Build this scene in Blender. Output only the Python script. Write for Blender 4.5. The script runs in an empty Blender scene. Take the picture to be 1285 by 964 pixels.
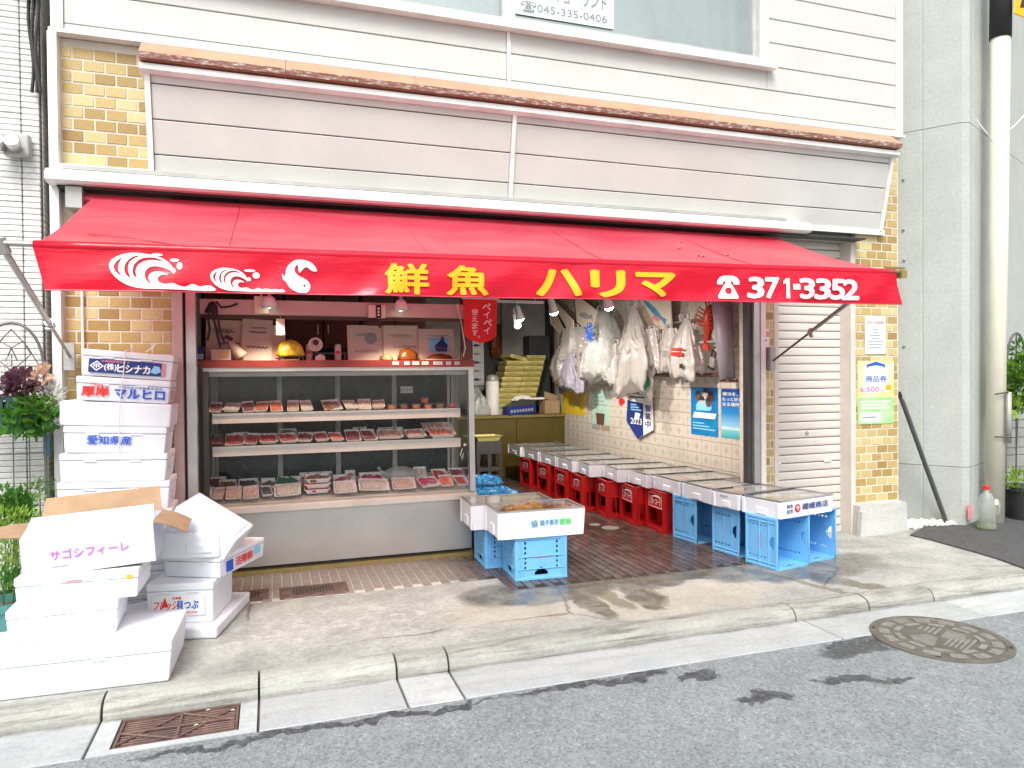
import bpy, bmesh, math, random
from mathutils import Vector, Matrix, Euler
R = math.radians
sc = bpy.context.scene
C = sc.collection
random.seed(7)

# ------------------------------------------------------------------ camera
YAW, PITCH, ROLL, FPX, EYE = R(-18.6), R(-.78), R(-.5), 900.0, 1.5
_r = Vector((math.cos(YAW), math.sin(YAW), 0)); _f = Vector((-math.sin(YAW), math.cos(YAW), 0)); _u = Vector((0, 0, 1))
FW = _f * math.cos(PITCH) + _u * math.sin(PITCH)
_u2 = _u * math.cos(PITCH) - _f * math.sin(PITCH)
RT = _r * math.cos(ROLL) + _u2 * math.sin(ROLL)
UP = _u2 * math.cos(ROLL) - _r * math.sin(ROLL)
EYEP = Vector((0, 0, EYE))
cam = bpy.data.cameras.new('camera'); cam.sensor_width = 36; cam.lens = FPX / 1285 * 36; cam.clip_end = 2000; cam.clip_start = .05
co = bpy.data.objects.new('camera', cam); C.objects.link(co); sc.camera = co
co.matrix_world = Matrix(((RT.x, UP.x, -FW.x, 0), (RT.y, UP.y, -FW.y, 0), (RT.z, UP.z, -FW.z, EYE), (0, 0, 0, 1)))

# ------------------------------------------------------------------ sky, sun, exposure
SUN_EL, SUN_AZ = 52, 205       # azimuth: compass from +Y clockwise; the light comes from over the street
w = bpy.data.worlds.new('World'); sc.world = w; w.use_nodes = True
nt = w.node_tree; nt.nodes.clear()
sky = nt.nodes.new('ShaderNodeTexSky'); sky.sky_type = 'NISHITA'; sky.sun_disc = False
sky.sun_elevation = R(SUN_EL); sky.sun_rotation = R(SUN_AZ); sky.dust_density = 4; sky.air_density = 1.2; sky.ozone_density = .6
hs = nt.nodes.new('ShaderNodeHueSaturation'); hs.inputs['Saturation'].default_value = .14
bg = nt.nodes.new('ShaderNodeBackground'); bg.inputs[1].default_value = .15
wo = nt.nodes.new('ShaderNodeOutputWorld')
nt.links.new(sky.outputs[0], hs.inputs['Color']); nt.links.new(hs.outputs[0], bg.inputs[0]); nt.links.new(bg.outputs[0], wo.inputs[0])
sl = bpy.data.lights.new('sun', 'SUN'); sl.energy = 1.5; sl.angle = R(28); sl.color = (.985, 1, .955)
so = bpy.data.objects.new('sun', sl); C.objects.link(so)
_az, _el = R(SUN_AZ), R(SUN_EL)
sdir = Vector((math.sin(_az) * math.cos(_el), math.cos(_az) * math.cos(_el), math.sin(_el)))
so.rotation_euler = sdir.to_track_quat('Z', 'Y').to_euler(); so.location = (0, -4, 9)
vs = sc.view_settings; vs.view_transform = 'Standard'; vs.look = 'None'; vs.exposure = .74; vs.gamma = 1; vs.use_curve_mapping = False
sc.render.engine = 'CYCLES'
cy = sc.cycles; cy.use_denoising = True; cy.max_bounces = 8; cy.diffuse_bounces = 4; cy.glossy_bounces = 3; cy.transparent_max_bounces = 12
cy.transmission_bounces = 6; cy.sample_clamp_indirect = 6; cy.caustics_reflective = False; cy.caustics_refractive = False
try: cy.denoiser = 'OPENIMAGEDENOISE'
except Exception: pass

# ------------------------------------------------------------------ where a sight line of the photograph meets a real plane
def _ray(x, y): return FW * FPX + RT * (x - 642.5) - UP * (y - 482)
def wx(x, y, X): d = _ray(x, y); return EYEP + d * (X / d.x)
def wy(x, y, Y): d = _ray(x, y); return EYEP + d * (Y / d.y)
def wz(x, y, Z): d = _ray(x, y); return EYEP + d * ((Z - EYE) / d.z)

# ------------------------------------------------------------------ materials
M = {}
def _n(t, kind, **kw):
    n = t.nodes.new(kind)
    for k, v in kw.items():
        if k in ('operation', 'blend_type', 'data_type', 'feature', 'distance', 'noise_dimensions', 'use_clamp', 'wave_type', 'bands_direction', 'interpolation_type'): setattr(n, k, v)
        else: n.inputs[k].default_value = v
    return n
def _lk(t, a, b): t.links.new(a, b)
def ramp(t, src, stops):
    r = t.nodes.new('ShaderNodeValToRGB'); _lk(t, src, r.inputs[0]); e = r.color_ramp.elements
    while len(e) < len(stops): e.new(.5)
    for i, (p, c) in enumerate(stops):
        e[i].position = p; e[i].color = (*c, 1) if len(c) == 3 else c
    return r.outputs[0]
def mixc(t, fac, a, b, mode='MIX'):
    m = t.nodes.new('ShaderNodeMix'); m.data_type = 'RGBA'; m.blend_type = mode
    for i, v in ((0, fac), (6, a), (7, b)):
        if hasattr(v, 'is_linked') or hasattr(v, 'links'): _lk(t, v, m.inputs[i])
        elif isinstance(v, (int, float)): m.inputs[i].default_value = v
        else: m.inputs[i].default_value = (*v, 1)
    return m.outputs[2]
def mth(t, op, a, b=None, clamp=False):
    m = t.nodes.new('ShaderNodeMath'); m.operation = op; m.use_clamp = clamp
    for i, v in ((0, a), (1, b)):
        if v is None: continue
        if isinstance(v, (int, float)): m.inputs[i].default_value = v
        else: _lk(t, v, m.inputs[i])
    return m.outputs[0]
def base(name):
    m = bpy.data.materials.new(name); m.use_nodes = True; t = m.node_tree
    p = t.nodes['Principled BSDF']; M[name] = m
    return m, t, p
def coord(t, which='Object'):
    return t.nodes.new('ShaderNodeTexCoord').outputs[which]
def wpos(t): return t.nodes.new('ShaderNodeNewGeometry').outputs['Position']
def noise(t, vec, scale, detail=4, rough=.55, out='Fac', dist=0):
    n = t.nodes.new('ShaderNodeTexNoise'); n.inputs['Scale'].default_value = scale; n.inputs['Detail'].default_value = detail
    n.inputs['Roughness'].default_value = rough; n.inputs['Distortion'].default_value = dist
    _lk(t, vec, n.inputs['Vector']); return n.outputs[out]
def bump(t, p, h, strength=.3, dist=.01):
    b = t.nodes.new('ShaderNodeBump'); b.inputs['Strength'].default_value = strength; b.inputs['Distance'].default_value = dist
    _lk(t, h, b.inputs['Height']); _lk(t, b.outputs[0], p.inputs['Normal']); return b
def mat(name, col, rough=.5, metal=0, var=.12, scale=9, bumpk=0, bscale=60, grime=0, grimec=(.12, .10, .08), world=False, rnd=0, spec=.5):
    """plain procedural paint: noise tint, optional grime blotches, fine relief, per-object tint"""
    m, t, p = base(name)
    v = wpos(t) if world else coord(t)
    n = noise(t, v, scale)
    a = tuple(max(0, c * (1 - var)) for c in col); b = tuple(min(1, c * (1 + var)) for c in col)
    c = ramp(t, n, [(.3, a), (.7, b)])
    if grime:
        g = ramp(t, noise(t, v, scale * .45, 6, .7), [(.5, (0, 0, 0)), (.75, (1, 1, 1))])
        c = mixc(t, mth(t, 'MULTIPLY', g, grime), c, grimec)
    if rnd:
        oi = t.nodes.new('ShaderNodeObjectInfo').outputs['Random']
        k = mth(t, 'ADD', mth(t, 'MULTIPLY', oi, 2 * rnd), 1 - rnd)
        h = t.nodes.new('ShaderNodeHueSaturation'); _lk(t, c, h.inputs['Color']); _lk(t, k, h.inputs['Value']); c = h.outputs[0]
    _lk(t, c, p.inputs['Base Color'])
    p.inputs['Roughness'].default_value = rough; p.inputs['Metallic'].default_value = metal
    p.inputs['Specular IOR Level'].default_value = spec
    if bumpk: bump(t, p, noise(t, v, bscale, 5, .6), bumpk)
    return m
def emit(name, col, k):
    m, t, p = base(name); p.inputs['Emission Color'].default_value = (*col, 1); p.inputs['Emission Strength'].default_value = k
    p.inputs['Base Color'].default_value = (*col, 1); return m
def schlick(t, f0, top=1.0, pw=5):
    """reflectance of a thin sheet, the same from both sides"""
    lw = t.nodes.new('ShaderNodeLayerWeight'); lw.inputs[0].default_value = .5
    return mth(t, 'ADD', mth(t, 'MULTIPLY', mth(t, 'POWER', lw.outputs['Facing'], pw), top - f0), f0)
def glass(name, tint=(.9, .95, .95), f0=.06, rough=.02, dirt=.04):
    m, t, p = base(name); t.nodes.remove(p); o = t.nodes['Material Output']
    tr = t.nodes.new('ShaderNodeBsdfTransparent'); tr.inputs[0].default_value = (*tint, 1)
    gl = t.nodes.new('ShaderNodeBsdfGlossy'); gl.inputs['Roughness'].default_value = rough
    mx = t.nodes.new('ShaderNodeMixShader'); _lk(t, schlick(t, f0), mx.inputs[0]); _lk(t, tr.outputs[0], mx.inputs[1]); _lk(t, gl.outputs[0], mx.inputs[2])
    df = t.nodes.new('ShaderNodeBsdfDiffuse'); df.inputs[0].default_value = (.7, .72, .72, 1)
    m2 = t.nodes.new('ShaderNodeMixShader')
    d = mth(t, 'MULTIPLY', ramp(t, noise(t, coord(t), 4, 6, .7), [(.4, (0, 0, 0)), (.8, (1, 1, 1))]), dirt)
    _lk(t, d, m2.inputs[0]); _lk(t, mx.outputs[0], m2.inputs[1]); _lk(t, df.outputs[0], m2.inputs[2]); _lk(t, m2.outputs[0], o.inputs[0])
    return m
def sheer(name, col, trans=.45, gloss=.12, clear=0, rough=.3, var=.08):
    """thin plastic or cloth that lets light through"""
    m, t, p = base(name); t.nodes.remove(p); o = t.nodes['Material Output']
    v = coord(t); n = noise(t, v, 14, 5)
    c = ramp(t, n, [(.3, tuple(x * (1 - var) for x in col)), (.7, tuple(min(1, x * (1 + var)) for x in col))])
    d = t.nodes.new('ShaderNodeBsdfDiffuse'); _lk(t, c, d.inputs[0])
    tl = t.nodes.new('ShaderNodeBsdfTranslucent'); _lk(t, c, tl.inputs[0])
    g = t.nodes.new('ShaderNodeBsdfGlossy'); g.inputs['Roughness'].default_value = rough
    a = t.nodes.new('ShaderNodeMixShader'); a.inputs[0].default_value = trans; _lk(t, d.outputs[0], a.inputs[1]); _lk(t, tl.outputs[0], a.inputs[2])
    k = schlick(t, .03 + gloss * .15, .6)
    b = t.nodes.new('ShaderNodeMixShader'); _lk(t, k, b.inputs[0]); _lk(t, a.outputs[0], b.inputs[1]); _lk(t, g.outputs[0], b.inputs[2])
    out = b.outputs[0]
    if clear:
        tp = t.nodes.new('ShaderNodeBsdfTransparent'); e = t.nodes.new('ShaderNodeMixShader'); e.inputs[0].default_value = 1 - clear
        _lk(t, tp.outputs[0], e.inputs[1]); _lk(t, out, e.inputs[2]); out = e.outputs[0]
    bm = t.nodes.new('ShaderNodeBump'); bm.inputs['Strength'].default_value = .6; bm.inputs['Distance'].default_value = .01
    _lk(t, noise(t, v, 26, 6, .7), bm.inputs['Height']); _lk(t, bm.outputs[0], d.inputs['Normal']); _lk(t, bm.outputs[0], g.inputs['Normal'])
    _lk(t, out, o.inputs[0]); return m

# shared paints
mat('white_paint', (.78, .77, .74), .45, grime=.18, scale=3)
mat('trim_white', (.8, .79, .77), .4, grime=.2, scale=5)
mat('siding', (.565, .565, .53), .55, var=.05, scale=2.5, bumpk=.12, bscale=40, grime=.12, grimec=(.42, .40, .38), world=True)
mat('joint_dark', (.16, .11, .12), .9)
mat('mortar', (.64, .6, .51), .9, bumpk=.3, bscale=120)
mat('steel', (.58, .58, .57), .32, .75, var=.1, scale=6, grime=.25, grimec=(.3, .28, .25))
mat('steel_dull', (.42, .42, .4), .5, .35, var=.12, scale=7, grime=.35, grimec=(.25, .22, .18))
mat('steel_dark', (.1, .1, .1), .4, .6)
mat('black', (.02, .02, .022), .55)
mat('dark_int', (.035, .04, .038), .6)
mat('grey_wall', (.4, .39, .36), .8, grime=.3)
mat('brown_wood', (.13, .055, .035), .5, bumpk=.1)
mat('ceiling_board', (.3, .28, .26), .85, grime=.2)
mat('chrome', (.75, .75, .74), .18, 1, var=.05)
mat('pole_metal', (.4, .39, .37), .4, .7, grime=.4, grimec=(.16, .1, .07))
mat('pink_paint', (.55, .42, .40), .5, grime=.25, scale=4)
mat('rubber', (.03, .03, .03), .8)
mat('brass', (.45, .36, .15), .4, .8)
for k, c in dict(ink_white=(.86, .86, .86), ink_yellow=(.82, .43, .004), ink_blue=(.015, .10, .55), ink_red=(.75, .02, .02), ink_navy=(.012, .03, .2), ink_black=(.02, .02, .02),
                 ink_magenta=(.6, .1, .55), ink_green=(.1, .62, .18), ink_grey=(.32, .33, .36), ink_teal=(.05, .3, .5), ink_pink=(.8, .25, .3), ink_orange=(.9, .4, .02), ink_sky=(.25, .62, .9)).items():
    mat(k, c, .5, var=.05)
mat('paper_white', (.8, .79, .77), .7, var=.04)
mat('paper_yellow', (.8, .58, .03), .6, var=.1)
mat('paper_mint', (.42, .62, .52), .6, var=.15)
mat('cardboard', (.38, .255, .15), .85, var=.12, bumpk=.1)
mat('card_white', (.56, .59, .68), .6, var=.06, bumpk=.15, bscale=8)

# expanded foam
m, t, p = base('foam')
v = coord(t)
vo = t.nodes.new('ShaderNodeTexVoronoi'); vo.inputs['Scale'].default_value = 220; _lk(t, v, vo.inputs['Vector'])
n = noise(t, v, 7, 5)
_lk(t, ramp(t, n, [(.3, (.74, .76, .82)), (.7, (.82, .84, .88))]), p.inputs['Base Color']); p.inputs['Roughness'].default_value = .65
p.inputs['Subsurface Weight'].default_value = 0
bump(t, p, mth(t, 'ADD', vo.outputs['Distance'], mth(t, 'MULTIPLY', noise(t, v, 18, 3), 1.2)), .22, .005)

# awning cloth: red vinyl, faded on top, lets pink light through
def vinyl(name, c1, c2, trans, rough, fade=None):
    m, t, p = base(name); t.nodes.remove(p); o = t.nodes['Material Output']; v = coord(t)
    c = ramp(t, noise(t, v, 1.1, 6, .6), [(.3, c1), (.72, c2)])
    if fade:
        mp = t.nodes.new('ShaderNodeMapping'); mp.inputs['Scale'].default_value = (.9, 5, 5); mp.inputs['Rotation'].default_value = (0, 0, .25); _lk(t, v, mp.inputs[0])
        c = mixc(t, mth(t, 'MULTIPLY', ramp(t, noise(t, mp.outputs[0], 1.0, 5, .65), [(.42, (0, 0, 0)), (.72, (1, 1, 1))]), .5), c, fade)
        c = mixc(t, mth(t, 'MULTIPLY', ramp(t, noise(t, mp.outputs[0], 2.6, 6, .75), [(.55, (0, 0, 0)), (.75, (1, 1, 1))]), .3), c, (.3, .03, .05))
    d = t.nodes.new('ShaderNodeBsdfDiffuse'); tl = t.nodes.new('ShaderNodeBsdfTranslucent'); g = t.nodes.new('ShaderNodeBsdfGlossy'); g.inputs['Roughness'].default_value = rough
    _lk(t, c, d.inputs[0]); _lk(t, c, tl.inputs[0])
    a = t.nodes.new('ShaderNodeMixShader'); a.inputs[0].default_value = trans; _lk(t, d.outputs[0], a.inputs[1]); _lk(t, tl.outputs[0], a.inputs[2])
    b = t.nodes.new('ShaderNodeMixShader'); _lk(t, schlick(t, .04, .55), b.inputs[0]); _lk(t, a.outputs[0], b.inputs[1]); _lk(t, g.outputs[0], b.inputs[2])
    _lk(t, b.outputs[0], o.inputs[0])
    bm = t.nodes.new('ShaderNodeBump'); bm.inputs['Strength'].default_value = .3; bm.inputs['Distance'].default_value = .02
    mp = t.nodes.new('ShaderNodeMapping'); mp.inputs['Scale'].default_value = (1.2, 6, 6); _lk(t, v, mp.inputs[0])
    _lk(t, noise(t, mp.outputs[0], 2.2, 4), bm.inputs['Height'])
    for s in (d, g): _lk(t, bm.outputs[0], s.inputs['Normal'])
vinyl('awning_top', (.74, .04, .085), (.80, .075, .13), .48, .3, (.85, .2, .24))
vinyl('awning_valance', (.72, .006, .03), (.78, .015, .05), .3, .16)

# ------------------------------------------------------------------ mesh helpers
class MB:
    def __init__(s): s.v = []; s.f = []
    def add(s, vs, fs, mtx=None):
        o = len(s.v)
        s.v += [tuple(mtx @ Vector(q)) if mtx else tuple(q) for q in vs]; s.f += [tuple(i + o for i in q) for q in fs]; return s
    def box(s, x0, x1, y0, y1, z0, z1, mtx=None):
        return s.add([(x0, y0, z0), (x1, y0, z0), (x1, y1, z0), (x0, y1, z0), (x0, y0, z1), (x1, y0, z1), (x1, y1, z1), (x0, y1, z1)],
                     [(0, 3, 2, 1), (4, 5, 6, 7), (0, 1, 5, 4), (1, 2, 6, 5), (2, 3, 7, 6), (3, 0, 4, 7)], mtx)
    def tube(s, path, r, n=8, cap=True, flat=1):
        P = [Vector(q) for q in path]; rr = r if isinstance(r, (list, tuple)) else [r] * len(P)
        o = len(s.v); prev = None
        for i, q in enumerate(P):
            d = (P[min(i + 1, len(P) - 1)] - P[max(i - 1, 0)]).normalized()
            if prev is None: a = d.orthogonal().normalized()
            else:
                a = prev - d * prev.dot(d); a = a.normalized() if a.length > 1e-6 else d.orthogonal().normalized()
            prev = a; b = d.cross(a)
            for k in range(n):
                an = 2 * math.pi * k / n
                s.v.append(tuple(q + (a * math.cos(an) + b * math.sin(an) * flat) * rr[i]))
        for i in range(len(P) - 1):
            for k in range(n):
                k2 = (k + 1) % n; s.f.append((o + i * n + k, o + i * n + k2, o + (i + 1) * n + k2, o + (i + 1) * n + k))
        if cap:
            s.f.append(tuple(o + k for k in reversed(range(n)))); s.f.append(tuple(o + (len(P) - 1) * n + k for k in range(n)))
        return s
    def lathe(s, prof, n=16, mtx=None, cap=True):
        vs = [(r * math.cos(2 * math.pi * k / n), r * math.sin(2 * math.pi * k / n), z) for r, z in prof for k in range(n)]
        fs = [(i * n + k, i * n + (k + 1) % n, (i + 1) * n + (k + 1) % n, (i + 1) * n + k) for i in range(len(prof) - 1) for k in range(n)]
        if cap: fs += [tuple(reversed(range(n))), tuple((len(prof) - 1) * n + k for k in range(n))]
        return s.add(vs, fs, mtx)
    def prism(s, poly, u, v, wv, o=(0, 0, 0)):
        """2-D outline in axes u,v pushed along wv"""
        u, v, wv, o = Vector(u), Vector(v), Vector(wv), Vector(o); n = len(poly)
        a = [o + u * x + v * y for x, y in poly]
        return s.add([tuple(q) for q in a] + [tuple(q + wv) for q in a], [tuple(range(n)), tuple(reversed(range(n, 2 * n)))] + [(i, i + n, (i + 1) % n + n, (i + 1) % n) for i in range(n)])
    def grid(s, nu, nv, fn):
        o = len(s.v)
        s.v += [tuple(fn(i / nu, j / nv)) for j in range(nv + 1) for i in range(nu + 1)]
        s.f += [(o + j * (nu + 1) + i, o + j * (nu + 1) + i + 1, o + (j + 1) * (nu + 1) + i + 1, o + (j + 1) * (nu + 1) + i) for j in range(nv) for i in range(nu)]
        return s
    def mesh(s, name='mesh', smooth=False, fix=True):
        m = bpy.data.meshes.new(name); m.from_pydata(s.v, [], s.f)
        if fix:
            b = bmesh.new(); b.from_mesh(m); bmesh.ops.recalc_face_normals(b, faces=b.faces); b.to_mesh(m); b.free()
        if smooth:
            for q in m.polygons: q.use_smooth = True
        m.update(); return m
_rb = {}
def rbox(sx, sy, sz, r=.006, seg=2, taper=0):
    """rounded box mesh, base centred on the origin"""
    k = tuple(round(q, 4) for q in (sx, sy, sz, r, seg, taper))
    if k in _rb: return _rb[k]
    b = bmesh.new(); bmesh.ops.create_cube(b, size=1)
    for q in b.verts:
        f = 1 - taper if q.co.z < 0 else 1
        q.co = Vector((q.co.x * sx * f, q.co.y * sy * f, (q.co.z + .5) * sz))
    if r: bmesh.ops.bevel(b, geom=b.edges[:], offset=r, segments=seg, affect='EDGES', profile=.5)
    m = bpy.data.meshes.new('rbox'); b.to_mesh(m); b.free()
    if r:
        for q in m.polygons: q.use_smooth = False
    _rb[k] = m; return m
def obj(name, data, material=None, parent=None, loc=(0, 0, 0), rot=(0, 0, 0), smooth=False):
    me = data.mesh(name, smooth) if isinstance(data, MB) else data
    if material:
        ml = M[material] if isinstance(material, str) else material
        if me.materials and me.materials[0] is not ml: me = me.copy(); me.materials.clear()
        if not me.materials: me.materials.append(ml)
    o = bpy.data.objects.new(name, me); C.objects.link(o)
    if parent: o.parent = parent
    o.location = loc; o.rotation_euler = rot; return o
def tag(o, label, cat, group=None):
    o['label'] = label; o['category'] = cat
    if group: o['group'] = group
    return o
def thing(name, label, cat, loc=(0, 0, 0), rot=(0, 0, 0), group=None):
    o = bpy.data.objects.new(name, None); C.objects.link(o); o.empty_display_size = .05
    o.location = loc; o.rotation_euler = rot if not isinstance(rot, (int, float)) else (0, 0, rot)
    return tag(o, label, cat, group)
def struct(name, data, material, loc=(0, 0, 0)):
    o = obj(name, data, material, loc=loc); o['kind'] = 'structure'; return o
def dup(root, loc, rot=None, label=None):
    r = root.copy(); C.objects.link(r); r.location = loc
    if rot is not None: r.rotation_euler = rot
    if label: r['label'] = label
    for ch in root.children:
        c = ch.copy(); C.objects.link(c); c.parent = r
        for g in ch.children:
            d = g.copy(); C.objects.link(d); d.parent = c
    return r
_tx = {}
def rings(bold, n=8):
    return [(0, 0)] + ([(bold * math.cos(2 * math.pi * i / n), bold * math.sin(2 * math.pi * i / n)) for i in range(n)] if bold else [])
def text2d(body, bold=0.0, spacing=1.0):
    bold = 0; k = (body, bold, spacing)
    if k in _tx: return _tx[k]
    c = bpy.data.curves.new('t', 'FONT'); c.body = body; c.size = 1; c.resolution_u = 3; c.offset = bold; c.space_character = spacing
    o = bpy.data.objects.new('t', c); C.objects.link(o)
    bpy.context.view_layer.update()
    dg = bpy.context.evaluated_depsgraph_get(); m = bpy.data.meshes.new_from_object(o.evaluated_get(dg))
    vs = [(q.co.x, q.co.y) for q in m.vertices]; fs = [tuple(q.vertices) for q in m.polygons]
    bpy.data.objects.remove(o); bpy.data.curves.remove(c); bpy.data.meshes.remove(m)
    _tx[k] = (vs, fs); return vs, fs
def shape2d(loops):
    """filled outline(s); a loop inside another is a hole"""
    c = bpy.data.curves.new('s', 'CURVE'); c.dimensions = '2D'; c.fill_mode = 'BOTH'
    for lp in loops:
        s = c.splines.new('POLY'); s.points.add(len(lp) - 1); s.use_cyclic_u = True
        for q, (x, y) in zip(s.points, lp): q.co = (x, y, 0, 1)
    o = bpy.data.objects.new('s', c); C.objects.link(o); bpy.context.view_layer.update()
    dg = bpy.context.evaluated_depsgraph_get(); m = bpy.data.meshes.new_from_object(o.evaluated_get(dg))
    vs = [(q.co.x, q.co.y) for q in m.vertices]; fs = [tuple(q.vertices) for q in m.polygons]
    bpy.data.objects.remove(o); bpy.data.curves.remove(c); bpy.data.meshes.remove(m)
    return vs, fs
def letter_mb(mb, body, o, u, v, W=None, H=None, bold=0.0, off=.002, shear=0, fn=None):
    """text into mb; lower-left corner o, unit axes u (along) and v (up), fitted to width W and height H"""
    vs, fs = text2d(body, bold) if isinstance(body, str) else body
    if not vs: return mb
    x0 = min(q[0] for q in vs); x1 = max(q[0] for q in vs); y0 = min(q[1] for q in vs); y1 = max(q[1] for q in vs)
    sy = H / (y1 - y0) if H else None; sx = W / (x1 - x0) if W else sy
    if sy is None: sy = sx
    u, v, o = Vector(u), Vector(v), Vector(o); n = u.cross(v) * off
    for i, (da, db) in enumerate(rings(bold, 6)):   # heavier strokes: the glyph overprinted in a small ring
        P = []; dn = u.cross(v) * (.00012 * i); r_ = sy
        for a, b in vs:
            X = (a - x0) * sx + shear * (b - y0) * sy + da * r_; Y = (b - y0) * sy + db * r_
            P.append(tuple(o + u * X + v * Y + n + dn))
        mb.add(P, fs)
    return mb
def lettering(parent, body, o, u, v, W=None, H=None, ink='ink_black', bold=0.0, off=.002, shear=0, name='lettering', fn=None):
    mb = letter_mb(MB(), body, o, u, v, W, H, bold, off, shear, fn)
    return obj(name, mb.mesh(name, fix=False), ink, parent)
UX, UY, UZ = (1, 0, 0), (0, 1, 0), (0, 0, 1)
ORD = ['first', 'second', 'third', 'fourth', 'fifth', 'sixth', 'seventh', 'eighth', 'ninth', 'tenth', 'eleventh', 'twelfth', 'thirteenth', 'fourteenth', 'fifteenth', 'sixteenth']

# ================================================================== ground
def ellmask(t, v, cx, cy_, rx, ry, ang=0, soft=.35):
    """1 inside a ragged ellipse on the ground plane"""
    mp = t.nodes.new('ShaderNodeMapping'); mp.vector_type = 'TEXTURE'
    mp.inputs['Location'].default_value = (cx, cy_, 0); mp.inputs['Rotation'].default_value = (0, 0, ang); mp.inputs['Scale'].default_value = (rx, ry, 1)
    _lk(t, v, mp.inputs[0]); sp = t.nodes.new('ShaderNodeSeparateXYZ'); _lk(t, mp.outputs[0], sp.inputs[0])
    r2 = mth(t, 'ADD', mth(t, 'MULTIPLY', sp.outputs[0], sp.outputs[0]), mth(t, 'MULTIPLY', sp.outputs[1], sp.outputs[1]))
    q = mth(t, 'SUBTRACT', 1.0, r2)
    return mth(t, 'DIVIDE', q, soft, clamp=True)
def ragged(t, v, amt=.12, scale=5):
    n = t.nodes.new('ShaderNodeTexNoise'); n.inputs['Scale'].default_value = scale; n.inputs['Detail'].default_value = 6; _lk(t, v, n.inputs['Vector'])
    a = t.nodes.new('ShaderNodeVectorMath'); a.operation = 'MULTIPLY_ADD'; _lk(t, n.outputs['Color'], a.inputs[0]); a.inputs[1].default_value = (amt * 2, amt * 2, 0); 
    b = t.nodes.new('ShaderNodeVectorMath'); b.operation = 'ADD'; _lk(t, v, a.inputs[2]); _lk(t, a.outputs[0], b.inputs[0]); b.inputs[1].default_value = (-amt, -amt, 0)
    return b.outputs[0]
def union(t, ms):
    r = ms[0]
    for q in ms[1:]: r = mth(t, 'MAXIMUM', r, q)
    return r

# asphalt, worn grey with dark oil and water marks of their own shape
m, t, p = base('asphalt'); v = wpos(t)
vo = t.nodes.new('ShaderNodeTexVoronoi'); vo.inputs['Scale'].default_value = 85; _lk(t, v, vo.inputs['Vector'])
c = ramp(t, noise(t, v, 1.6, 8, .65), [(.3, (.215, .24, .243)), (.7, (.285, .312, .316))])
c = mixc(t, .5, c, ramp(t, noise(t, v, 16, 6, .8), [(.35, (.74, .74, .74)), (.62, (1.15, 1.15, 1.15))]), 'MULTIPLY')
c = mixc(t, .6, c, ramp(t, vo.outputs['Color'], [(.0, (.25, .25, .25)), (.45, (.8, .8, .8)), (.8, (1.0, 1.0, 1.0)), (1, (1.7, 1.7, 1.68))]), 'MULTIPLY')
c = mixc(t, .5, c, ramp(t, noise(t, v, 110, 4, .8), [(.35, (.55, .55, .55)), (.65, (1.3, 1.3, 1.3))]), 'MULTIPLY')
rv = ragged(t, ragged(t, v, .12, 4.5), .06, 17)
pa = wz(955, 876, -.08); pb = wz(1100, 855, -.08); pc = wz(930, 835, -.08); pd = wz(1062, 815, -.08)
wet = union(t, [ellmask(t, rv, pa.x - .02, pa.y + .01, .13, .06, .1), ellmask(t, rv, pa.x + .1, pa.y - .02, .08, .035), ellmask(t, rv, pb.x - .12, pb.y + .07, .15, .06, -.3), ellmask(t, rv, pb.x + .08, pb.y - .02, .17, .04, -.45), ellmask(t, rv, 1.55, 3.32, .5, .05, .0), ellmask(t, rv, .25, 3.3, .9, .035), ellmask(t, rv, 3.15, 3.25, .3, .12, .2), ellmask(t, rv, 2.1, 3.2, .16, .04)])
spk = ramp(t, noise(t, v, 26, 5, .75), [(.3, (.35, .35, .35)), (.55, (1, 1, 1))])
wet = mth(t, 'MULTIPLY', wet, spk)
c = mixc(t, mth(t, 'MULTIPLY', wet, .9), c, (.03, .032, .035))
c = mixc(t, ramp(t, noise(t, v, 3.2, 7, .75), [(.62, (0, 0, 0)), (.8, (.35, .35, .35))]), c, (.1, .1, .1))
_lk(t, c, p.inputs['Base Color']); _lk(t, mth(t, 'SUBTRACT', .85, mth(t, 'MULTIPLY', wet, .35)), p.inputs['Roughness'])
bump(t, p, mth(t, 'ADD', vo.outputs['Distance'], noise(t, v, 120, 4)), .5, .006)

# pavement concrete: pale, stained, wet by the crates, mossy
m, t, p = base('pavement'); v = wpos(t); rv = ragged(t, v, .22, 3.2); rv2 = ragged(t, v, .1, 7)
c = ramp(t, noise(t, v, 2.2, 8, .62), [(.28, (.25, .255, .235)), (.5, (.36, .362, .335)), (.72, (.46, .46, .425))])
c = mixc(t, .7, c, ramp(t, noise(t, v, 30, 6, .8), [(.33, (.6, .6, .58)), (.6, (1.12, 1.12, 1.12))]), 'MULTIPLY')
c = mixc(t, .6, c, ramp(t, noise(t, v, 6.5, 6, .75), [(.35, (.78, .78, .77)), (.62, (1.1, 1.1, 1.1))]), 'MULTIPLY')
tan = union(t, [ellmask(t, rv, 1.6, 4.35, .7, .35), ellmask(t, rv, 2.5, 4.15, .8, .3)])
c = mixc(t, mth(t, 'MULTIPLY', tan, .3), c, (.42, .36, .25))
scuff = ramp(t, noise(t, v, 12, 7, .8), [(.52, (0, 0, 0)), (.62, (1, 1, 1))])
c = mixc(t, mth(t, 'MULTIPLY', mth(t, 'MULTIPLY', scuff, ellmask(t, rv, .35, 4.45, 1.0, .35, .1, .6)), .55), c, (.6, .58, .54))
moss = union(t, [ellmask(t, rv2, 2.12, 4.42, .07, .42, .12), ellmask(t, rv2, 2.45, 4.3, .06, .3, -.1), ellmask(t, rv2, 2.2, 4.72, .45, .14), ellmask(t, rv2, 3.6, 4.1, .05, .4, .3), ellmask(t, rv2, 2.75, 4.62, .5, .12)])
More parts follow.
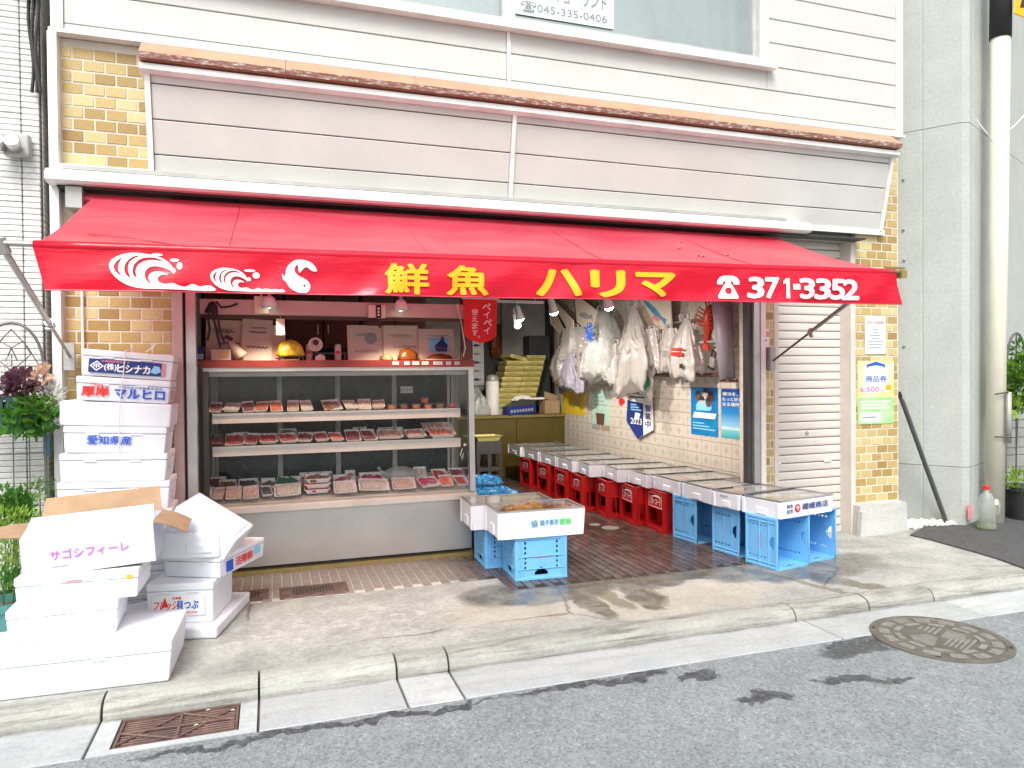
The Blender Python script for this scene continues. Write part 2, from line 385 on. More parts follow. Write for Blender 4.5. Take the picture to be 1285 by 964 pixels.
c = mixc(t, mth(t, 'MULTIPLY', moss, .6), c, (.12, .095, .045))
wet = union(t, [ellmask(t, rv, 1.8, 4.66, .7, .34, 0), ellmask(t, rv, 2.9, 4.66, 1.1, .24), ellmask(t, rv, 3.8, 4.5, .85, .36), ellmask(t, rv2, 3.8, 4.15, .12, .45, .5), ellmask(t, rv2, 1.95, 4.3, .1, .4, .1), ellmask(t, rv2, 2.35, 4.3, .12, .35, -.1)])
wetk = mth(t, 'MULTIPLY', wet, ramp(t, noise(t, v, 6, 5, .6), [(.3, (.45, .45, .45)), (.6, (1, 1, 1))]))
c = mixc(t, mth(t, 'MULTIPLY', wetk, .85), c, (.085, .08, .062))
crk = t.nodes.new('ShaderNodeTexVoronoi'); crk.feature = 'DISTANCE_TO_EDGE'; crk.inputs['Scale'].default_value = .42; _lk(t, ragged(t, v, .06, 6), crk.inputs['Vector'])
ck = ramp(t, crk.outputs['Distance'], [(.0, (1, 1, 1)), (.006, (0, 0, 0))])
c = mixc(t, mth(t, 'MULTIPLY', mth(t, 'MULTIPLY', ck, ramp(t, noise(t, v, 1.3, 3), [(.48, (0, 0, 0)), (.56, (1, 1, 1))])), .7), c, (.06, .055, .045))
_lk(t, c, p.inputs['Base Color'])
_lk(t, mth(t, 'SUBTRACT', .88, mth(t, 'MULTIPLY', wetk, .72)), p.inputs['Roughness'])
bump(t, p, mth(t, 'ADD', noise(t, v, 45, 6, .7), mth(t, 'MULTIPLY', ck, -1.5)), .35, .006)

# kerb and gutter concrete
def conc(name, lo, hi, stain, k=.5, line=None):
    m, t, p = base(name); v = wpos(t)
    oi = t.nodes.new('ShaderNodeObjectInfo').outputs['Random']
    c = ramp(t, noise(t, v, 3, 8, .65), [(.3, lo), (.7, hi)])
    c = mixc(t, .5, c, ramp(t, noise(t, v, 60, 5, .75), [(.35, (.72, .72, .7)), (.62, (1.12, 1.12, 1.12))]), 'MULTIPLY')
    mp = t.nodes.new('ShaderNodeMapping'); mp.inputs['Scale'].default_value = (1.2, 6, 22); _lk(t, v, mp.inputs[0])
    c = mixc(t, mth(t, 'MULTIPLY', ramp(t, noise(t, mp.outputs[0], 1.6, 7, .75), [(.5, (0, 0, 0)), (.68, (1, 1, 1))]), k), c, stain)
    if line:   # silt lying along the foot of the kerb, thick in places
        sy_ = t.nodes.new('ShaderNodeSeparateXYZ'); _lk(t, ragged(t, v, .05, 4), sy_.inputs[0])
        dl_ = mth(t, 'DIVIDE', mth(t, 'SUBTRACT', sy_.outputs[1], line - .03), .035, clamp=True)
        c = mixc(t, mth(t, 'MULTIPLY', dl_, ramp(t, noise(t, v, 2.6, 5, .7), [(.35, (.15, .15, .15)), (.6, (.95, .95, .95))])), c, (.13, .115, .085))
    h = t.nodes.new('ShaderNodeHueSaturation'); _lk(t, c, h.inputs['Color']); _lk(t, mth(t, 'ADD', mth(t, 'MULTIPLY', oi, .24), .88), h.inputs['Value'])
    _lk(t, h.outputs[0], p.inputs['Base Color']); p.inputs['Roughness'].default_value = .85
    bump(t, p, noise(t, v, 70, 6, .7), .35, .005)
conc('kerb_concrete', (.28, .285, .26), (.40, .40, .365), (.07, .065, .045), .8)
conc('gutter_concrete', (.36, .385, .395), (.46, .48, .485), (.22, .22, .2), .4, 3.70)
conc('pier_concrete', (.44, .46, .43), (.50, .52, .485), (.38, .395, .365), .35)
conc('plinth_concrete', (.42, .42, .40), (.52, .52, .49), (.3, .3, .27), .4)
mat('earth', (.14, .13, .11), .95, var=.3, world=True)

struct('ground', MB().grid(8, 8, lambda a, b: (-400 + 800 * a, -400 + 800 * b, -.2)), 'earth')
struct('road', MB().grid(40, 20, lambda a, b: (-60 + 120 * a, -14 + 17.365 * b, -.08)), 'asphalt')
sw = MB()
for (x0, x1, y0, y1) in ((-9, 12, 3.868, 4.70), (-9, 1.56, 4.70, 5.02), (3.62, 12, 4.70, 5.18), (4.22, 12, 5.18, 8), (-9, -.62, 5.02, 5.3)):
    sw.box(x0, x1, y0, y1, -.15, 0)
struct('sidewalk', sw, 'pavement')

kerb = struct('kerb', MB().box(-9, 12, 3.72, 3.86, -.2, -.1), 'joint_dark')
prof = [(3.71, -.19), (3.71, -.06), (3.718, -.034), (3.735, -.014), (3.758, -.003), (3.8, .004), (3.862, .001), (3.862, -.19)]
ks = [-4, -2.12, -1.44, -.757, -.073, .604, .88, 3.13, 3.72, 4.28, 5.4, 6.9, 8.5]
for a, b in zip(ks, ks[1:]):
    n = 6; g = .006; dz = random.uniform(-.004, .004)
    mb = MB(); mb.v = [(x, y + random.uniform(-.0015, .0015), z + dz) for i in range(n + 1) for x in [a + g + (b - a - 2 * g) * i / n] for y, z in prof]
    L = len(prof)
    mb.f = [(i * L + k, i * L + (k + 1) % L, (i + 1) * L + (k + 1) % L, (i + 1) * L + k) for i in range(n) for k in range(L)] + [tuple(range(L)), tuple(reversed([n * L + k for k in range(L)]))]
    obj('kerb_stone', mb, 'kerb_concrete', kerb)
gut = struct('gutter', MB().box(-9, 12, 3.365, 3.71, -.2, -.1), 'joint_dark')
gs = [-4, -2.12, -.757, -.073, .604, .88, 3.18, 4.34, 5.5, 6.9, 8.5]
for a, b in zip(gs, gs[1:]):
    if abs(a + .757) < .01: continue
    obj('gutter_slab', rbox(b - a - .012, .338, .1, .004, 1), 'gutter_concrete', gut, ((a + b) / 2, 3.538, -.178 + random.uniform(0, .003)))
# the slab with the drain: a concrete ring round an iron grate
ring = MB(); a, b = -.751, -.079
ring.box(a, -.67, 3.369, 3.707, -.17, -.077).box(-.155, b, 3.369, 3.707, -.17, -.0772).box(-.67, -.155, 3.369, 3.412, -.17, -.0774).box(-.67, -.155, 3.698, 3.707, -.17, -.0776)
obj('gutter_slab', ring, 'gutter_concrete', gut)
mat('rust_iron', (.16, .10, .085), .65, .4, var=.35, scale=14, bumpk=.3, bscale=90)
dg = thing('drain_grate', 'rusty iron drain grate with crossed bars set in the gutter', 'drain grate', (-.412, 3.555, -.08))
gf = MB(); gf.box(-.25, .25, -.138, -.126, -.05, 0).box(-.25, .25, .126, .138, -.05, -.0005).box(-.25, -.238, -.126, .126, -.05, -.001).box(.238, .25, -.126, .126, -.05, -.0015)
obj('frame', gf, 'rust_iron', dg)
for i in range(11): obj('bar', rbox(.474, .009, .03, .002, 1), 'rust_iron', dg, (0, -.112 + i * .0224, -.036))
for x0, y0, x1, y1 in ((-.235, -.1, 0, .12), (-.235, .0, .0, -.12), (0, -.12, .235, .11), (0, .12, .235, -.02)):
    mb = MB(); mb.tube([(x0, y0, -.003), (x1, y1, -.003)], .007, 6); obj('brace', mb, 'rust_iron', dg)
obj('cross_bar', rbox(.014, .25, .012, .002, 1), 'rust_iron', dg, (0, 0, -.009)); obj('cross_bar', rbox(.47, .014, .012, .002, 1), 'rust_iron', dg, (0, 0, -.0095))
obj('pit', MB().box(-.249, .249, -.137, .137, -.11, -.09), 'black', dg)
mat('board_cream_leaf', (.55, .52, .42), .8)
# leaf litter on the grate
for i, (x, y) in enumerate(((-.19 + .0, 3.62), (-.3, 3.66), (-.34, 3.52))):
    mb = MB().add([(-.012, 0, 0), (0, -.006, .003), (.013, 0, .001), (0, .007, .004)], [(0, 1, 2, 3)]).prism([(-.004, -.004), (.006, 0), (0, .006)], UX, UY, (0, 0, .002))
    tag(obj('dry_leaf', mb, 'board_cream_leaf', None, (x, y, -.077)), ['pale dry leaf near the kerb corner of the drain grate', 'pale dry leaf by the middle bar of the drain grate', 'pale dry leaf on the slanted braces of the drain grate'][i], 'leaf')

# manhole cover with raised pattern
mc = thing('manhole_cover', 'round patterned iron manhole cover in the asphalt', 'manhole cover', (3.72, 3.19, -.083), R(25))
mat('cast_iron', (.14, .13, .11), .55, .35, var=.25, scale=10, bumpk=.3, bscale=80)
mat('cast_low', (.045, .043, .04), .7, .2, var=.3, scale=12, bumpk=.3)
mat('cast_pale', (.23, .225, .205), .6, .2, var=.2, scale=16)
obj('rim', MB().lathe([(.30, -.03), (.372, -.03), (.372, .010), (.366, .013), (.335, .013), (.33, .008), (.30, .008)], 64), 'cast_iron', mc)
obj('plate', MB().lathe([(.001, -.02), (.331, -.02), (.331, .004), (.001, .004)], 48), 'cast_low', mc)
pm = MB()
def arcbar(mb, r0, r1, a0, a1, z0, z1, n=5):
    P = [(r1 * math.cos(a0 + (a1 - a0) * i / n), r1 * math.sin(a0 + (a1 - a0) * i / n)) for i in range(n + 1)] + [(r0 * math.cos(a1 + (a0 - a1) * i / n), r0 * math.sin(a1 + (a0 - a1) * i / n)) for i in range(n + 1)]
    mb.prism(P, UX, UY, (0, 0, z1 - z0), (0, 0, z0))
for k in range(14):
    a = 2 * math.pi * k / 14; arcbar(pm, .262, .318, a, a + .30, .003, .011)
    arcbar(pm, .275, .305, a + .08, a + .22, .011, .0135)
obj('raised_border', pm, 'cast_pale', mc)
pm = MB()
for k in range(10):
    a = 2 * math.pi * k / 10 + .15; arcbar(pm, .205, .238, a, a + .42, .003, .012)
for k in range(9): pm.box(-.17 + k * .019, -.159 + k * .019, -.02 + .003 * k, .13 - abs(k - 4) * .012, .003, .011)
for k in range(7): pm.box(.02 + k * .02, .032 + k * .02, -.14 + .008 * k, .0, .003, .0112)
for k in range(5): pm.box(-.12, .1 - k * .02, -.17 + k * .026, -.156 + k * .026, .003, .0108)
for k in range(4): pm.box(.03 + k * .01, .17 - k * .015, .03 + k * .03, .046 + k * .03, .003, .0114)
obj('raised_pattern', pm, 'cast_pale', mc)
for a in (.3, 1.9, 3.4, 5.0): obj('key_hole', MB().box(-.016, .016, -.008, .008, .008, .0145), 'black', mc, (.348 * math.cos(a), .348 * math.sin(a), 0), (0, 0, a + 1.57))

# ------------------------------------------------------------------ paving inside and in front of the case
m, t, p = base('paver'); v = wpos(t); oi = t.nodes.new('ShaderNodeObjectInfo').outputs['Random']; rv = ragged(t, v, .2, 3)
vc = t.nodes.new('ShaderNodeTexWhiteNoise'); vc.noise_dimensions = '3D'
sn = t.nodes.new('ShaderNodeVectorMath'); sn.operation = 'SNAP'; sn.inputs[1].default_value = (.068, .136, 1); _lk(t, v, sn.inputs[0]); _lk(t, sn.outputs[0], vc.inputs['Vector'])
c = ramp(t, vc.outputs['Value'], [(0, (.06, .042, .036)), (.5, (.09, .062, .052)), (1, (.125, .09, .075))])
c = mixc(t, .5, c, ramp(t, noise(t, v, 40, 5, .7), [(.35, (.6, .6, .6)), (.65, (1.25, 1.25, 1.25))]), 'MULTIPLY')
dry = ellmask(t, rv, .35, 5.4, 1.25, .8, 0, .6)
c = mixc(t, mth(t, 'MULTIPLY', dry, .75), c, (.33, .29, .26))
_lk(t, c, p.inputs['Base Color'])
wr = ramp(t, noise(t, v, 3.5, 4, .6), [(.35, (.08, .08, .08)), (.7, (.32, .32, .32))])
_lk(t, mth(t, 'ADD', wr, mth(t, 'MULTIPLY', dry, .5)), p.inputs['Roughness'])
bump(t, p, noise(t, v, 60, 4), .12, .003)
m, t, p = base('paver_joint'); v = wpos(t); rv = ragged(t, v, .15, 3)
_lk(t, mixc(t, ellmask(t, rv, .4, 5.35, 1.2, .7, 0, .5), (.03, .024, .02), (.55, .53, .49)), p.inputs['Base Color']); p.inputs['Roughness'].default_value = .6
fl = struct('shop_floor', MB().box(-.62, 1.56, 5.02, 11, -.16, -.004).box(1.56, 3.62, 4.70, 11, -.16, -.004).box(3.62, 4.22, 5.18, 11, -.16, -.004), 'paver_joint')
pw, pl = .068, .136
pmesh = rbox(pw - .008, pl - .008, .022, .0025, 1)
cells = []
for i in range(int(4.84 / pw)):
    x = -.62 + pw * (i + .5); y = (4.70 if 1.56 < x < 3.62 else 5.02 if x <= 1.56 else 5.18) + (pl / 2 if i % 2 else 0) + pl / 2
    while y < 10.9: cells.append((x, y)); y += pl
hid = lambda x, y: (y > 5.78 and x < 1.6) or y > 8.5 or (x > 3.55 and y > 4.9) or (y > 6.2 and x > 3.4) or (x < -.45)
vis = sorted([q for q in cells if not hid(*q)], key=lambda q: q[1] * q[1] + q[0] * q[0] * .6)
near = set(vis[:290]); rest = MB()
for q in cells:
    z = -.0195 + random.uniform(-.001, .001)
    if q in near: obj('paver', pmesh, 'paver', fl, (*q, z))
    elif q[1] < 9.6: rest.box(q[0] - pw / 2 + .004, q[0] + pw / 2 - .004, q[1] - pl / 2 + .004, q[1] + pl / 2 - .004, -.02, z + .0215)
ro = obj('paving', rest, 'paver', fl); ro['kind'] = 'stuff'
# two small drains beside the case
for (x0, x1, y0, y1, lab) in ((.04, .50, 5.05, 5.3, 'rusty brown drain cover with dark slotted centre in the paving before the display case'), (-.24, -.03, 5.08, 5.32, 'dark slotted drain cover half hidden beside the white foam boxes')):
    d = thing('floor_drain', lab, 'drain cover', ((x0 + x1) / 2, (y0 + y1) / 2, 0))
    W, D = (x1 - x0), (y1 - y0)
    obj('frame', rbox(W, D, .016, .003, 1), 'rust_iron', d, (0, 0, -.007))
    for i in range(int(W * .62 / .02)):
        obj('slot_bar', rbox(.011, D * .55, .006, .001, 1), 'cast_low', d, (-W * .3 + i * .02, 0, .0085))
# two pale round service lids in the paving
for i, (x, y, r) in enumerate(((746, 659, .055), (766, 663, .085))):
    q = wz(x, y, 0); o = obj('service_lid', MB().lathe([(r * .2, .003), (r, .003), (r * .985, .0065), (r * .2, .0065)], 28), 'cast_pale', None, (q.x, q.y, 0))
    tag(o, ['smaller pale round service lid in the wet paving by the red crates', 'larger pale round service lid in the wet paving by the red crates'][i], 'lid')

# patch of newer asphalt beside the pier
mat('asphalt_new', (.075, .075, .078), .85, var=.25, scale=30, bumpk=.5, bscale=160, world=True)
pts = [wz(x, y, .01) for x, y in ((1141, 671), (1165, 677), (1195, 684), (1225, 693), (1255, 702), (1290, 714))]
poly = [(q.x + random.uniform(-.02, .02), q.y + random.uniform(-.01, .01)) for q in pts] + [(9, 4.0), (9, 7), (6.9, 7), (6.75, 5.3), (6.3, 5.12), (6.05, 5.3)]
struct('asphalt_patch', MB().prism(poly, UX, UY, (0, 0, .04), (0, 0, -.026)), 'asphalt_new')

# ================================================================== the shop building
m, t, p = base('brick'); v = coord(t); oi = t.nodes.new('ShaderNodeObjectInfo').outputs['Random']
r = t.nodes.new('ShaderNodeValToRGB'); r.color_ramp.interpolation = 'LINEAR'; e = r.color_ramp.elements
for i, (q, c) in enumerate(((0, (.32, .205, .065)), (.2, (.40, .275, .095)), (.42, (.48, .35, .14)), (.68, (.54, .42, .185)), (1, (.61, .51, .27)))):
    if i > 1: e.new(.5)
    e[i].position = q; e[i].color = (*c, 1)
_lk(t, oi, r.inputs[0])
c = mixc(t, .55, r.outputs[0], ramp(t, noise(t, v, 75, 5, .8), [(.35, (.72, .68, .6)), (.62, (1.12, 1.1, 1.05))]), 'MULTIPLY')
_lk(t, c, p.inputs['Base Color']); p.inputs['Roughness'].default_value = .5
bump(t, p, noise(t, v, 90, 4), .25, .004)
shop = thing('shop_building', 'fishmonger shop building of pale siding over ochre brick pillars', 'building', (0, 0, 0))
BW, BH = .125, .0752
_bm = {}
def brick_field(par, x0, x1, z0, z1, yf, holes=(), axis='x'):
    k = 0; z = z0
    while z + BH <= z1 + .02:
        h = min(BH, z1 - z) - .010
        x = x0 - (BW / 2 if k % 2 else 0)
        while x < x1 - .012:
            a, b = max(x, x0), min(x + BW, x1)
            if b - a > .03 and not any(hx0 < b and a < hx1 and hz0 < z + h and z < hz1 for hx0, hx1, hz0, hz1 in holes):
                wd = round(b - a - .009, 3); kk = (wd, round(h, 3))
                if kk not in _bm: _bm[kk] = rbox(wd, .022, h, .003, 1)
                obj('brick', _bm[kk], 'brick', par, ((a + b) / 2 - par.location.x, yf + .007 + random.uniform(-.0012, .0012), z + .005))
            x += BW
        z += BH; k += 1
lp = obj('brick_pillar', MB().box(-1.24, -.615, 5.2495, 5.62, 0, 3.66), 'mortar', shop)
brick_field(lp, -1.238, -.617, 2.86, 3.65, 5.25)
brick_field(lp, -1.238, -.617, 1.20, 2.45, 5.25)
rp = obj('brick_pillar', MB().box(5.10, 5.61, 5.2495, 5.9, .28, 3.66), 'mortar', shop)
brick_field(rp, 5.102, 5.608, .285, 3.64, 5.25)
sp = obj('brick_strip', MB().box(4.10, 4.205, 5.2555, 5.6, 0, 2.72), 'mortar', shop)
brick_field(sp, 4.102, 4.203, .45, 2.68, 5.256)
# plinth under the right pillar
mb = MB(); mb.prism([(5.06, 0), (5.64, 0), (5.625, .265), (5.60, .28), (5.10, .28), (5.075, .27)], UX, UZ, (0, .6, 0), (0, 5.17, 0))
obj('plinth', mb, 'plinth_concrete', shop)
mb = MB(); mb.prism([(5.04, 0), (5.5, 0), (5.42, .04), (5.3, .09), (5.2, .2), (5.06, .22)], UX, UZ, (0, .05, 0), (0, 5.13, 0))
obj('plinth_patch', mb, 'plinth_concrete', shop)

# shell of the rooms: walls, ceiling, floors above
obj('back_wall', MB().box(-.75, 4.5, 10.95, 11.1, 0, 2.7), 'grey_wall', shop)
obj('inner_wall', MB().box(-.75, -.62, 5.63, 10.95, 0, 2.7), 'grey_wall', shop)
obj('ceiling', MB().box(-1.24, 5.6, 5.3, 11.1, 2.69, 2.78), 'ceiling_board', shop)
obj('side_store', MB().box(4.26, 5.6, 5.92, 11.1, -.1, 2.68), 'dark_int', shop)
obj('upper_floor', MB().box(-1.2, 5.55, 5.62, 11, 2.79, 6.6), 'white_paint', shop)

# upper siding, course by course, split at the jointing strip and round the window
sd = obj('siding_wall', MB().box(-1.25, 5.58, 5.235, 5.26, 3.70, 4.13).box(-1.25, 5.58, 5.235, 5.26, 5.42, 6.2).box(4.1, 5.58, 5.235, 5.26, 4.13, 5.42).box(-1.25, -.9, 5.235, 5.26, 4.13, 5.42), 'joint_dark', shop)
PIT = .2055; z0 = 3.738
def board(par, a, b, z, h, y=5.2, m='siding', tilt=0):
    obj('siding_board', rbox(b - a, .03, h, .004, 1), m, par, ((a + b) / 2, y + .015, z), (tilt, 0, 0))
WX0, WX1, WZ0, WZ1 = -.9, 4.10, 4.135, 5.42
for k in range(12):
    z = z0 + PIT * k; h = PIT - .007
    for a, b in ((-1.205, 1.728), (1.762, 5.535)):
        zt = z + h
        if zt <= WZ0 or z >= WZ1: board(sd, a, b, z, h)
        else:
            if z < WZ0 - .03: board(sd, max(a, WX0), min(b, WX1), z, WZ0 - z - .004)
            if a < WX0: board(sd, a, WX0 - .003, z, h)
            if b > WX1: board(sd, WX1 + .003, b, z, h)
board(sd, -1.205, 1.728, 3.70, .034); board(sd, 1.762, 5.535, 3.70, .034)
obj('joint_strip', MB().box(1.73, 1.76, 5.192, 5.235, 3.70, 4.135), 'trim_white', shop)
obj('corner_trim', MB().box(-1.275, -1.207, 5.185, 5.4, 3.702, 6.2), 'trim_white', shop)
obj('corner_trim', MB().box(5.537, 5.603, 5.185, 5.62, 3.702, 6.2), 'trim_white', shop)
mb = MB(); mb.prism([(5.17, 3.665), (5.62, 3.665), (5.62, 3.698), (5.195, 3.698), (5.17, 3.69)], UY, UZ, (6.9, 0, 0), (-1.285, 0, 0)); obj('drip_trim', mb, 'trim_white', shop)
# upper window
wn = obj('window', MB().box(WX0, WX1, 5.17, 5.262, WZ0, WZ0 + .055).box(WX0, WX1, 5.171, 5.262, WZ1 - .05, WZ1).box(WX0, WX0 + .06, 5.172, 5.262, WZ0 + .055, WZ1 - .05).box(WX1 - .085, WX1, 5.172, 5.262, WZ0 + .055, WZ1 - .05), 'trim_white', shop)
obj('sill', MB().prism([(5.12, WZ0 - .035), (5.2, WZ0 - .035), (5.2, WZ0 - .001), (5.165, WZ0 - .001), (5.12, WZ0 - .02)], UY, UZ, (WX1 - WX0 + .1, 0, 0), (WX0 - .05, 0, 0)), 'trim_white', wn)
obj('mullion', MB().box(1.70, 1.79, 5.165, 5.262, WZ0 + .055, WZ1 - .05), 'trim_white', wn)
obj('sash', MB().box(1.79, 4.015, 5.2, 5.24, WZ0 + .055, WZ0 + .085).box(3.985, 4.015, 5.2, 5.24, WZ0 + .085, WZ1 - .05).box(3.965, 3.985, 5.212, 5.24, WZ0 + .085, WZ1 - .05), 'steel', wn)
glass('window_glass', (.8, .92, .9), .38, .02, .1)
glass('side_glass', (.9, .94, .93), .05, .02, .05)
obj('pane', MB().box(-.84, 1.70, 5.226, 5.231, WZ0 + .056, WZ1 - .05), 'window_glass', wn)
obj('pane', MB().box(1.79, 3.965, 5.226, 5.231, WZ0 + .086, WZ1 - .05), 'window_glass', wn)
sheer('curtain_cloth', (.62, .74, .68), .4, .02)
mb = MB(); mb.grid(40, 8, lambda a, b: (3.25 + .72 * a - .32 * b * (1 - a), 5.42 + .012 * math.sin(a * 38) + .008 * math.sin(a * 17 + b * 3), 4.1 + 1.3 * b)); obj('curtain', mb, 'curtain_cloth', wn, smooth=True)
mb = MB(); mb.grid(12, 4, lambda a, b: (1.0 + .7 * a, 5.42 + .01 * math.sin(a * 30), 4.1 + 1.3 * b)); obj('curtain', mb, 'curtain_cloth', wn, smooth=True)
sg = thing('window_sign', 'white paper sign with company name and telephone number inside upper window', 'sign', (1.80, 5.215, 4.27))
obj('sheet', rbox(.84, .006, .55, .001, 1), 'paper_white', sg, (.42, 0, -.015))
mat('sign_ink', (.22, .27, .30), .6)
lettering(sg, '株式', (.05, -.003, .19), UX, UZ, .09, .045, 'sign_ink', .01)
lettering(sg, '会社', (.05, -.003, .135), UX, UZ, .09, .045, 'sign_ink', .01)
lettering(sg, 'サンキョーランド', (.16, -.003, .125), UX, UZ, .62, .11, 'sign_ink', .02)
lettering(sg, '☎045-335-0406', (.05, -.003, .01), UX, UZ, .73, .085, 'sign_ink', .01)
obj('colour_band', MB().box(.16, .78, -.0042, -.0035, .29, .33), 'ink_navy', sg); obj('colour_band', MB().box(.16, .78, -.0042, -.0035, .331, .36), 'ink_pink', sg)

# fascia: boards leaning outwards at the top, capped with orange tiles
fa = obj('fascia', MB().prism([(5.235, 2.80), (5.10, 3.43), (5.24, 3.6), (5.255, 2.80)], UY, UZ, (6.08, 0, 0), (-.725, 0, 0)), 'joint_dark', shop)
FT = math.atan2(.135, .63)
fz = [2.80, 2.955, 3.168, 3.38, 3.44]
for a, b in ((-.70, 1.728), (1.762, 5.335)):
    for q, r_ in zip(fz, fz[1:]):
        yy = 5.213 - (q - 2.80) * .2143
        obj('siding_board', rbox(b - a, .03, (r_ - q) / math.cos(FT) - .007, .004, 1), 'siding', fa, ((a + b) / 2, yy + .012, q + .003), (FT, 0, 0))
def lean(x0, x1, nm, m='trim_white', yo=-.012):
    mb = MB(); mb.prism([(5.235 + yo - .03, 2.79), (5.10 + yo - .03, 3.43), (5.16, 3.43), (5.26, 2.79)], UY, UZ, (x1 - x0, 0, 0), (x0, 0, 0)); obj(nm, mb, m, fa)
lean(-.735, -.702, 'end_trim'); lean(5.337, 5.37, 'end_trim'); lean(1.73, 1.76, 'joint_strip')
mb = MB(); mb.prism([(5.02, 3.44), (5.02, 3.475), (5.05, 3.49), (5.24, 3.49), (5.24, 3.43), (5.06, 3.425)], UY, UZ, (6.15, 0, 0), (-.757, 0, 0)); obj('cap_moulding', mb, 'trim_white', fa)
m, t, p = base('ridge_tile'); v = wpos(t)
c = ramp(t, noise(t, v, 5, 6), [(.3, (.5, .225, .14)), (.7, (.6, .29, .19))])
_lk(t, c, p.inputs['Base Color']); p.inputs['Roughness'].default_value = .6
m, t, p = base('flaked_edge'); v = wpos(t); mp = t.nodes.new('ShaderNodeMapping'); mp.inputs['Scale'].default_value = (1, 1, 4); _lk(t, v, mp.inputs[0])
c = ramp(t, noise(t, mp.outputs[0], 14, 8, .8), [(.42, (.16, .07, .05)), (.53, (.24, .12, .09)), (.6, (.52, .49, .46))]); _lk(t, c, p.inputs['Base Color']); p.inputs['Roughness'].default_value = .8
xs = [-.755 + i * .878 for i in range(8)]
for a, b in zip(xs, xs[1:]):
    g = .003
    mb = MB(); mb.prism([(4.998, 3.522), (5.11, 3.632), (5.12, 3.642), (4.996, 3.534)], UY, UZ, (b - a - g, 0, 0), (a, 0, 0)); mb.box(a, b - g, 5.01, 5.1, 3.495, 3.52); rt = obj('ridge_tile', mb, 'ridge_tile', fa)
    obj('flaked_edge', MB().box(a, b - g, 4.99, 4.996, 3.494, 3.534), 'flaked_edge', rt)

# white gutter channel, left corner post, sill under the left bricks
mb = MB(); mb.prism([(5.04, 2.715), (5.04, 2.76), (5.07, 2.785), (5.25, 2.80), (5.25, 2.70), (5.06, 2.70)], UY, UZ, (5.72, 0, 0), (-1.285, 0, 0)); obj('eaves_channel', mb, 'trim_white', shop)
obj('channel_flange', MB().box(-1.2, 4.2, 5.075, 5.12, 2.79, 2.815), 'steel_dull', shop)
mb = MB(); mb.prism([(5.2, 2.755), (5.235, 2.755), (5.235, 2.80), (5.2, 2.80)], UY, UZ, (.97, 0, 0), (4.43, 0, 0)); obj('eaves_channel', mb, 'trim_white', shop)
obj('corner_post', MB().box(-1.292, -1.241, 5.17, 5.3, 0, 3.664), 'trim_white', shop)
obj('brick_sill', MB().prism([(5.13, 2.80), (5.13, 2.825), (5.2, 2.855), (5.25, 2.855), (5.25, 2.80)], UY, UZ, (.53, 0, 0), (-1.262, 0, 0)), 'trim_white', shop)
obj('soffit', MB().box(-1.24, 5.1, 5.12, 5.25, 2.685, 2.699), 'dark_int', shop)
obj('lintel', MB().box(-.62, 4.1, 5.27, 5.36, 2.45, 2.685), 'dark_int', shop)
# conduit down the left pillar
obj('conduit', MB().tube([(-1.135, 5.225, 1.2), (-1.135, 5.225, 2.69)], .008, 8), 'trim_white', shop)
# posts either side of the opening
obj('opening_post', MB().box(-.613, -.552, 5.22, 5.34, 0, 2.5), 'pink_paint', shop)
obj('opening_post', MB().box(-.535, -.475, 5.26, 5.36, 0, 2.5), 'steel', shop)
obj('post_gap', MB().box(-.55, -.537, 5.29, 5.36, 0, 2.5), 'black', shop)
obj('opening_post', MB().box(3.985, 4.045, 5.235, 5.32, 0, 2.5), 'steel', shop)
obj('opening_post', MB().box(4.048, 4.098, 5.225, 5.32, 0, 2.5), 'trim_white', shop)
obj('post_gap', MB().box(3.945, 3.983, 5.27, 5.34, 0, 2.5), 'steel_dark', shop)
# beam across the window above the case with its wooden post
obj('case_beam', MB().box(-.474, 1.62, 5.58, 5.66, 1.955, 2.06), 'pink_paint', shop)
obj('case_beam_track', MB().box(-.474, 1.62, 5.665, 5.70, 1.93, 1.955), 'brown_wood', shop)
obj('wood_post', MB().box(1.50, 1.585, 5.72, 5.80, 1.625, 2.45), 'brown_wood', shop)
obj('case_transom', MB().box(-.474, 1.62, 5.57, 5.7, 2.30, 2.45), 'pink_paint', shop)

# roller shutter
sh = obj('roller_shutter', MB().box(4.25, 5.055, 5.40, 5.42, .0, 2.69), 'joint_dark', shop)
mat('shutter_paint', (.66, .62, .56), .45, var=.06, scale=4, grime=.22, grimec=(.38, .33, .27), rnd=.03, bumpk=.05)
smb = MB(); prf = [(0, .002), (-.012, .006), (-.016, .02), (-.016, .058), (-.010, .07), (0, .0725)]
smb.prism(prf, UY, UZ, (.80, 0, 0), (-.40, 0, 0)); smesh = smb.mesh('slat')
for k in range(35): obj('slat', smesh, 'shutter_paint', sh, (4.653, 5.40, .06 + k * .0755))
obj('bottom_bar', MB().box(4.253, 5.053, 5.375, 5.40, .002, .058), 'shutter_paint', sh)
for x in (4.335, 4.90): obj('pull_tab', rbox(.085, .012, .022, .004, 1), 'paper_white', sh, (x, 5.378, .66))
obj('lock', MB().lathe([(.002, 0), (.018, 0), (.016, .01), (.002, .012)], 14, Matrix.Rotation(R(90), 4, 'X')), 'steel_dull', sh, (4.67, 5.384, .935))
obj('guide_rail', MB().box(4.207, 4.252, 5.25, 5.44, 0, 2.69), 'shutter_paint', shop)
obj('guide_rail', MB().box(5.053, 5.098, 5.25, 5.44, 0, 2.69), 'shutter_paint', shop)

# ------------------------------------------------------------------ tiled inner wall
m, t, p = base('wall_tile'); v = coord(t); sx = t.nodes.new('ShaderNodeSeparateXYZ'); _lk(t, v, sx.inputs[0])
ax = mth(t, 'ABSOLUTE', sx.outputs[1]); az = mth(t, 'ABSOLUTE', sx.outputs[2])
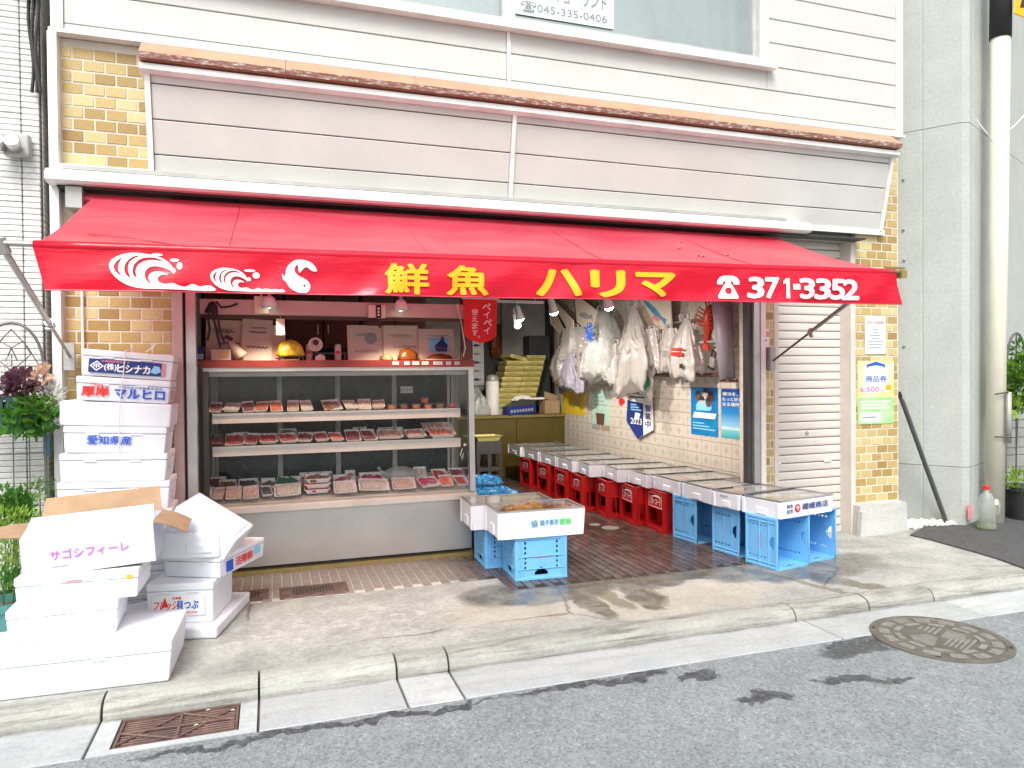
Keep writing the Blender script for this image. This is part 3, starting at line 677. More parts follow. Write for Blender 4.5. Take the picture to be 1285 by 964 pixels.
# four-pointed star in the centre of a tile
st = mth(t, 'ADD', mth(t, 'POWER', mth(t, 'MULTIPLY', ax, 21), .8), mth(t, 'POWER', mth(t, 'MULTIPLY', az, 21), .8))
oi = t.nodes.new('ShaderNodeObjectInfo').outputs['Random']
k = ramp(t, st, [(.92, (1, 1, 1)), (1.0, (0, 0, 0))])
k2 = mth(t, 'MULTIPLY', k, mth(t, 'ADD', mth(t, 'MULTIPLY', oi, .5), .45))
c = mixc(t, k2, ramp(t, noise(t, wpos(t), 3, 5), [(.3, (.60, .54, .47)), (.7, (.66, .60, .53))]), (.47, .42, .40))
_lk(t, c, p.inputs['Base Color']); p.inputs['Roughness'].default_value = .22
mat('tile_grout', (.36, .28, .23), .9)
tw = obj('tiled_wall', MB().box(4.2, 4.255, 5.33, 10.4, 0, 2.69), 'tile_grout', shop)
TY, TZ = .17, .134; tm = bpy.data.meshes.new('t'); b_ = bmesh.new(); bmesh.ops.create_cube(b_, size=1)
for q in b_.verts: q.co = Vector((q.co.x * .012, q.co.y * (TY - .004), q.co.z * (TZ - .004)))
bmesh.ops.bevel(b_, geom=b_.edges[:], offset=.0012, segments=1, affect='EDGES'); b_.to_mesh(tm); b_.free()
tl = []
for i in range(29):
    for j in range(20): tl.append((5.43 + TY * i, .07 + TZ * j))
visT = sorted([q for q in tl if q[0] > 5.55 and .5 < q[1] < 2.2], key=lambda q: q[0] + (.0 if .55 < q[1] < 1.5 else 1.2))
nr = set(visT[:295]); rest = MB()
for q in tl:
    if q in nr: obj('tile', tm, 'wall_tile', tw, (4.1985, q[0], q[1]))
    else: rest.box(4.193, 4.2, q[0] - TY / 2 + .002, q[0] + TY / 2 - .002, q[1] - TZ / 2 + .002, q[1] + TZ / 2 - .002)
m, t, p = base('wall_tile_far'); v = wpos(t); sx = t.nodes.new('ShaderNodeSeparateXYZ'); _lk(t, v, sx.inputs[0])
def cell(a, off, TP):
    f = mth(t, 'FRACT', mth(t, 'DIVIDE', mth(t, 'SUBTRACT', a, off), TP)); return mth(t, 'MULTIPLY', mth(t, 'ABSOLUTE', mth(t, 'SUBTRACT', f, .5)), TP)
st = mth(t, 'ADD', mth(t, 'POWER', mth(t, 'MULTIPLY', cell(sx.outputs[1], 5.345, TY), 21), .8), mth(t, 'POWER', mth(t, 'MULTIPLY', cell(sx.outputs[2], .003, TZ), 21), .8))
c = mixc(t, mth(t, 'MULTIPLY', ramp(t, st, [(.92, (1, 1, 1)), (1.0, (0, 0, 0))]), .7), ramp(t, noise(t, v, 3, 5), [(.3, (.60, .54, .47)), (.7, (.66, .60, .53))]), (.47, .42, .40))
_lk(t, c, p.inputs['Base Color']); p.inputs['Roughness'].default_value = .22
ro = obj('tiling', rest, 'wall_tile_far', tw); ro['kind'] = 'stuff'

# ================================================================== neighbours
# left: house faced with pale split tile strips
lb = thing('neighbour_house', 'white house faced with rough pale tile strips beside the fish shop', 'building', (0, 0, 0))
m, t, p = base('split_tile'); v = wpos(t)
_lk(t, ramp(t, noise(t, v, 30, 5, .7), [(.3, (.64, .64, .61)), (.7, (.76, .76, .73))]), p.inputs['Base Color']); p.inputs['Roughness'].default_value = .8
bump(t, p, noise(t, v, 38, 5, .65), .8, .012)
mat('tile_joint', (.2, .19, .22), .9)
fwl = obj('front_wall', MB().box(-6, -1.362, 5.262, 9, 0, 7), 'tile_joint', lb)
swl = obj('side_wall', MB().box(-1.361, -1.352, 5.27, 9, 0, 7), 'tile_joint', lb)
RP = .0368; zb = .62; XJ = wy(29, 300, 5.25).x
tA = rbox(XJ - .003 - (-2.3), .02, RP - .003, .004, 1); tB = rbox(-1.362 - XJ - .003, .02, RP - .003, .004, 1); tS = rbox(.02, 1.2, RP - .003, .003, 1)
mat('split_tile_side', (.55, .52, .47), .85, var=.15, scale=20, bumpk=.4, world=True)
for k in range(112):
    z = zb + k * RP; dy = random.uniform(-.002, .002)
    obj('tile_strip', tA, 'split_tile', fwl, ((XJ - .003 - 2.3) / 2, 5.257 + dy, z))
    obj('tile_strip', tB, 'split_tile', fwl, ((XJ + .003 - 1.362) / 2 , 5.257 - dy, z))
    obj('tile_strip', tS, 'split_tile_side', swl, (-1.358, 5.87, z))
lw = obj('lower_wall', MB().box(-6, -1.4, 5.24, 5.262, 0, .6), 'split_tile', lb)
# outdoor lamp on that wall
ol = thing('wall_lamp', 'grey twin spot floodlight box on the pale tiled wall', 'lamp', tuple(wy(22, 185, 5.2)))
obj('junction_box', rbox(.14, .07, .14, .012, 2), 'steel_dull', ol, (0, .0, -.06))
for dx in (-.06, .02):
    obj('spot_head', MB().lathe([(.012, -.06), (.03, -.055), (.042, .0), (.045, .03), (.04, .034), (.005, .03)], 18, Matrix.Rotation(R(70), 4, 'X')), 'steel', ol, (dx - .02, -.085, .0), smooth=True)
# black cable bundle in the gap
cb = MB()
for k in range(3): cb.tube([(-1.385 + k * .02 + .012 * math.sin(i * .9 + k), 5.2 - .008 * k, 3.28 + i * .09) for i in range(24)], .011, 6)
cb.box(-1.43, -1.33, 5.14, 5.2, 3.86, 3.98)
tag(obj('cable_bundle', cb, 'black'), 'black cable bundle with clamp running up between the two houses', 'cable')

# right: concrete pier standing askew
pr = thing('concrete_pier', 'grey concrete viaduct pier standing askew beside the brick pillar', 'pier', (0, 0, 0))
A = Vector((6.36, 5.14)); dl = Vector((-.33, .47)).normalized(); dr = Vector((.71, .32)).normalized()
def P2(a, b): q = A + dl * a + dr * b; return (q.x, q.y)
ch = .05
def pierpoly(g): return [P2(ch + g, g), P2(3.4, g), P2(3.4, 4.5), P2(g, 4.5), P2(g, ch + g)]
segs = [(-.1, .559), (.565, 3.881), (3.887, 7.5)]
for z0_, z1_ in segs:
    mb = MB()
    # the left face is cast in two panels with a groove between
    mb.prism([P2(ch, 0), P2(.375, 0), P2(.379, .005), P2(.391, .005), P2(.395, 0), P2(3.4, 0), P2(3.4, 4.5), P2(0, 4.5), P2(0, .17), P2(.012, .165), P2(.012, .152), P2(0, .147), P2(0, ch)], UX, UY, (0, 0, z1_ - z0_), (0, 0, z0_))
    obj('concrete_lift', mb, 'pier_concrete', pr)
obj('joint_core', MB().prism(pierpoly(.012), UX, UY, (0, 0, 7.4), (0, 0, -.05)), 'pier_concrete', pr)
nP = Vector((dl.y, -dl.x, 0)); nP = -nP if nP.x > 0 else nP     # outward from the left face
for (x, y) in ((1131, 225), (1131, 288), (1132, 326), (1132, 434)):
    d_ = _ray(x + 3, y); A3 = Vector((A.x, A.y, 0)); q = EYEP + d_ * ((A3 - EYEP).dot(nP) / d_.dot(nP))
    obj('tie_bolt', MB().lathe([(.001, 0), (.014, 0), (.011, .018), (.001, .02)], 10, nP.to_track_quat('Z', 'Y').to_matrix().to_4x4()), 'steel_dull', pr, tuple(q))
# red paint mark on the pier foot
q = P2(-.002, .1)
obj('paint_mark', MB().box(-.002, .002, -.02, .02, 0, .14), 'ink_pink', pr, (A.x + .02 * dr.x - .004, A.y + .02 * dr.y - .012, .06), (0, 0, math.atan2(dr.y, dr.x) + 1.0))

# ================================================================== awning
aw = thing('awning', 'red vinyl shop awning with wave pattern and yellow shop name', 'awning', (0, 0, 0))
XL, XR = -1.075, 4.20
def bar_pt(s):  # along the front bar
    return Vector((XL + (XR - XL) * s, 4.03 - .06 * s, 2.15 + .055 * s))
def top_pt(s): return Vector((-1.045 + 5.23 * s, 5.16, 2.648))
def can(a, b):
    q = top_pt(a).lerp(bar_pt(a), b)
    sag = math.sin(b * math.pi) * (.018 + .008 * math.sin(a * 21) + .006 * math.sin(a * 47 + 1))
    q.z += -sag + .010 * math.sin(a * 33 + b * 5) * math.sin(b * math.pi) + .006 * math.sin(a * 90 + b * 9) * b * (1 - b) * 2
    return q
ac = obj('canopy', MB().grid(150, 24, can), 'awning_top', aw, smooth=True)
# seams and stitched patches are raised welts of the same cloth
for s in (.165, .37, .58, .79): obj('seam', MB().tube([can(s, b / 14) + Vector((0, -.001, .002)) for b in range(15)], .004, 5, flat=.5), 'awning_top', aw)
sm_ = MB(); sm_.tube([can(.03 + .0, .72) + Vector((0, 0, .003)), can(.07, .82) + Vector((0, 0, .003)), can(.13, .97) + Vector((0, 0, .003))], .003, 4)
obj('seam', sm_, 'awning_top', aw)
mat('dirt_spot', (.75, .72, .68), .8)
for s, b in ((.735, .55), (.74, .72), (.745, .73), (.765, .35), (.80, .62)):
    q = can(s, b); o = obj('spot', MB().lathe([(.001, .002), (.014, .002), (.012, .004), (.001, .005)], 10), 'dirt_spot', aw, q, (R(-23), 0, 0))
# front roller bar wrapped in cloth
obj('front_bar', MB().tube([bar_pt(i / 24) + Vector((0, -.004, -.006)) for i in range(25)], .024, 12), 'awning_valance', aw, smooth=True)
bl_ = bar_pt(-.02); br_ = bar_pt(1.012)
mb = MB(); mb.tube([bar_pt(-.024), bar_pt(.003)], .016, 10); mb.tube([bar_pt(-.028) + Vector((0, 0, .02)), bar_pt(-.024) + Vector((0, .02, -.05))], .03, 10); obj('bar_joint', mb, 'pole_metal', aw)
mb = MB(); mb.tube([bar_pt(.997), bar_pt(1.012)], .018, 10); mb.box(br_.x - .02, br_.x + .03, br_.y - .03, br_.y + .03, br_.z - .045, br_.z + .01); mb.tube([br_ + Vector((-.12, .02, .03)), br_ + Vector((.05, .01, .03))], .008, 6); obj('bar_joint', mb, 'brass', aw)
# hanging valance with soft folds
def val(a, b):
    q = bar_pt(a) + Vector((0, -.022, -.018))
    h = .205 + .01 * a
    q.z -= b * h
    if a > .97: q.x += b * .05 * (a - .97) / .03
    if a < .03: q.x += b * .045 * (.03 - a) / .03
    f = .008 * math.sin(a * 26 + 2.4 * b) + .0055 * math.sin(a * 61 + 3.3 * b + 1) + .006 * math.sin(a * 14 - 4 * b) + .003 * math.sin(a * 120 + 5 * b)
    d1 = math.exp(-((a - .055 + .06 * b) / .035) ** 2) * .012 - math.exp(-((a - .10 + .09 * b) / .03) ** 2) * .010
    q.y += (f + d1) * (.25 + b) - .004
    return q
va = obj('valance', MB().grid(260, 14, val), 'awning_valance', aw, smooth=True)
mb = MB(); mb.tube([val(i / 120, 1) for i in range(121)], .0035, 5); obj('hem', mb, 'awning_top', aw)
def vfn(u_, z_):   # place print on the hanging cloth: u = pixel column, z_ = 0..1 from the hem up
    q = val(u_, 1 - z_); return q + Vector((0, -.006, 0))
def s_of(x):       # position along the valance of a place seen at column x of the photograph
    lo, hi = 0.0, 1.0
    for _ in range(40):
        mid = (lo + hi) / 2; q = val(mid, .5) - EYEP
        if 642.5 + FPX * q.dot(RT) / q.dot(FW) < x: lo = mid
        else: hi = mid
    return lo
def print_on(name, body, x0, x1, b0, b1, ink, bold=0, par=None, sub=True):
    """fit a drawing between columns x0..x1, and heights b0..b1 (0 hem, 1 bar)"""
    vs, fs = text2d(body, bold) if isinstance(body, str) else body
    ax0, ax1 = min(q[0] for q in vs), max(q[0] for q in vs); ay0, ay1 = min(q[1] for q in vs), max(q[1] for q in vs)
    s0, s1 = s_of(x0), s_of(x1); asp = (ay1 - ay0); out = MB()
    for i, (da, db) in enumerate(rings(bold, 8)):
        bm_ = bmesh.new(); L = [bm_.verts.new((q[0], q[1], 0)) for q in vs]
        for f in fs:
            try: bm_.faces.new([L[i_] for i_ in f])
            except ValueError: pass
        bmesh.ops.triangulate(bm_, faces=bm_.faces[:])
        for _ in range(3):
            lim = (ax1 - ax0) / max(1, (x1 - x0) / 12)
            es = [e_ for e_ in bm_.edges if e_.calc_length() > lim]
            if not es: break
            bmesh.ops.subdivide_edges(bm_, edges=es, cuts=1); bmesh.ops.triangulate(bm_, faces=bm_.faces[:])
        bm_.verts.index_update()
        out.add([tuple(vfn(s0 + (s1 - s0) * (v_.co.x + da - ax0) / (ax1 - ax0), b0 + (b1 - b0) * (v_.co.y + db - ay0) / (ay1 - ay0)) + Vector((0, -.00015 * i, 0))) for v_ in bm_.verts], [tuple(v_.index for v_ in f.verts) for f in bm_.faces]); bm_.free()
    me = out.mesh(name, fix=False)
    return obj(name, me, ink, par or va)
for ch_, x0, x1, b0, b1 in (('鮮', 484, 537, .06, .84), ('魚', 562, 612, .06, .83), ('ハ', 675, 727, .10, .80), ('リ', 743, 782, .08, .81), ('マ', 799, 845, .12, .78)):
    print_on('lettering', ch_, x0, x1, b0, b1, 'ink_yellow', .028 if ch_ in '鮮魚' else .04)
for ch_, x0, x1 in (('3', 939, 957), ('7', 960, 976), ('1', 982, 990), ('-', 995, 1003), ('3', 1004, 1021), ('3', 1024, 1041), ('5', 1043, 1059), ('2', 1058, 1076)):
    print_on('lettering', shape2d([[(.05, .72), (.1, .86), (.55, 1), (1, 1), (1, 0), (.5, 0), (.5, .8)]]) if ch_ == '1' else ch_, x0, x1, .42 if ch_ == '-' else .13, .55 if ch_ == '-' else .74, 'ink_white', .03 if ch_ not in '-1' else .015)
def circ(x, y, r_, n=18, ry=None): return [(x + r_ * math.cos(2 * math.pi * i / n), y + (ry or r_) * math.sin(2 * math.pi * i / n)) for i in range(n)]
tel = shape2d([[(0, .62), (0, .78), (.1, .92), (.3, 1), (.7, 1), (.9, .92), (1, .78), (1, .62), (.74, .62), (.72, .74), (.62, .76), (.62, .66), (.68, .6), (.8, .4), (.97, .12), (.97, 0), (.03, 0), (.03, .12), (.2, .4), (.32, .6), (.38, .66), (.38, .76), (.28, .74), (.26, .62)], circ(.5, .34, .15)])
print_on('telephone_mark', tel, 899, 927, .08, .78, 'ink_white')
def smooth_loop(P, n=4):
    out = []
    for i in range(len(P)):
        p0, p1, p2, p3 = (Vector(P[(i + k - 1) % len(P)]) for k in range(4))
        for j in range(n):
            t_ = j / n
            out.append(tuple(.5 * ((2 * p1) + (p2 - p0) * t_ + (2 * p0 - 5 * p1 + 4 * p2 - p3) * t_ * t_ + (3 * p1 - p0 - 3 * p2 + p3) * t_ ** 3)))
    return out
def wave_loops(tail):
    o_ = [(538, 370), (546, 340), (572, 318), (612, 302), (660, 295), (720, 300), (780, 312), (826, 338), (850, 368), (860, 402), (838, 384), (806, 370), (770, 362), (735, 368), (714, 390), (712, 422), (728, 448), (742, 452), (728, 425), (738, 402), (764, 390), (800, 393), (830, 408), (796, 408), (776, 424), (782, 446), (815, 456), (850, 450), (880, 462), (915, 468), (950, 452), (985, 464), (1020, 458), (1050, 462)]
    o_ += [(1080 + k * 30, 466 - (6 if k % 2 else 0)) for k in range(tail)] + [(1060 + tail * 30, 486), (900, 484), (780, 482), (700, 480), (640, 468), (592, 444), (556, 410)]
    H_ = [[(560, 372), (572, 345), (600, 322), (588, 350), (582, 385), (596, 415), (575, 400)], [(612, 388), (618, 352), (650, 318), (690, 308), (655, 328), (634, 352), (630, 392), (640, 425), (622, 412)], [(652, 385), (662, 352), (700, 322), (760, 318), (800, 336), (750, 330), (706, 340), (676, 362), (666, 395), (672, 425), (655, 410)]]
    return [smooth_loop(q, 3) for q in [o_] + H_]
def flip(L): return [[(x, -y) for x, y in q] for q in L]
def drops(L): return shape2d(flip([circ(x, y, r_, 12, r2) for x, y, r_, r2 in L]))
print_on('wave_print', shape2d(flip(wave_loops(0))), 137, 271, .03, .93, 'ink_white')
print_on('wave_print', drops(((860, 340, 24, 9), (886, 372, 15, 22), (856, 400, 9, 14), (770, 312, 30, 7))), 190, 229, .45, .93, 'ink_white')
print_on('wave_print', shape2d(flip(wave_loops(4))), 264, 358, .03, .62, 'ink_white')
print_on('wave_print', drops(((860, 340, 24, 9), (886, 372, 15, 22), (856, 400, 9, 14))), 306, 326, .3, .6, 'ink_white')
fish = [(1131, 296), (1112, 270), (1075, 257), (1038, 262), (1012, 288), (1004, 322), (994, 310), (996, 330), (1008, 340), (1022, 362), (1042, 374), (1062, 380), (1090, 378), (1102, 362), (1100, 344), (1086, 330), (1060, 318), (1044, 304), (1042, 288), (1054, 276), (1060, 305), (1076, 290), (1088, 284), (1100, 290), (1112, 298)]
print_on('fish_print', shape2d(flip([smooth_loop(fish, 3), circ(1080, 353, 5, 10)])), 354, 398, .03, .88, 'ink_white')
# folding arms and wall brackets
la0, la1 = bar_pt(-.024) + Vector((0, .02, -.04)), Vector((-1.19, 5.16, 1.63))
mid = la0.lerp(la1, .62)
ar = obj('arm', MB().tube([la0, mid], .017, 10), 'steel', aw)
obj('arm_rod', MB().tube([mid, la1], .010, 8), 'pole_metal', ar)
mb = MB(); mb.tube([mid - Vector((0, .02, -.01)), mid + Vector((0, .03, -.012))], .024, 10); mb.tube([mid + Vector((-.02, 0, -.03)), mid + Vector((.02, 0, -.03))], .012, 8); obj('arm_clamp', mb, 'steel', ar)
obj('arm_bracket', MB().box(-1.225, -1.165, 5.14, 5.172, 1.55, 1.72), 'steel_dull', aw)
ra0, ra1 = val(.945, .9) + Vector((.0, .05, .04)), Vector((4.15, 5.19, 1.60))
mid = ra0.lerp(ra1, .5)
ar = obj('arm', MB().tube([ra0, mid], .015, 10), 'pole_metal', aw)
obj('arm_rod', MB().tube([mid, ra1], .009, 8), 'steel_dark', ar)
mb = MB(); mb.tube([mid - Vector((.02, .02, -.01)), mid + Vector((.01, .03, -.012))], .02, 10); mb.tube([mid + Vector((-.01, 0, -.035)), mid + Vector((.02, .01, -.035))], .012, 8); obj('arm_clamp', mb, 'pole_metal', ar)
obj('arm_bracket', MB().box(4.118, 4.172, 5.19, 5.248, 1.52, 1.71), 'steel_dull', aw)
# wall roller casing behind the top edge
obj('roller', MB().tube([(-1.12, 5.175, 2.63), (4.18, 5.175, 2.63)], .035, 12), 'awning_top', aw)
mb = MB(); mb.box(-1.19, -1.10, 5.10, 5.24, 2.56, 2.69); mb.tube([(-1.10, 5.12, 2.55), (-1.08, 5.06, 2.50)], .02, 8); obj('gear_box', mb, 'steel_dull', aw)

# ================================================================== display case
dc = thing('display_case', 'refrigerated steel and glass fish display case with two shelves', 'display case', (0, 0, 0))
CX0, CX1, CF, CB = -.475, 1.60, 5.75, 6.42
mat('case_steel', (.55, .55, .53), .3, .6, var=.08, scale=3, grime=.25, grimec=(.34, .33, .29))
mat('case_white', (.74, .70, .63), .35, .1, var=.08, scale=5, grime=.3, grimec=(.4, .34, .25))
mat('red_trim', (.27, .045, .035), .3, .2, var=.15)
mat('case_dark', (.012, .016, .016), .25, .1, var=.3)
obj('base_panel', MB().box(CX0, CX1 - .03, CF, CB, .06, .47), 'case_steel', dc)
mb = MB(); mb.box(CX0, CX1 - .03, CF - .025, CB, .002, .035); obj('kick_plate', mb, 'brass', dc)
obj('kick_gap', MB().box(CX0 + .01, CX1 - .04, CF + .03, CB, .035, .06), 'black', dc)
obj('sill', MB().prism([(CF - .03, .475), (CF - .03, .515), (CF + .005, .53), (CF + .06, .53), (CF + .06, .475)], UY, UZ, (CX1 - CX0 + .01, 0, 0), (CX0, 0, 0)), 'case_white', dc)
obj('deck', MB().prism([(CF + .062, .50), (CF + .062, .535), (CB - .05, .60), (CB - .05, .50)], UY, UZ, (CX1 - CX0 - .06, 0, 0), (CX0 + .02, 0, 0)), 'case_white', dc)
for x0, x1, m_ in ((CX0, CX0 + .035, 'steel_dark'), (CX1 - .045, CX1, 'steel')):
    mb = MB(); mb.prism([(CF - .025, .53), (CF + .03, .53), (CF + .06, 1.575), (CF + .005, 1.575)], UY, UZ, (x1 - x0, 0, 0), (x0, 0, 0)); obj('front_post', mb, m_, dc)
    mb = MB(); mb.box(x0 + .002, x1 - .002, CB - .045, CB, .47, 1.575); obj('rear_post', mb, 'steel_dull', dc)
    obj('side_glass', MB().prism([(CF + .03, .53), (CB - .05, .53), (CB - .05, 1.57), (CF + .06, 1.57)], UY, UZ, (.005, 0, 0), (x0 + .015, 0, 0)), 'side_glass', dc) if x0 > 0 else None
glass('case_glass', (.98, .985, .985), .016, .02, .008)
mb = MB(); mb.prism([(CF - .012, .532), (CF - .006, .532), (CF + .024, 1.55), (CF + .018, 1.55)], UY, UZ, (CX1 - CX0 - .082, 0, 0), (CX0 + .036, 0, 0)); obj('front_glass', mb, 'case_glass', dc)
obj('top_rail', MB().box(CX0 - .015, CX1 + .005, CF - .004, CF + .05, 1.566, 1.622), 'red_trim', dc)
obj('top_rail_chrome', MB().box(CX0, CX1 - .045, CF + .004, CF + .045, 1.538, 1.565), 'steel', dc)
obj('top_panel', MB().box(CX0, CX1, CF + .052, CB, 1.575, 1.612), 'case_steel', dc)
obj('light_trough', MB().box(CX0 + .04, CX1 - .05, CF + .055, CF + .14, 1.50, 1.545), 'steel_dull', dc)
for z in (1.175, .925):
    s_ = obj('shelf', MB().box(CX0 + .055, CX1 - .095, CF + .10, CB - .14, z + .02, z + .035), 'case_white', dc)
    obj('shelf_lip', MB().prism([(CF + .085, z - .03), (CF + .099, z - .03), (CF + .099, z + .045), (CF + .092, z + .045)], UY, UZ, (CX1 - CX0 - .15, 0, 0), (CX0 + .055, 0, 0)), 'case_white', s_)
    obj('price_rail', MB().box(CX0 + .056, CX1 - .096, CF + .078, CF + .0845, z + .027, z + .04), 'steel', s_)
bx = [CX0 + .04, .07, .55, 1.04, CX1 - .06]
for a, b in zip(bx, bx[1:]):
    d_ = obj('back_door', MB().box(a + .02, b - .02, CB - .03, CB - .02, .62, 1.54), 'case_dark', dc)
    obj('door_frame', MB().box(a, a + .02, CB - .045, CB - .015, .61, 1.545).box(b - .02, b - .0005, CB - .045, CB - .015, .61, 1.545).box(a + .02, b - .02, CB - .044, CB - .016, .605, .62), 'steel_dull', d_)
obj('case_side', MB().box(CX0 + .002, CX0 + .014, CF + .03, CB - .046, .47, 1.574), 'case_dark', dc)
obj('knob', MB().lathe([(.001, 0), (.014, .003), (.017, .014), (.01, .022), (.001, .024)], 12, Matrix.Rotation(R(90), 4, 'X')), 'chrome', dc, (CX1 - .07, CF + .05, .915), smooth=True)
obj('cord', MB().tube([(CX1 - .08, CF + .09, .88), (CX1 - .1, CF + .08, .83), (CX1 - .085, CF + .085, .79), (CX1 - .07, CF + .09, .84)], .004, 6), 'paper_white', dc)
# white hose hanging from the case corner
tag(obj('hose', MB().tube([(1.60, 5.72, .48), (1.615, 5.70, .38), (1.59, 5.66, .25), (1.565, 5.62, .19), (1.60, 5.58, .175), (1.64, 5.55, .21)], .007, 8), 'paper_white', smooth=True), 'thin white hose looping at the display case corner by blue crates', 'hose')
# small sign on the back door of the case
cs = thing('notice_card', 'small white notice card on the dark door inside the display case', 'card', (1.15, CB - .052, 1.34)); obj('sheet', rbox(.11, .004, .06, .001, 1), 'paper_white', cs)
lettering(cs, '刺身用', (-.045, -.002, .018), UX, UZ, .09, .028, 'ink_grey')
# price tickets along the top rail
px = [856, 901, 937, 975, 1026, 1069, 1103]; wd = [.05, .042, .055, .055, .075, .042, .045]
for i, (x, w_) in enumerate(zip(px, wd)):
    q = wy(230 + x * .3112, 456, CF - .002)
    k = thing('price_ticket', f'white price ticket on the red case rail, {ORD[6 - i]} one from the red banner', 'ticket', (q.x, CF - .007, 1.583), group='tickets on the case rail')
    obj('sheet', rbox(w_, .003, .026, .0005, 1), 'paper_white', k); 
    mb = MB()
    for j in range(3): mb.box(-w_ * .35 + j * w_ * .25, -w_ * .35 + j * w_ * .25 + w_ * .17, -.0024, -.0018, .009, .018)
    obj('print', mb, 'ink_grey', k)

# ------------------------------------------------------------------ food in the case
mat('tray_foam', (.8, .79, .77), .45, var=.03)
mat('tray_black', (.02, .02, .025), .3)
for k, c_ in dict(tuna=(.5, .02, .03), beef=(.25, .015, .035), salmon=(.78, .17, .06), pale_fish=(.72, .5, .42), roe=(.6, .14, .05), brown_fish=(.22, .1, .03), dark_sea=(.03, .03, .035), white_fish=(.76, .68, .6), magenta=(.5, .03, .12), green=(.02, .2, .08)).items():
    m_, t_, p_ = base('food_' + k); v_ = coord(t_)
    cc = ramp(t_, noise(t_, v_, 55, 4, .7), [(.3, tuple(x * .6 for x in c_)), (.55, c_), (.75, tuple(min(1, x * 1.25 + .06) for x in c_))])
    _lk(t_, cc, p_.inputs['Base Color']); p_.inputs['Roughness'].default_value = .22; bump(t_, p_, noise(t_, v_, 80, 4), .4, .004)
sheer('cling_film', (.8, .82, .84), .5, .3, .88, .1)
sheer('bag_wrap', (.75, .85, .82), .4, .4, .55, .12)
def tray_mb(w_, d_, h_=.026):
    mb = MB(); t_ = .006
    o_ = [(-w_ / 2, -d_ / 2), (w_ / 2, -d_ / 2), (w_ / 2, d_ / 2), (-w_ / 2, d_ / 2)]
    rings = [(.80, 0), (1, h_), (1.06, h_), (1.06, h_ - .003), (.97, h_ - .002), (.79, .004)]
    mb.v = [(x * k_, y * k_, z) for k_, z in rings for x, y in o_]
    n_ = len(rings)
    mb.f = [(i * 4 + k, i * 4 + (k + 1) % 4, (i + 1) * 4 + (k + 1) % 4, (i + 1) * 4 + k) for i in range(n_ - 1) for k in range(4)] + [(3, 2, 1, 0), tuple((n_ - 1) * 4 + k for k in range(4))]
    return mb
_fc = {}
def lumps(w_, d_, n_, seed, slab=False):
    rn = random.Random(seed); mb = MB()
    for i in range(n_):
        if slab:   # overlapping slices
            x = -w_ * .36 + w_ * .72 * (i + .5) / n_
            mt = Matrix.Translation((x, rn.uniform(-.006, .006), .016 + rn.uniform(0, .004))) @ Euler((rn.uniform(-.08, .08), .5 + rn.uniform(-.15, .15), rn.uniform(-.12, .12))).to_matrix().to_4x4()
            mb.add([(q[0] * w_ / n_ * .95, q[1] * d_ * .36, q[2] * .006) for q in ((-1, -.9, -1), (1, -1, -1), (.95, 1, -1), (-1, .95, -1), (-.9, -.8, 1), (.9, -.9, 1), (.85, .9, 1), (-.9, .85, 1))], [(0, 3, 2, 1), (4, 5, 6, 7), (0, 1, 5, 4), (1, 2, 6, 5), (2, 3, 7, 6), (3, 0, 4, 7)], mt)
        else:
            x, y = rn.uniform(-.34, .34) * w_, rn.uniform(-.32, .32) * d_; r_ = min(w_, d_) * rn.uniform(.14, .24)
            mt = Matrix.Translation((x, y, .012 + r_ * .3)) @ Euler((0, 0, rn.uniform(0, 3))).to_matrix().to_4x4() @ Matrix.Diagonal((1.5, 1, .65, 1))
            mb.lathe([(r_ * .3, -r_ * .9), (r_ * .85, -r_ * .4), (r_, 0), (r_ * .8, r_ * .5), (r_ * .3, r_ * .85)], 8, mt)
    return mb
_cnt = {}
def tray(shelf, x, y, z, w_, d_, food, label, slab=True, n_=5, rot=(0, 0, 0), black=False, h_=.026, film=True, grp=None):
    k = thing('food_tray', label, 'tray', (x, y, z), rot, grp or f'food trays on the {shelf}')
    key = (round(w_, 3), round(d_, 3), black, h_)
    if key not in _fc: _fc[key] = tray_mb(w_, d_, h_).mesh('tray')
    obj('tray_body', _fc[key], 'tray_black' if black else 'tray_foam', k)
    if food: obj('fish_slices' if slab else 'fish_pieces', lumps(w_, d_, n_, x * 97 + z * 13 + y, slab), 'food_' + food, k, smooth=not slab)
    if film: obj('film', MB().grid(4, 3, lambda a, b: ((a - .5) * w_ * 1.04, (b - .5) * d_ * 1.04, h_ + .003 + .010 * math.sin(a * math.pi) * math.sin(b * math.pi))), 'cling_film', k, smooth=True)
    return k
FN = dict(tuna='red tuna slices', beef='dark red fish blocks', salmon='orange salmon', pale_fish='pale pink fish', roe='orange roe', brown_fish='brown simmered fish', dark_sea='dark seaweed', white_fish='white fish', magenta='bright magenta roe', green='green leaves')
def zx(x, y=5.95): return wy(230 + x * .3112, 560, y).x
rj = random.Random(5)
def run(shelf, z, y, items):
    for i, it in enumerate(items):
        x0, x1, food, kw = it
        xa, xb = zx(x0, y), zx(x1, y); wd_ = (xb - xa) * .93
        q = dict(kw); d_ = q.pop('d', .15); dy = q.pop('dy', 0); dz = q.pop('dz', 0); tl_ = -q.pop('tilt', -.42); what = q.pop('what', None)
        lab = what or f"{'black' if q.get('black') else 'white'} tray of {FN[food] if food else 'nothing'}, {ORD[i]} from the steel post, {shelf}"
        tray(shelf, (xa + xb) / 2, y + dy + rj.uniform(-.02, .015), z + dz + d_ * .5 * abs(tl_) * .8, wd_ / 1.06, d_, food, lab, rot=(tl_ * rj.uniform(.7, 1.25), rj.uniform(-.05, .05), rj.uniform(-.16, .16)), **q)
tz, mz = 1.21 + .012, .96 + .012
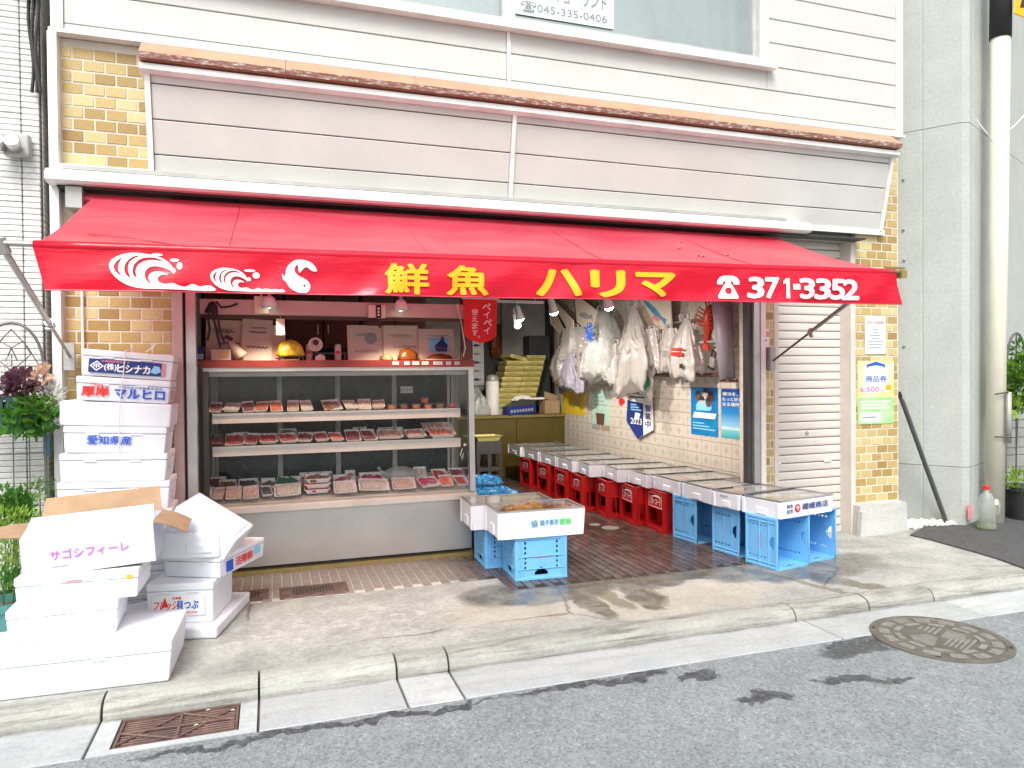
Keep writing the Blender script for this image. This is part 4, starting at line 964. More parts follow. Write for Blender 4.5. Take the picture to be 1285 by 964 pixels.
run('middle shelf', mz, 5.945, [(110, 165, 'beef', dict(black=True)), (168, 250, 'tuna', {}), (250, 305, 'tuna', {}), (305, 382, 'tuna', {}), (384, 460, 'tuna', {}), (458, 525, 'beef', {}), (526, 585, 'tuna', {}), (586, 642, 'salmon', dict(tilt=-.35)), (650, 715, 'beef', {}), (716, 776, 'beef', {}), (778, 890, 'pale_fish', dict(n_=8)), (891, 975, 'pale_fish', dict(n_=7)), (985, 1095, 'salmon', dict(n_=4, tilt=-.3, h_=.04))])
for x0, x1, f_, z_, lab in ((195, 266, 'pale_fish', .045, 'empty looking white tray stacked on red tuna trays on the middle shelf'), (388, 462, 'brown_fish', .06, 'tray of brown fish standing at the back of the middle shelf'), (690, 752, 'brown_fish', .055, 'dark tray of brown fish behind the dark red blocks on the middle shelf'), (790, 900, 'beef', .045, 'long tray of dark red fish behind the pale fish on the middle shelf'), (968, 1098, 'pale_fish', .075, 'flat white pack lying on top of orange salmon trays')):
    xa, xb = zx(x0), zx(x1); tray('middle shelf', (xa + xb) / 2, 6.03, mz + z_ - .01, (xb - xa) * .88, .14, f_, lab, rot=(.4, 0, .03))
run('top shelf', tz, 5.945, [(108, 160, 'beef', {}), (165, 236, 'white_fish', {}), (238, 290, 'beef', {}), (292, 348, 'roe', {}), (350, 402, 'salmon', {}), (420, 470, 'pale_fish', {}), (472, 522, 'white_fish', {}), (560, 640, 'brown_fish', dict(slab=False, n_=7)), (645, 700, 'white_fish', {}), (702, 760, 'white_fish', {}), (762, 815, 'pale_fish', {})])
# small sauce tubs at the banner end of the top shelf
def tub(x, y, z, food, lab):
    k = thing('food_tub', lab, 'tub', (x, y, z), group='round tubs on the top shelf')
    obj('cup', MB().lathe([(.030, 0), (.038, .04), (.041, .041), (.041, .044), (.036, .043), (.029, .004)], 16), 'cling_film', k, smooth=True)
    obj('filling', MB().lathe([(.003, .003), (.028, .003), (.034, .033), (.02, .037), (.003, .038)], 14), 'food_' + food, k, smooth=True)
    obj('lid', MB().lathe([(.002, .046), (.042, .044), (.042, .049), (.034, .053), (.002, .053)], 16), 'cling_film', k)
for i, (x0, f_) in enumerate(((840, 'salmon'), (890, 'beef'), (940, 'roe'), (988, 'salmon'), (1036, 'brown_fish'), (1085, 'tuna'))):
    tub(zx(x0), 5.94, tz - .01, f_, f"clear tub of {FN[f_]} on the top shelf, {ORD[5 - i]} from the banner")
tub(zx(975), 5.95, tz + .044, 'roe', 'clear tub of orange roe stacked on another tub on the top shelf')
# deck
run('bottom deck front row', .565, 5.90, [(75, 118, 'white_fish', {}), (118, 165, 'pale_fish', {}), (167, 236, 'pale_fish', {}), (238, 305, 'pale_fish', {}), (308, 356, 'dark_sea', {}), (360, 476, 'white_fish', dict(n_=7)), (600, 698, 'white_fish', dict(n_=6)), (700, 832, 'white_fish', dict(n_=8)), (836, 936, 'pale_fish', dict(n_=6)), (942, 1028, 'magenta', dict(slab=False)), (1030, 1085, 'salmon', {}), (1088, 1140, 'tuna', {})])
run('bottom deck back row', .595, 6.09, [(140, 215, 'brown_fish', {}), (218, 305, 'dark_sea', {}), (310, 372, 'dark_sea', dict(slab=False)), (374, 478, 'green', dict(n_=3, black=False)), (600, 662, 'magenta', dict(slab=False, n_=9)), (706, 815, 'magenta', dict(slab=False, n_=14)), (1000, 1065, 'tuna', {}), (1070, 1130, 'beef', {})])
rn_ = random.Random(12)
for i, (x0, x1, f_, lab) in enumerate(((90, 165, 'beef', 'tray of dark red fish at the deck back next to the steel post'), (470, 560, 'tuna', 'white tray of tuna leaning behind the stack of three'), (560, 610, 'dark_sea', 'small tray of dark seaweed behind the stack of three'), (660, 705, 'roe', 'small tray of orange roe between two magenta roe trays'), (945, 1000, 'white_fish', 'white fish tray leaning behind the clear bag end of the deck'))):
    xa, xb = zx(x0), zx(x1); tray('bottom deck', (xa + xb) / 2, 6.16, .64, (xb - xa) * .9, .13, f_, lab, rot=(.55, 0, rn_.uniform(-.1, .1)), slab=i % 2 == 0)
k = thing('clear_bag', 'puffed clear plastic bag lying on the case deck', 'bag', (zx(880), 6.06, .61)); obj('bag', MB().grid(24, 10, lambda a, b: (.13 * math.cos(a * 6.283) * math.sin(.25 + b * 2.8) * (1 + .1 * math.sin(a * 40)), .08 * math.sin(a * 6.283) * math.sin(.25 + b * 2.8), .055 + .06 * -math.cos(.25 + b * 2.8) * (1 + .08 * math.sin(a * 31)))), 'bag_wrap', k, smooth=True)
obj('twist', MB().tube([(-.12, 0, .06), (-.16, -.01, .09), (-.18, -.01, .12)], [.02, .008, .016], 8), 'bag_wrap', k)
for k in range(3):
    tray('bottom deck', (zx(482) + zx(588)) / 2 + .004 * k, 5.96, .575 + k * .042, .19, .16, ['tuna', 'salmon', 'brown_fish'][k], ['white tray of red fish at the bottom of the stack of three on the deck', 'white tray of orange fish in the middle of the stack of three on the deck', 'white tray of brown fish on top of the stack of three on the deck'][k], slab=False, n_=7, rot=(.14, 0, .04), h_=.036)

# ================================================================== on top of and above the case
def mound(w_, d_, h_, seed, n1=22, n2=10, rough=.25, pinch=.0):
    """crumpled closed lump resting on z = 0"""
    rn = random.Random(seed); ph = [rn.uniform(0, 6.28) for _ in range(12)]
    mb = MB(); V = []
    for j in range(n2 + 1):
        b = j / n2; zz = h_ * b; rr = math.sqrt(max(0, 1 - (b * 1.0) ** 2.4)) * (1 - pinch * b) + .02
        for i in range(n1):
            a = 2 * math.pi * i / n1
            k = 1 + rough * (math.sin(3 * a + ph[0] + 2 * b) * .4 + math.sin(7 * a + ph[1] + 5 * b) * .3 + math.sin(13 * a + ph[2] - 6 * b) * .2 + rn.uniform(-.35, .35) * .5)
            V.append((w_ / 2 * rr * k * math.cos(a), d_ / 2 * rr * k * math.sin(a), zz * (1 + rough * .3 * math.sin(5 * a + ph[3]))))
    F = [(j * n1 + i, j * n1 + (i + 1) % n1, (j + 1) * n1 + (i + 1) % n1, (j + 1) * n1 + i) for j in range(n2) for i in range(n1)] + [tuple(reversed(range(n1))), tuple(n2 * n1 + i for i in range(n1))]
    return mb.add(V, F)
mat('board_pink', (.7, .56, .5), .5, var=.06); mat('board_cream', (.74, .63, .52), .5, var=.06); mat('board_gold', (.55, .4, .18), .4, .3)
def scribble(mb, x0, z0, w_, h_, seed, n=3):
    rn = random.Random(seed)
    for i in range(n):
        p_ = []; x, z = x0 + rn.uniform(0, .3) * w_, z0 + rn.uniform(.2, .8) * h_
        for k in range(16):
            x += w_ * .055 * (1 + .9 * math.sin(k * 1.7 + seed)); z += h_ * .16 * math.sin(k * 2.1 + seed * 3 + i)
            p_.append((min(max(x, x0), x0 + w_), -.005, min(max(z, z0), z0 + h_)))
        mb.tube(p_, .0022, 4)
    return mb
TOPZ = 1.622
def at_top(x, y=5.9): return wy(x, 450, y).x
for i, (x0, x1, hpx, y_, m_, ry, lab) in enumerate((
        (258, 304, 48, 5.93, 'board_cream', .02, 'tan autograph board with black marker signature, leaning beside the dark straps'),
        (302, 340, 49, 5.90, 'board_pink', .05, 'pinkish autograph board with large black signature between tan board and folded card'),
        (437, 482, 44, 5.92, 'board_pink', -.01, 'autograph board in plastic sleeve with drawn round face beside the small bottle'),
        (482, 526, 44, 5.90, 'board_cream', 0, 'cream autograph board with faint writing beside the printed photo board'),
        (526, 571, 40, 5.88, 'board_pink', 0, 'pinkish autograph board with a purple printed photo of a seated figure'))):
    xa, xb = at_top(x0, y_), at_top(x1, y_); W = xb - xa; H = hpx / 150
    k = thing('autograph_board', lab, 'board', ((xa + xb) / 2, y_, TOPZ), (-.16, ry, 0))
    obj('board', rbox(W, .006, H, .001, 1), m_, k); obj('gold_edge', MB().box(-W / 2 - .002, W / 2 + .002, -.001, .002, -.002, H + .002), 'board_gold', k)
    obj('handwriting', scribble(scribble(MB(), -W * .4, H * .15, W * .8, H * .35, i + 2, 2), -W * .4, H * .6, W * .7, H * .25, i + 9, 3), 'ink_black' if i < 2 else 'ink_grey', k)
    if i == 4: obj('photo', MB().box(-W * .22, W * .34, -.0042, -.0034, H * .25, H * .72), 'ink_sky', k); obj('photo_figure', MB().prism([(0, 0), (.09, 0), (.1, .06), (.07, .09), (.075, .12), (.05, .13), (.04, .1), (-.01, .05)], UX, UZ, (0, -.001, 0), (-W * .02, -.0044, H * .27)), 'ink_navy', k)
    if i == 2: obj('drawn_face', MB().lathe([(.045, 0), (.049, 0), (.049, .001), (.045, .001)], 20, Matrix.Rotation(R(90), 4, 'X')), 'ink_grey', k, (W * .15, -.0036, H * .62))
k = thing('folded_card', 'folded tan card standing behind the yellow packet on the case', 'card', (at_top(345), 5.93, TOPZ), (-.1, .12, .5)); obj('leaf', rbox(.09, .004, .28, .001, 1), 'board_cream', k); obj('leaf', rbox(.07, .004, .24, .001, 1), 'board_pink', k, (.03, -.02, 0), (0, 0, -.4)); obj('print', MB().box(-.01, .05, -.026, -.0245, .02, .09), 'ink_pink', k, (0.005, -.002, 0), (0, 0, -.4))
m_, t_, p_ = base('yellow_plastic'); _lk(t_, ramp(t_, noise(t_, coord(t_), 30, 4), [(.35, (.55, .35, .02)), (.65, (.8, .6, .06))]), p_.inputs['Base Color']); p_.inputs['Roughness'].default_value = .15; bump(t_, p_, noise(t_, coord(t_), 40, 4), .6, .01)
k = thing('yellow_packet', 'crinkled yellow plastic packet on a small gold stand', 'packet', (at_top(364, 5.85), 5.85, TOPZ)); obj('packet', mound(.2, .09, .12, 3, 26, 8, .3), 'yellow_plastic', k, (0, 0, .035), smooth=True)
mb = MB(); mb.tube([(-.07, 0, .005), (-.07, 0, .06), (-.06, -.01, .03), (.06, -.01, .03), (.07, 0, .06), (.07, 0, .005)], .005, 6); mb.box(-.065, .065, -.02, .02, .0, .012); obj('stand', mb, 'brass', k)
for i, (x, lab) in enumerate(((388, 'patterned pink can behind the round picture badge'), (424, 'patterned pink can standing alone beside the sleeve board'))):
    k = thing('drink_can', lab, 'can', (at_top(x, 5.9), 5.9, TOPZ)); obj('body', MB().lathe([(.022, 0), (.026, .006), (.026, .115), (.020, .125), (.020, .128)], 18), 'board_pink', k, smooth=True)
    obj('lid', MB().lathe([(.002, .128), (.02, .128), (.019, .131), (.002, .13)], 16), 'steel', k); obj('emblem', MB().lathe([(.012, 0), (.017, 0), (.017, .002), (.012, .002)], 16, Matrix.Rotation(R(90), 4, 'X')), 'ink_red', k, (0, -.0255, .065))
k = thing('picture_badge', 'round picture badge showing a plate of food, on a short stand', 'badge', (at_top(396, 5.84), 5.84, TOPZ)); obj('disc', MB().lathe([(.002, 0), (.052, 0), (.055, .003), (.052, .007), (.002, .008)], 26, Matrix.Rotation(R(84), 4, 'X')), 'paper_white', k, (0, 0, .125)); obj('picture', MB().lathe([(.002, 0), (.046, 0), (.046, .001), (.002, .0012)], 24, Matrix.Rotation(R(84), 4, 'X')), 'food_pale_fish', k, (0, -.0085, .125)); obj('picture_detail', MB().lathe([(.002, 0), (.024, 0), (.02, .001), (.002, .0012)], 10, Matrix.Rotation(R(84), 4, 'X')), 'food_dark_sea', k, (.002, -.0102, .14)); obj('stem', MB().tube([(0, .004, 0), (0, .004, .08)], .006, 8), 'black', k); obj('foot', rbox(.07, .05, .008, .002, 1), 'black', k)
for i, (x, y, w_, h_, m_, lab) in enumerate(((402, 5.80, .075, .05, 'board_pink', 'small pink paper house shape before the round badge'), (250, 5.83, .07, .11, 'ink_navy', 'dark blue topped box at the steel post end of the case'), (277, 5.80, .14, .085, 'board_pink', 'pink tissue carton with printed panel on the case'))):
    k = thing('small_carton', lab, 'carton', (at_top(x, y), y, TOPZ)); 
    if i == 0: obj('body', MB().prism([(-w_ / 2, 0), (w_ / 2, 0), (w_ / 2, h_ * .6), (0, h_), (-w_ / 2, h_ * .6)], UX, UZ, (0, .04, 0)), m_, k)
    else: obj('body', rbox(w_, .07, h_, .004, 1), m_, k, (0, .035, 0))
    if i == 2: obj('print', MB().box(-.01, .055, -.002, -.0005, .02, .07), 'board_gold', k); obj('print', MB().box(-.012, .057, -.0012, -.0002, .018, .073), 'ink_grey', k)
    if i == 1: obj('label', MB().box(-.03, .03, -.0012, 0, .01, .05), 'ink_sky', k)
k = thing('horn_ornament', 'tan paper cone with dark tip leaning on the autograph board', 'ornament', (at_top(293, 5.84), 5.84, TOPZ)); obj('cone', MB().tube([(-.05, 0, .17), (0, -.01, .11), (.06, -.01, .03)], [.004, .028, .05], 12), 'board_cream', k, smooth=True); obj('tip', MB().tube([(-.08, 0, .165), (-.05, 0, .182), (-.01, -.005, .155)], [.003, .016, .02], 8), 'brown_wood', k)
m_, t_, p_ = base('amber'); p_.inputs['Base Color'].default_value = (.22, .06, .012, 1); p_.inputs['Roughness'].default_value = .2; bump(t_, p_, noise(t_, coord(t_), 30, 4), .5, .01)
for i, (x, w_, h_, lab) in enumerate(((485, .1, .05, 'small tan dried fish lump before the cream board'), (511, .16, .095, 'glossy brown dried fish ornament before the cream board'), (552, .22, .05, 'flat brown dried fish lying before the photo board'))):
    tag(obj('dried_fish', mound(w_, .08, h_, 20 + i, 20, 8, .3), 'amber' if i else 'board_gold', None, (at_top(x, 5.83), 5.83, TOPZ), smooth=True), lab, 'dried fish')
tag(obj('paper_strip', rbox(.34, .05, .008, .002, 1), 'paper_white', None, (at_top(560, 5.79), 5.79, TOPZ)), 'long white paper strip at the case edge below the photo board', 'paper')
k = thing('wrapped_bundle', 'clear plastic bundle resting above the tan autograph board', 'bundle', (at_top(290, 6.05), 6.05, TOPZ)); obj('bundle', mound(.34, .14, .42, 31, 30, 10, .22, .1), 'cling_film', k, smooth=True); obj('core', mound(.28, .1, .38, 33, 20, 8, .15), 'dark_int', k)
# dark straps hanging by the post
k = thing('hanging_straps', 'black straps and cables hanging from the beam beside the steel post', 'strap', (-.36, 5.6, 1.96))
for pts_ in ([(-.05, 0, .05), (0, -.02, .08), (.03, -.02, .04), (.09, -.02, .05), (.14, -.02, .07)], [(-.03, -.02, .07), (-.02, -.03, -.05), (.0, -.03, -.15), (.02, -.02, -.25)], [(-.04, -.01, .06), (-.06, -.02, -.03), (-.05, -.02, -.12), (-.065, -.02, -.2)], [(-.02, -.03, .06), (.005, -.03, -.03), (.02, -.03, -.14), (.05, -.02, -.22)]):
    obj('strap', MB().tube(pts_, .012, 6, flat=.5), 'black', k)
obj('knot', mound(.08, .05, .08, 5, 14, 6, .3), 'black', k, (-.03, -.02, .0))
# clip lamps
lamp_glow = emit('lamp_glow', (1, .86, .62), 8)
def clip_lamp(px, py, Y, lab, power=1.3):
    q = wy(px, py, Y); k = thing('clip_lamp', lab, 'lamp', tuple(q), (.15, 0, 0))
    obj('shade', MB().lathe([(.022, .06), (.038, .045), (.05, .01), (.056, -.022), (.052, -.022), (.046, .008), (.034, .04), (.02, .052)], 24), 'paper_white', k, smooth=True)
    obj('rim', MB().lathe([(.050, -.024), (.058, -.024), (.058, -.018), (.050, -.018)], 24), 'chrome', k)
    obj('bulb', MB().lathe([(.004, -.03), (.022, -.024), (.03, -.008), (.02, .02), (.012, .04)], 14), lamp_glow, k, smooth=True)
    obj('neck', MB().tube([(0, 0, .05), (0, .01, .1), (0, .06, .12)], .012, 8), 'steel_dull', k)
    l_ = bpy.data.lights.new('lamp_light', 'SPOT'); l_.energy = 17; l_.spot_size = R(112); l_.spot_blend = .6; l_.color = (1, .84, .6); l_.shadow_soft_size = .03
    o_ = bpy.data.objects.new('lamp_light', l_); C.objects.link(o_); o_.parent = k; o_.location = (0, 0, -.085)
clip_lamp(338, 382, 5.5, 'white clip lamp over the case beside a hanging paper tag')
clip_lamp(503, 386, 5.5, 'white clip lamp over the case beside a wooden plaque')
k = thing('paper_tag', 'pale paper tag hanging on a string beside the clip lamp', 'tag', tuple(wy(352, 412, 5.6))); obj('tag_card', rbox(.06, .003, .12, .001, 1), 'board_cream', k, (0, 0, -.05)); obj('string', MB().tube([(0, 0, .07), (0, 0, .13)], .0015, 4), 'paper_white', k); mb = MB(); [mb.box(-.02, .02, -.003, -.0018, -.03 + j * .018, -.022 + j * .018) for j in range(4)]; obj('print', mb, 'ink_grey', k)
k = thing('wooden_plaque', 'small wooden plaque with black hanging strip on the beam', 'plaque', tuple(wy(473, 396, 5.55))); obj('block', rbox(.13, .03, .1, .004, 1), 'board_cream', k, (0, 0, -.02)); obj('strip', rbox(.04, .006, .1, .001, 1), 'black', k, (.01, -.018, -.02)); mb = MB(); [mb.box(.003, .017, -.0225, -.0205, -.005 + j * .024, .01 + j * .024) for j in range(3)]; obj('characters', mb, 'ink_white', k); obj('bow', mound(.1, .04, .06, 8, 16, 6, .4), 'black', k, (-.03, -.01, -.08)); obj('pendant', MB().lathe([(.004, 0), (.02, .03), (.004, .06)], 8), 'black', k, (.02, -.01, -.1))
k = thing('wooden_plaque', 'pale blank wooden plaque behind the clip lamp with tag', 'plaque', tuple(wy(328, 382, 5.56))); obj('block', rbox(.1, .02, .13, .004, 1), 'board_cream', k, (0, 0, -.07)); obj('hook', MB().tube([(0, -.01, .05), (0, -.02, .08)], .005, 6), 'steel', k)
# dark cupboards behind the case
for i, (x0, x1) in enumerate(((-.6, .12), (.14, .86), (.88, 1.55))):
    k = thing('wall_cupboard', ['dark brown wall cupboard behind the case at the steel post end', 'dark brown wall cupboard behind the case, between two other cupboards', 'dark brown wall cupboard behind the case at the banner end'][i], 'cupboard', ((x0 + x1) / 2, 7.4, 1.78))
    W = x1 - x0; obj('carcass', rbox(W, .4, .84, .004, 1), 'brown_wood', k, (0, .2, 0))
    for s in (-1, 1): d_ = obj('door', rbox(W / 2 - .02, .02, .78, .006, 1), 'brown_wood', k, (s * W / 4, -.012, .03)); obj('handle', rbox(.012, .02, .1, .002, 1), 'steel', d_, (-s * (W / 4 - .05), -.018, .1))
k = thing('rail_rack', 'steel wall rail with hooks below the dark cupboards', 'rack', (.5, 7.3, 1.72)); obj('rail', MB().tube([(-.8, 0, 0), (.8, 0, 0)], .012, 8), 'steel', k)
for j in range(7): obj('hook', MB().tube([(-.6 + j * .2, 0, 0), (-.6 + j * .2, -.01, -.06), (-.6 + j * .2, -.03, -.07), (-.6 + j * .2, -.035, -.05)], .004, 6), 'steel', k)
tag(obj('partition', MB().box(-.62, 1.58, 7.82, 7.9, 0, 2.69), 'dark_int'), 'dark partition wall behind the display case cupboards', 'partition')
# red banner
k = thing('red_banner', 'red hanging cloth banner with white Japanese payment notice', 'banner', (1.565, 5.42, 2.09))
m_, t_, p_ = base('banner_red'); _lk(t_, ramp(t_, noise(t_, coord(t_), 6, 4), [(.3, (.5, .008, .008)), (.7, (.62, .015, .015))]), p_.inputs['Base Color']); p_.inputs['Roughness'].default_value = .6
bp = [(-.135, 0), (.14, 0), (.135, -.24), (.13, -.29), (.08, -.325), (.0, -.345), (-.09, -.315), (-.132, -.28)]
mb = MB(); mb.prism(bp, UX, UZ, (0, .006, 0), (0, 0, 0)); obj('cloth', mb, 'banner_red', k)
for j, c_ in enumerate('ペイペイ'): lettering(k, c_, (.02 + (.008 if j else 0), -.001, -.085 - j * .062), UX, UZ, None, .052, 'ink_white', .01)
for j, c_ in enumerate('使えます'): lettering(k, c_, (-.07, -.001, -.125 - j * .054), UX, UZ, .052, .047, 'ink_white', .004)
lettering(k, '。', (-.02, -.001, -.30), UX, UZ, None, .014, 'ink_white', .01)
obj('rod', MB().tube([(-.15, .003, .006), (.16, .003, .006)], .006, 8), 'steel', k)
tag(obj('twine', MB().tube([(1.40, 5.5, 2.06), (1.44, 5.52, 1.9), (1.49, 5.6, 1.72), (1.5, 5.7, 1.65)], .004, 6), 'paper_white'), 'white twine hanging beside the red banner to the case top', 'twine')
tag(obj('pink_tag', MB().prism([(-.02, 0), (.025, 0), (.02, .06), (0, .075), (-.02, .05)], UX, UZ, (0, .01, 0)), 'ink_orange', None, (1.515, 5.74, 1.625)), 'small orange paper tag tied at the twine end', 'tag')

# ================================================================== back of the shop
ct = thing('counter', 'dark mustard yellow counter at the back of the shop', 'counter', (0, 0, 0))
mat('mustard', (.10, .075, .012), .3, var=.15); mat('counter_top', (.22, .17, .05), .3)
obj('front_panel', MB().box(1.9, 3.42, 9.98, 10.02, 0, .86), 'mustard', ct); obj('front_panel', MB().box(3.43, 4.19, 9.985, 10.02, 0, .86), 'mustard', ct); obj('top', MB().box(1.88, 4.19, 9.95, 10.75, .862, .90), 'counter_top', ct)
m_, t_, p_ = base('box_yellow'); oi_ = t_.nodes.new('ShaderNodeObjectInfo').outputs['Random']
_lk(t_, ramp(t_, oi_, [(0, (.48, .42, .12)), (1, (.62, .56, .2))]), p_.inputs['Base Color']); p_.inputs['Roughness'].default_value = .6
mat('box_yellow_dark', (.3, .25, .06), .6)
n_ = 0
for c_ in range(2):
    for r_ in range(10 if c_ == 0 else 11):
        x = 3.27 + c_ * .30 + r_ * .022; z = .90 + r_ * .0805
        lab = f"flat yellow carton in the {'banner' if c_ == 0 else 'tiled wall'} side stack, {ORD[r_]} above the counter"
        k = thing('flat_carton', lab, 'carton', (x, 10.3, z), (0, random.uniform(-.01, .01), random.uniform(-.03, .03)), 'yellow cartons stacked on the counter')
        obj('body', rbox(.295, .4, .066, .003, 1), 'box_yellow_dark', k); obj('lid', rbox(.299, .404, .04, .003, 1), 'box_yellow', k, (0, 0, .037)); mb = MB()
        for j in range(4): mb.box(-.08 + j * .035, -.055 + j * .035, -.204, -.2025, .045, .06)
        obj('print', mb, 'box_yellow_dark', k)
k = thing('flat_carton', 'open yellow carton flap tilted on top of the banner side stack', 'carton', (3.5, 10.3, 1.72), (0, .25, .1), 'yellow cartons stacked on the counter'); obj('body', rbox(.29, .38, .05, .003, 1), 'box_yellow', k); obj('print', MB().box(-.1, .05, -.191, -.19, .015, .035), 'box_yellow_dark', k)
k = thing('printed_carton', 'blue and black printed carton tipped on the counter before yellow stack', 'carton', (3.5, 10.08, .905), (.0, -.06, .2)); obj('body', rbox(.48, .2, .13, .004, 1), 'ink_navy', k); obj('lid', MB().prism([(-.23, .13), (.24, .13), (.24, .2), (.0, .23)], UX, UZ, (0, .18, 0), (0, -.09, 0)), 'steel_dark', k); mb = MB(); [mb.box(-.2 + j * .05, -.165 + j * .05, -.104, -.1015, .04, .08) for j in range(8)]; obj('print', mb, 'ink_grey', k)
k = thing('crumpled_bag', 'white crumpled plastic strip lying over the printed carton', 'bag', (3.55, 10.06, 1.11)); obj('bag', mound(.3, .1, .07, 44, 20, 6, .5), 'paper_white', k); obj('tail', mound(.3, .05, .03, 45, 16, 5, .4), 'paper_white', k, (.28, 0, .01))
k = thing('brown_carton', 'small brown carton against the tiled wall on the counter', 'carton', (4.0, 10.12, .905)); obj('body', rbox(.24, .25, .2, .004, 1), 'cardboard', k); obj('flap', rbox(.22, .004, .12, .001, 1), 'cardboard', k, (-.02, -.1, .2), (-.5, .3, 0))
# rolls and bags on the counter
sheer('bag_plastic', (.74, .70, .70), .4, .2, .06, .3, .1); sheer('bag_clear', (.72, .74, .72), .45, .3, .45, .2); sheer('bag_green', (.06, .4, .12), .4, .2)
k = thing('paper_roll', 'tall white paper roll standing on the counter before the fish poster', 'roll', tuple(wy(618, 500, 9.98 + .12)), (0, 0, 0)); k.location.z = .902; obj('roll', MB().lathe([(.09, 0), (.1, .01), (.1, .48), (.09, .5), (.03, .5)], 20), 'paper_white', k, smooth=True); obj('cap', MB().lathe([(.085, .5), (.095, .51), (.08, .58), (.01, .6)], 18), 'steel_dull', k, smooth=True)
for i, (x, w_, h_) in enumerate(((602, .3, .3), (613, .36, .22), (598, .24, .4))):
    q = wy(x, 515, 10.04 + .05 * i); tag(obj('plastic_bag', mound(w_, .16, h_, 60 + i, 26, 9, .35, .2), 'bag_plastic' if i == 1 else 'bag_clear', None, (q.x, q.y, .903), smooth=True), ['clear crumpled bag on the counter before the paper roll', 'wide white crumpled bag on the counter before the paper roll', 'tall clear crumpled bag by the fish poster foot'][i], 'bag')
k = thing('fish_poster', 'white poster printed with rows of small fish on the back wall', 'poster', (wy(605, 452, 10.9).x, 10.93, 1.33)); obj('sheet', rbox(.36, .006, .72, .001, 1), 'paper_white', k)
for r_ in range(5):
    for c_ in range(2):
        mb = MB(); x = -.085 + c_ * .17; z = .09 + r_ * .135; mb.prism([(-.06, 0), (-.03, .02), (.02, .022), (.045, .005), (.065, .02), (.062, -.018), (.045, -.005), (.02, -.02), (-.03, -.018)], UX, UZ, (0, -.0012, 0), (x, -.0035, z)); obj('fish_picture', mb, 'ink_grey' if (r_ + c_) % 2 else 'ink_navy', k)
k = thing('octopus_ornament', 'orange brown octopus shaped ornament hanging by the fish poster', 'ornament', tuple(wy(621, 430, 10.7))); obj('body', mound(.13, .13, .3, 71, 20, 8, .3), 'amber', k, (0, 0, -.1), smooth=True)
for j in range(4): obj('arm', MB().tube([(-.04 + j * .03, -.04, -.08), (-.06 + j * .04, -.06, -.16), (-.03 + j * .03, -.05, -.24)], [.02, .016, .006], 8), 'amber', k)
k = thing('door_frame', 'pale vertical door frame in the back wall beside yellow cartons', 'door frame', (wy(632, 450, 10.9).x, 10.9, 0)); obj('jamb', MB().box(-.03, .06, -.03, .045, .0, 2.68), 'grey_wall', k); obj('dark_opening', MB().box(-.32, -.032, -.01, .04, 0, 2.3), 'dark_int', k)
k = thing('wire_rack', 'dark wire rack frame above the yellow cartons', 'rack', (wy(680, 430, 10.6).x, 10.6, 1.4))
for pts_ in ([(-.2, 0, -.5), (-.2, 0, .55), (.3, 0, .6)], [(.3, .2, -.5), (.3, .2, .6)], [(-.2, .2, -.5), (-.2, .2, .55), (.3, .2, .6)], [(-.2, 0, .55), (-.2, .2, .55)]): obj('tube', MB().tube(pts_, .012, 6), 'steel_dark', k)
tag(obj('dark_cabinet', rbox(.35, .3, 1.1, .01, 2), 'dark_int', None, (4.0, 10.65, 1.0)), 'black tall cabinet at the back against the tiled wall', 'cabinet')
k = thing('plastic_tray', 'shallow yellow plastic tray on top of a dark bottle crate', 'tray', (0, 0, 0)); q = wy(610, 552, 9.4); k.location = (q.x, 9.4, .60)
mb = tray_mb(.36, .3, .07); obj('body', mb, 'box_yellow', k)
k = thing('bottle_crate', 'dark grey bottle crate under the yellow tray', 'crate', (q.x, 9.4, 0)); 
for z0_, z1_ in ((0, .14), (.19, .24), (.42, .598)): obj('band', rbox(.36, .3, z1_ - z0_, .006, 1), 'steel_dark', k, (0, 0, z0_))
for sx in (-1, 0, 1):
    for sy in (-1, 1): obj('post', rbox(.05, .03, .4, .004, 1), 'steel_dark', k, (sx * .155, sy * .134, .1))
# blue film-wrapped bottles on the floor
m_, t_, p_ = base('blue_film'); v_ = coord(t_)
_lk(t_, ramp(t_, noise(t_, v_, 16, 4, .6), [(.35, (.01, .10, .38)), (.55, (.03, .3, .62)), (.72, (.35, .7, .85))]), p_.inputs['Base Color']); p_.inputs['Roughness'].default_value = .12; bump(t_, p_, noise(t_, v_, 34, 5, .7), .9, .03)
for i, (x, y, w_, d_, h_) in enumerate(((1.95, 6.15, .62, .38, .27), (1.98, 6.75, .6, .4, .36), (2.0, 7.4, .62, .4, .40))):
    k = thing('bottle_pack', ['shrink wrapped pack of blue bottles nearest the centre foam boxes', 'middle shrink wrapped pack of blue bottles on the floor', 'shrink wrapped pack of blue bottles farthest into the shop'][i], 'bottle pack', (x, y, 0), .05 * i)
    rn = random.Random(i)
    obj('wrap', MB().grid(26, 18, lambda a, b: ((a - .5) * w_, (b - .5) * d_, h_ - .004 + .012 * math.sin(a * 40) * math.sin(b * 27) + rn.uniform(-.008, .008) - .05 * (max(abs(a - .5), abs(b - .5)) > .49))), 'blue_film', k); obj('pack', rbox(w_ - .02, d_ - .02, h_ - .04, .02, 2), 'blue_film', k)
    for ii in range(4):
        for jj in range(2): obj('bottle_cap', MB().lathe([(.016, 0), (.016, .014), (.002, .015)], 10), 'ink_sky', k, (-.22 + ii * .145, -.09 + jj * .18, h_ - .005))
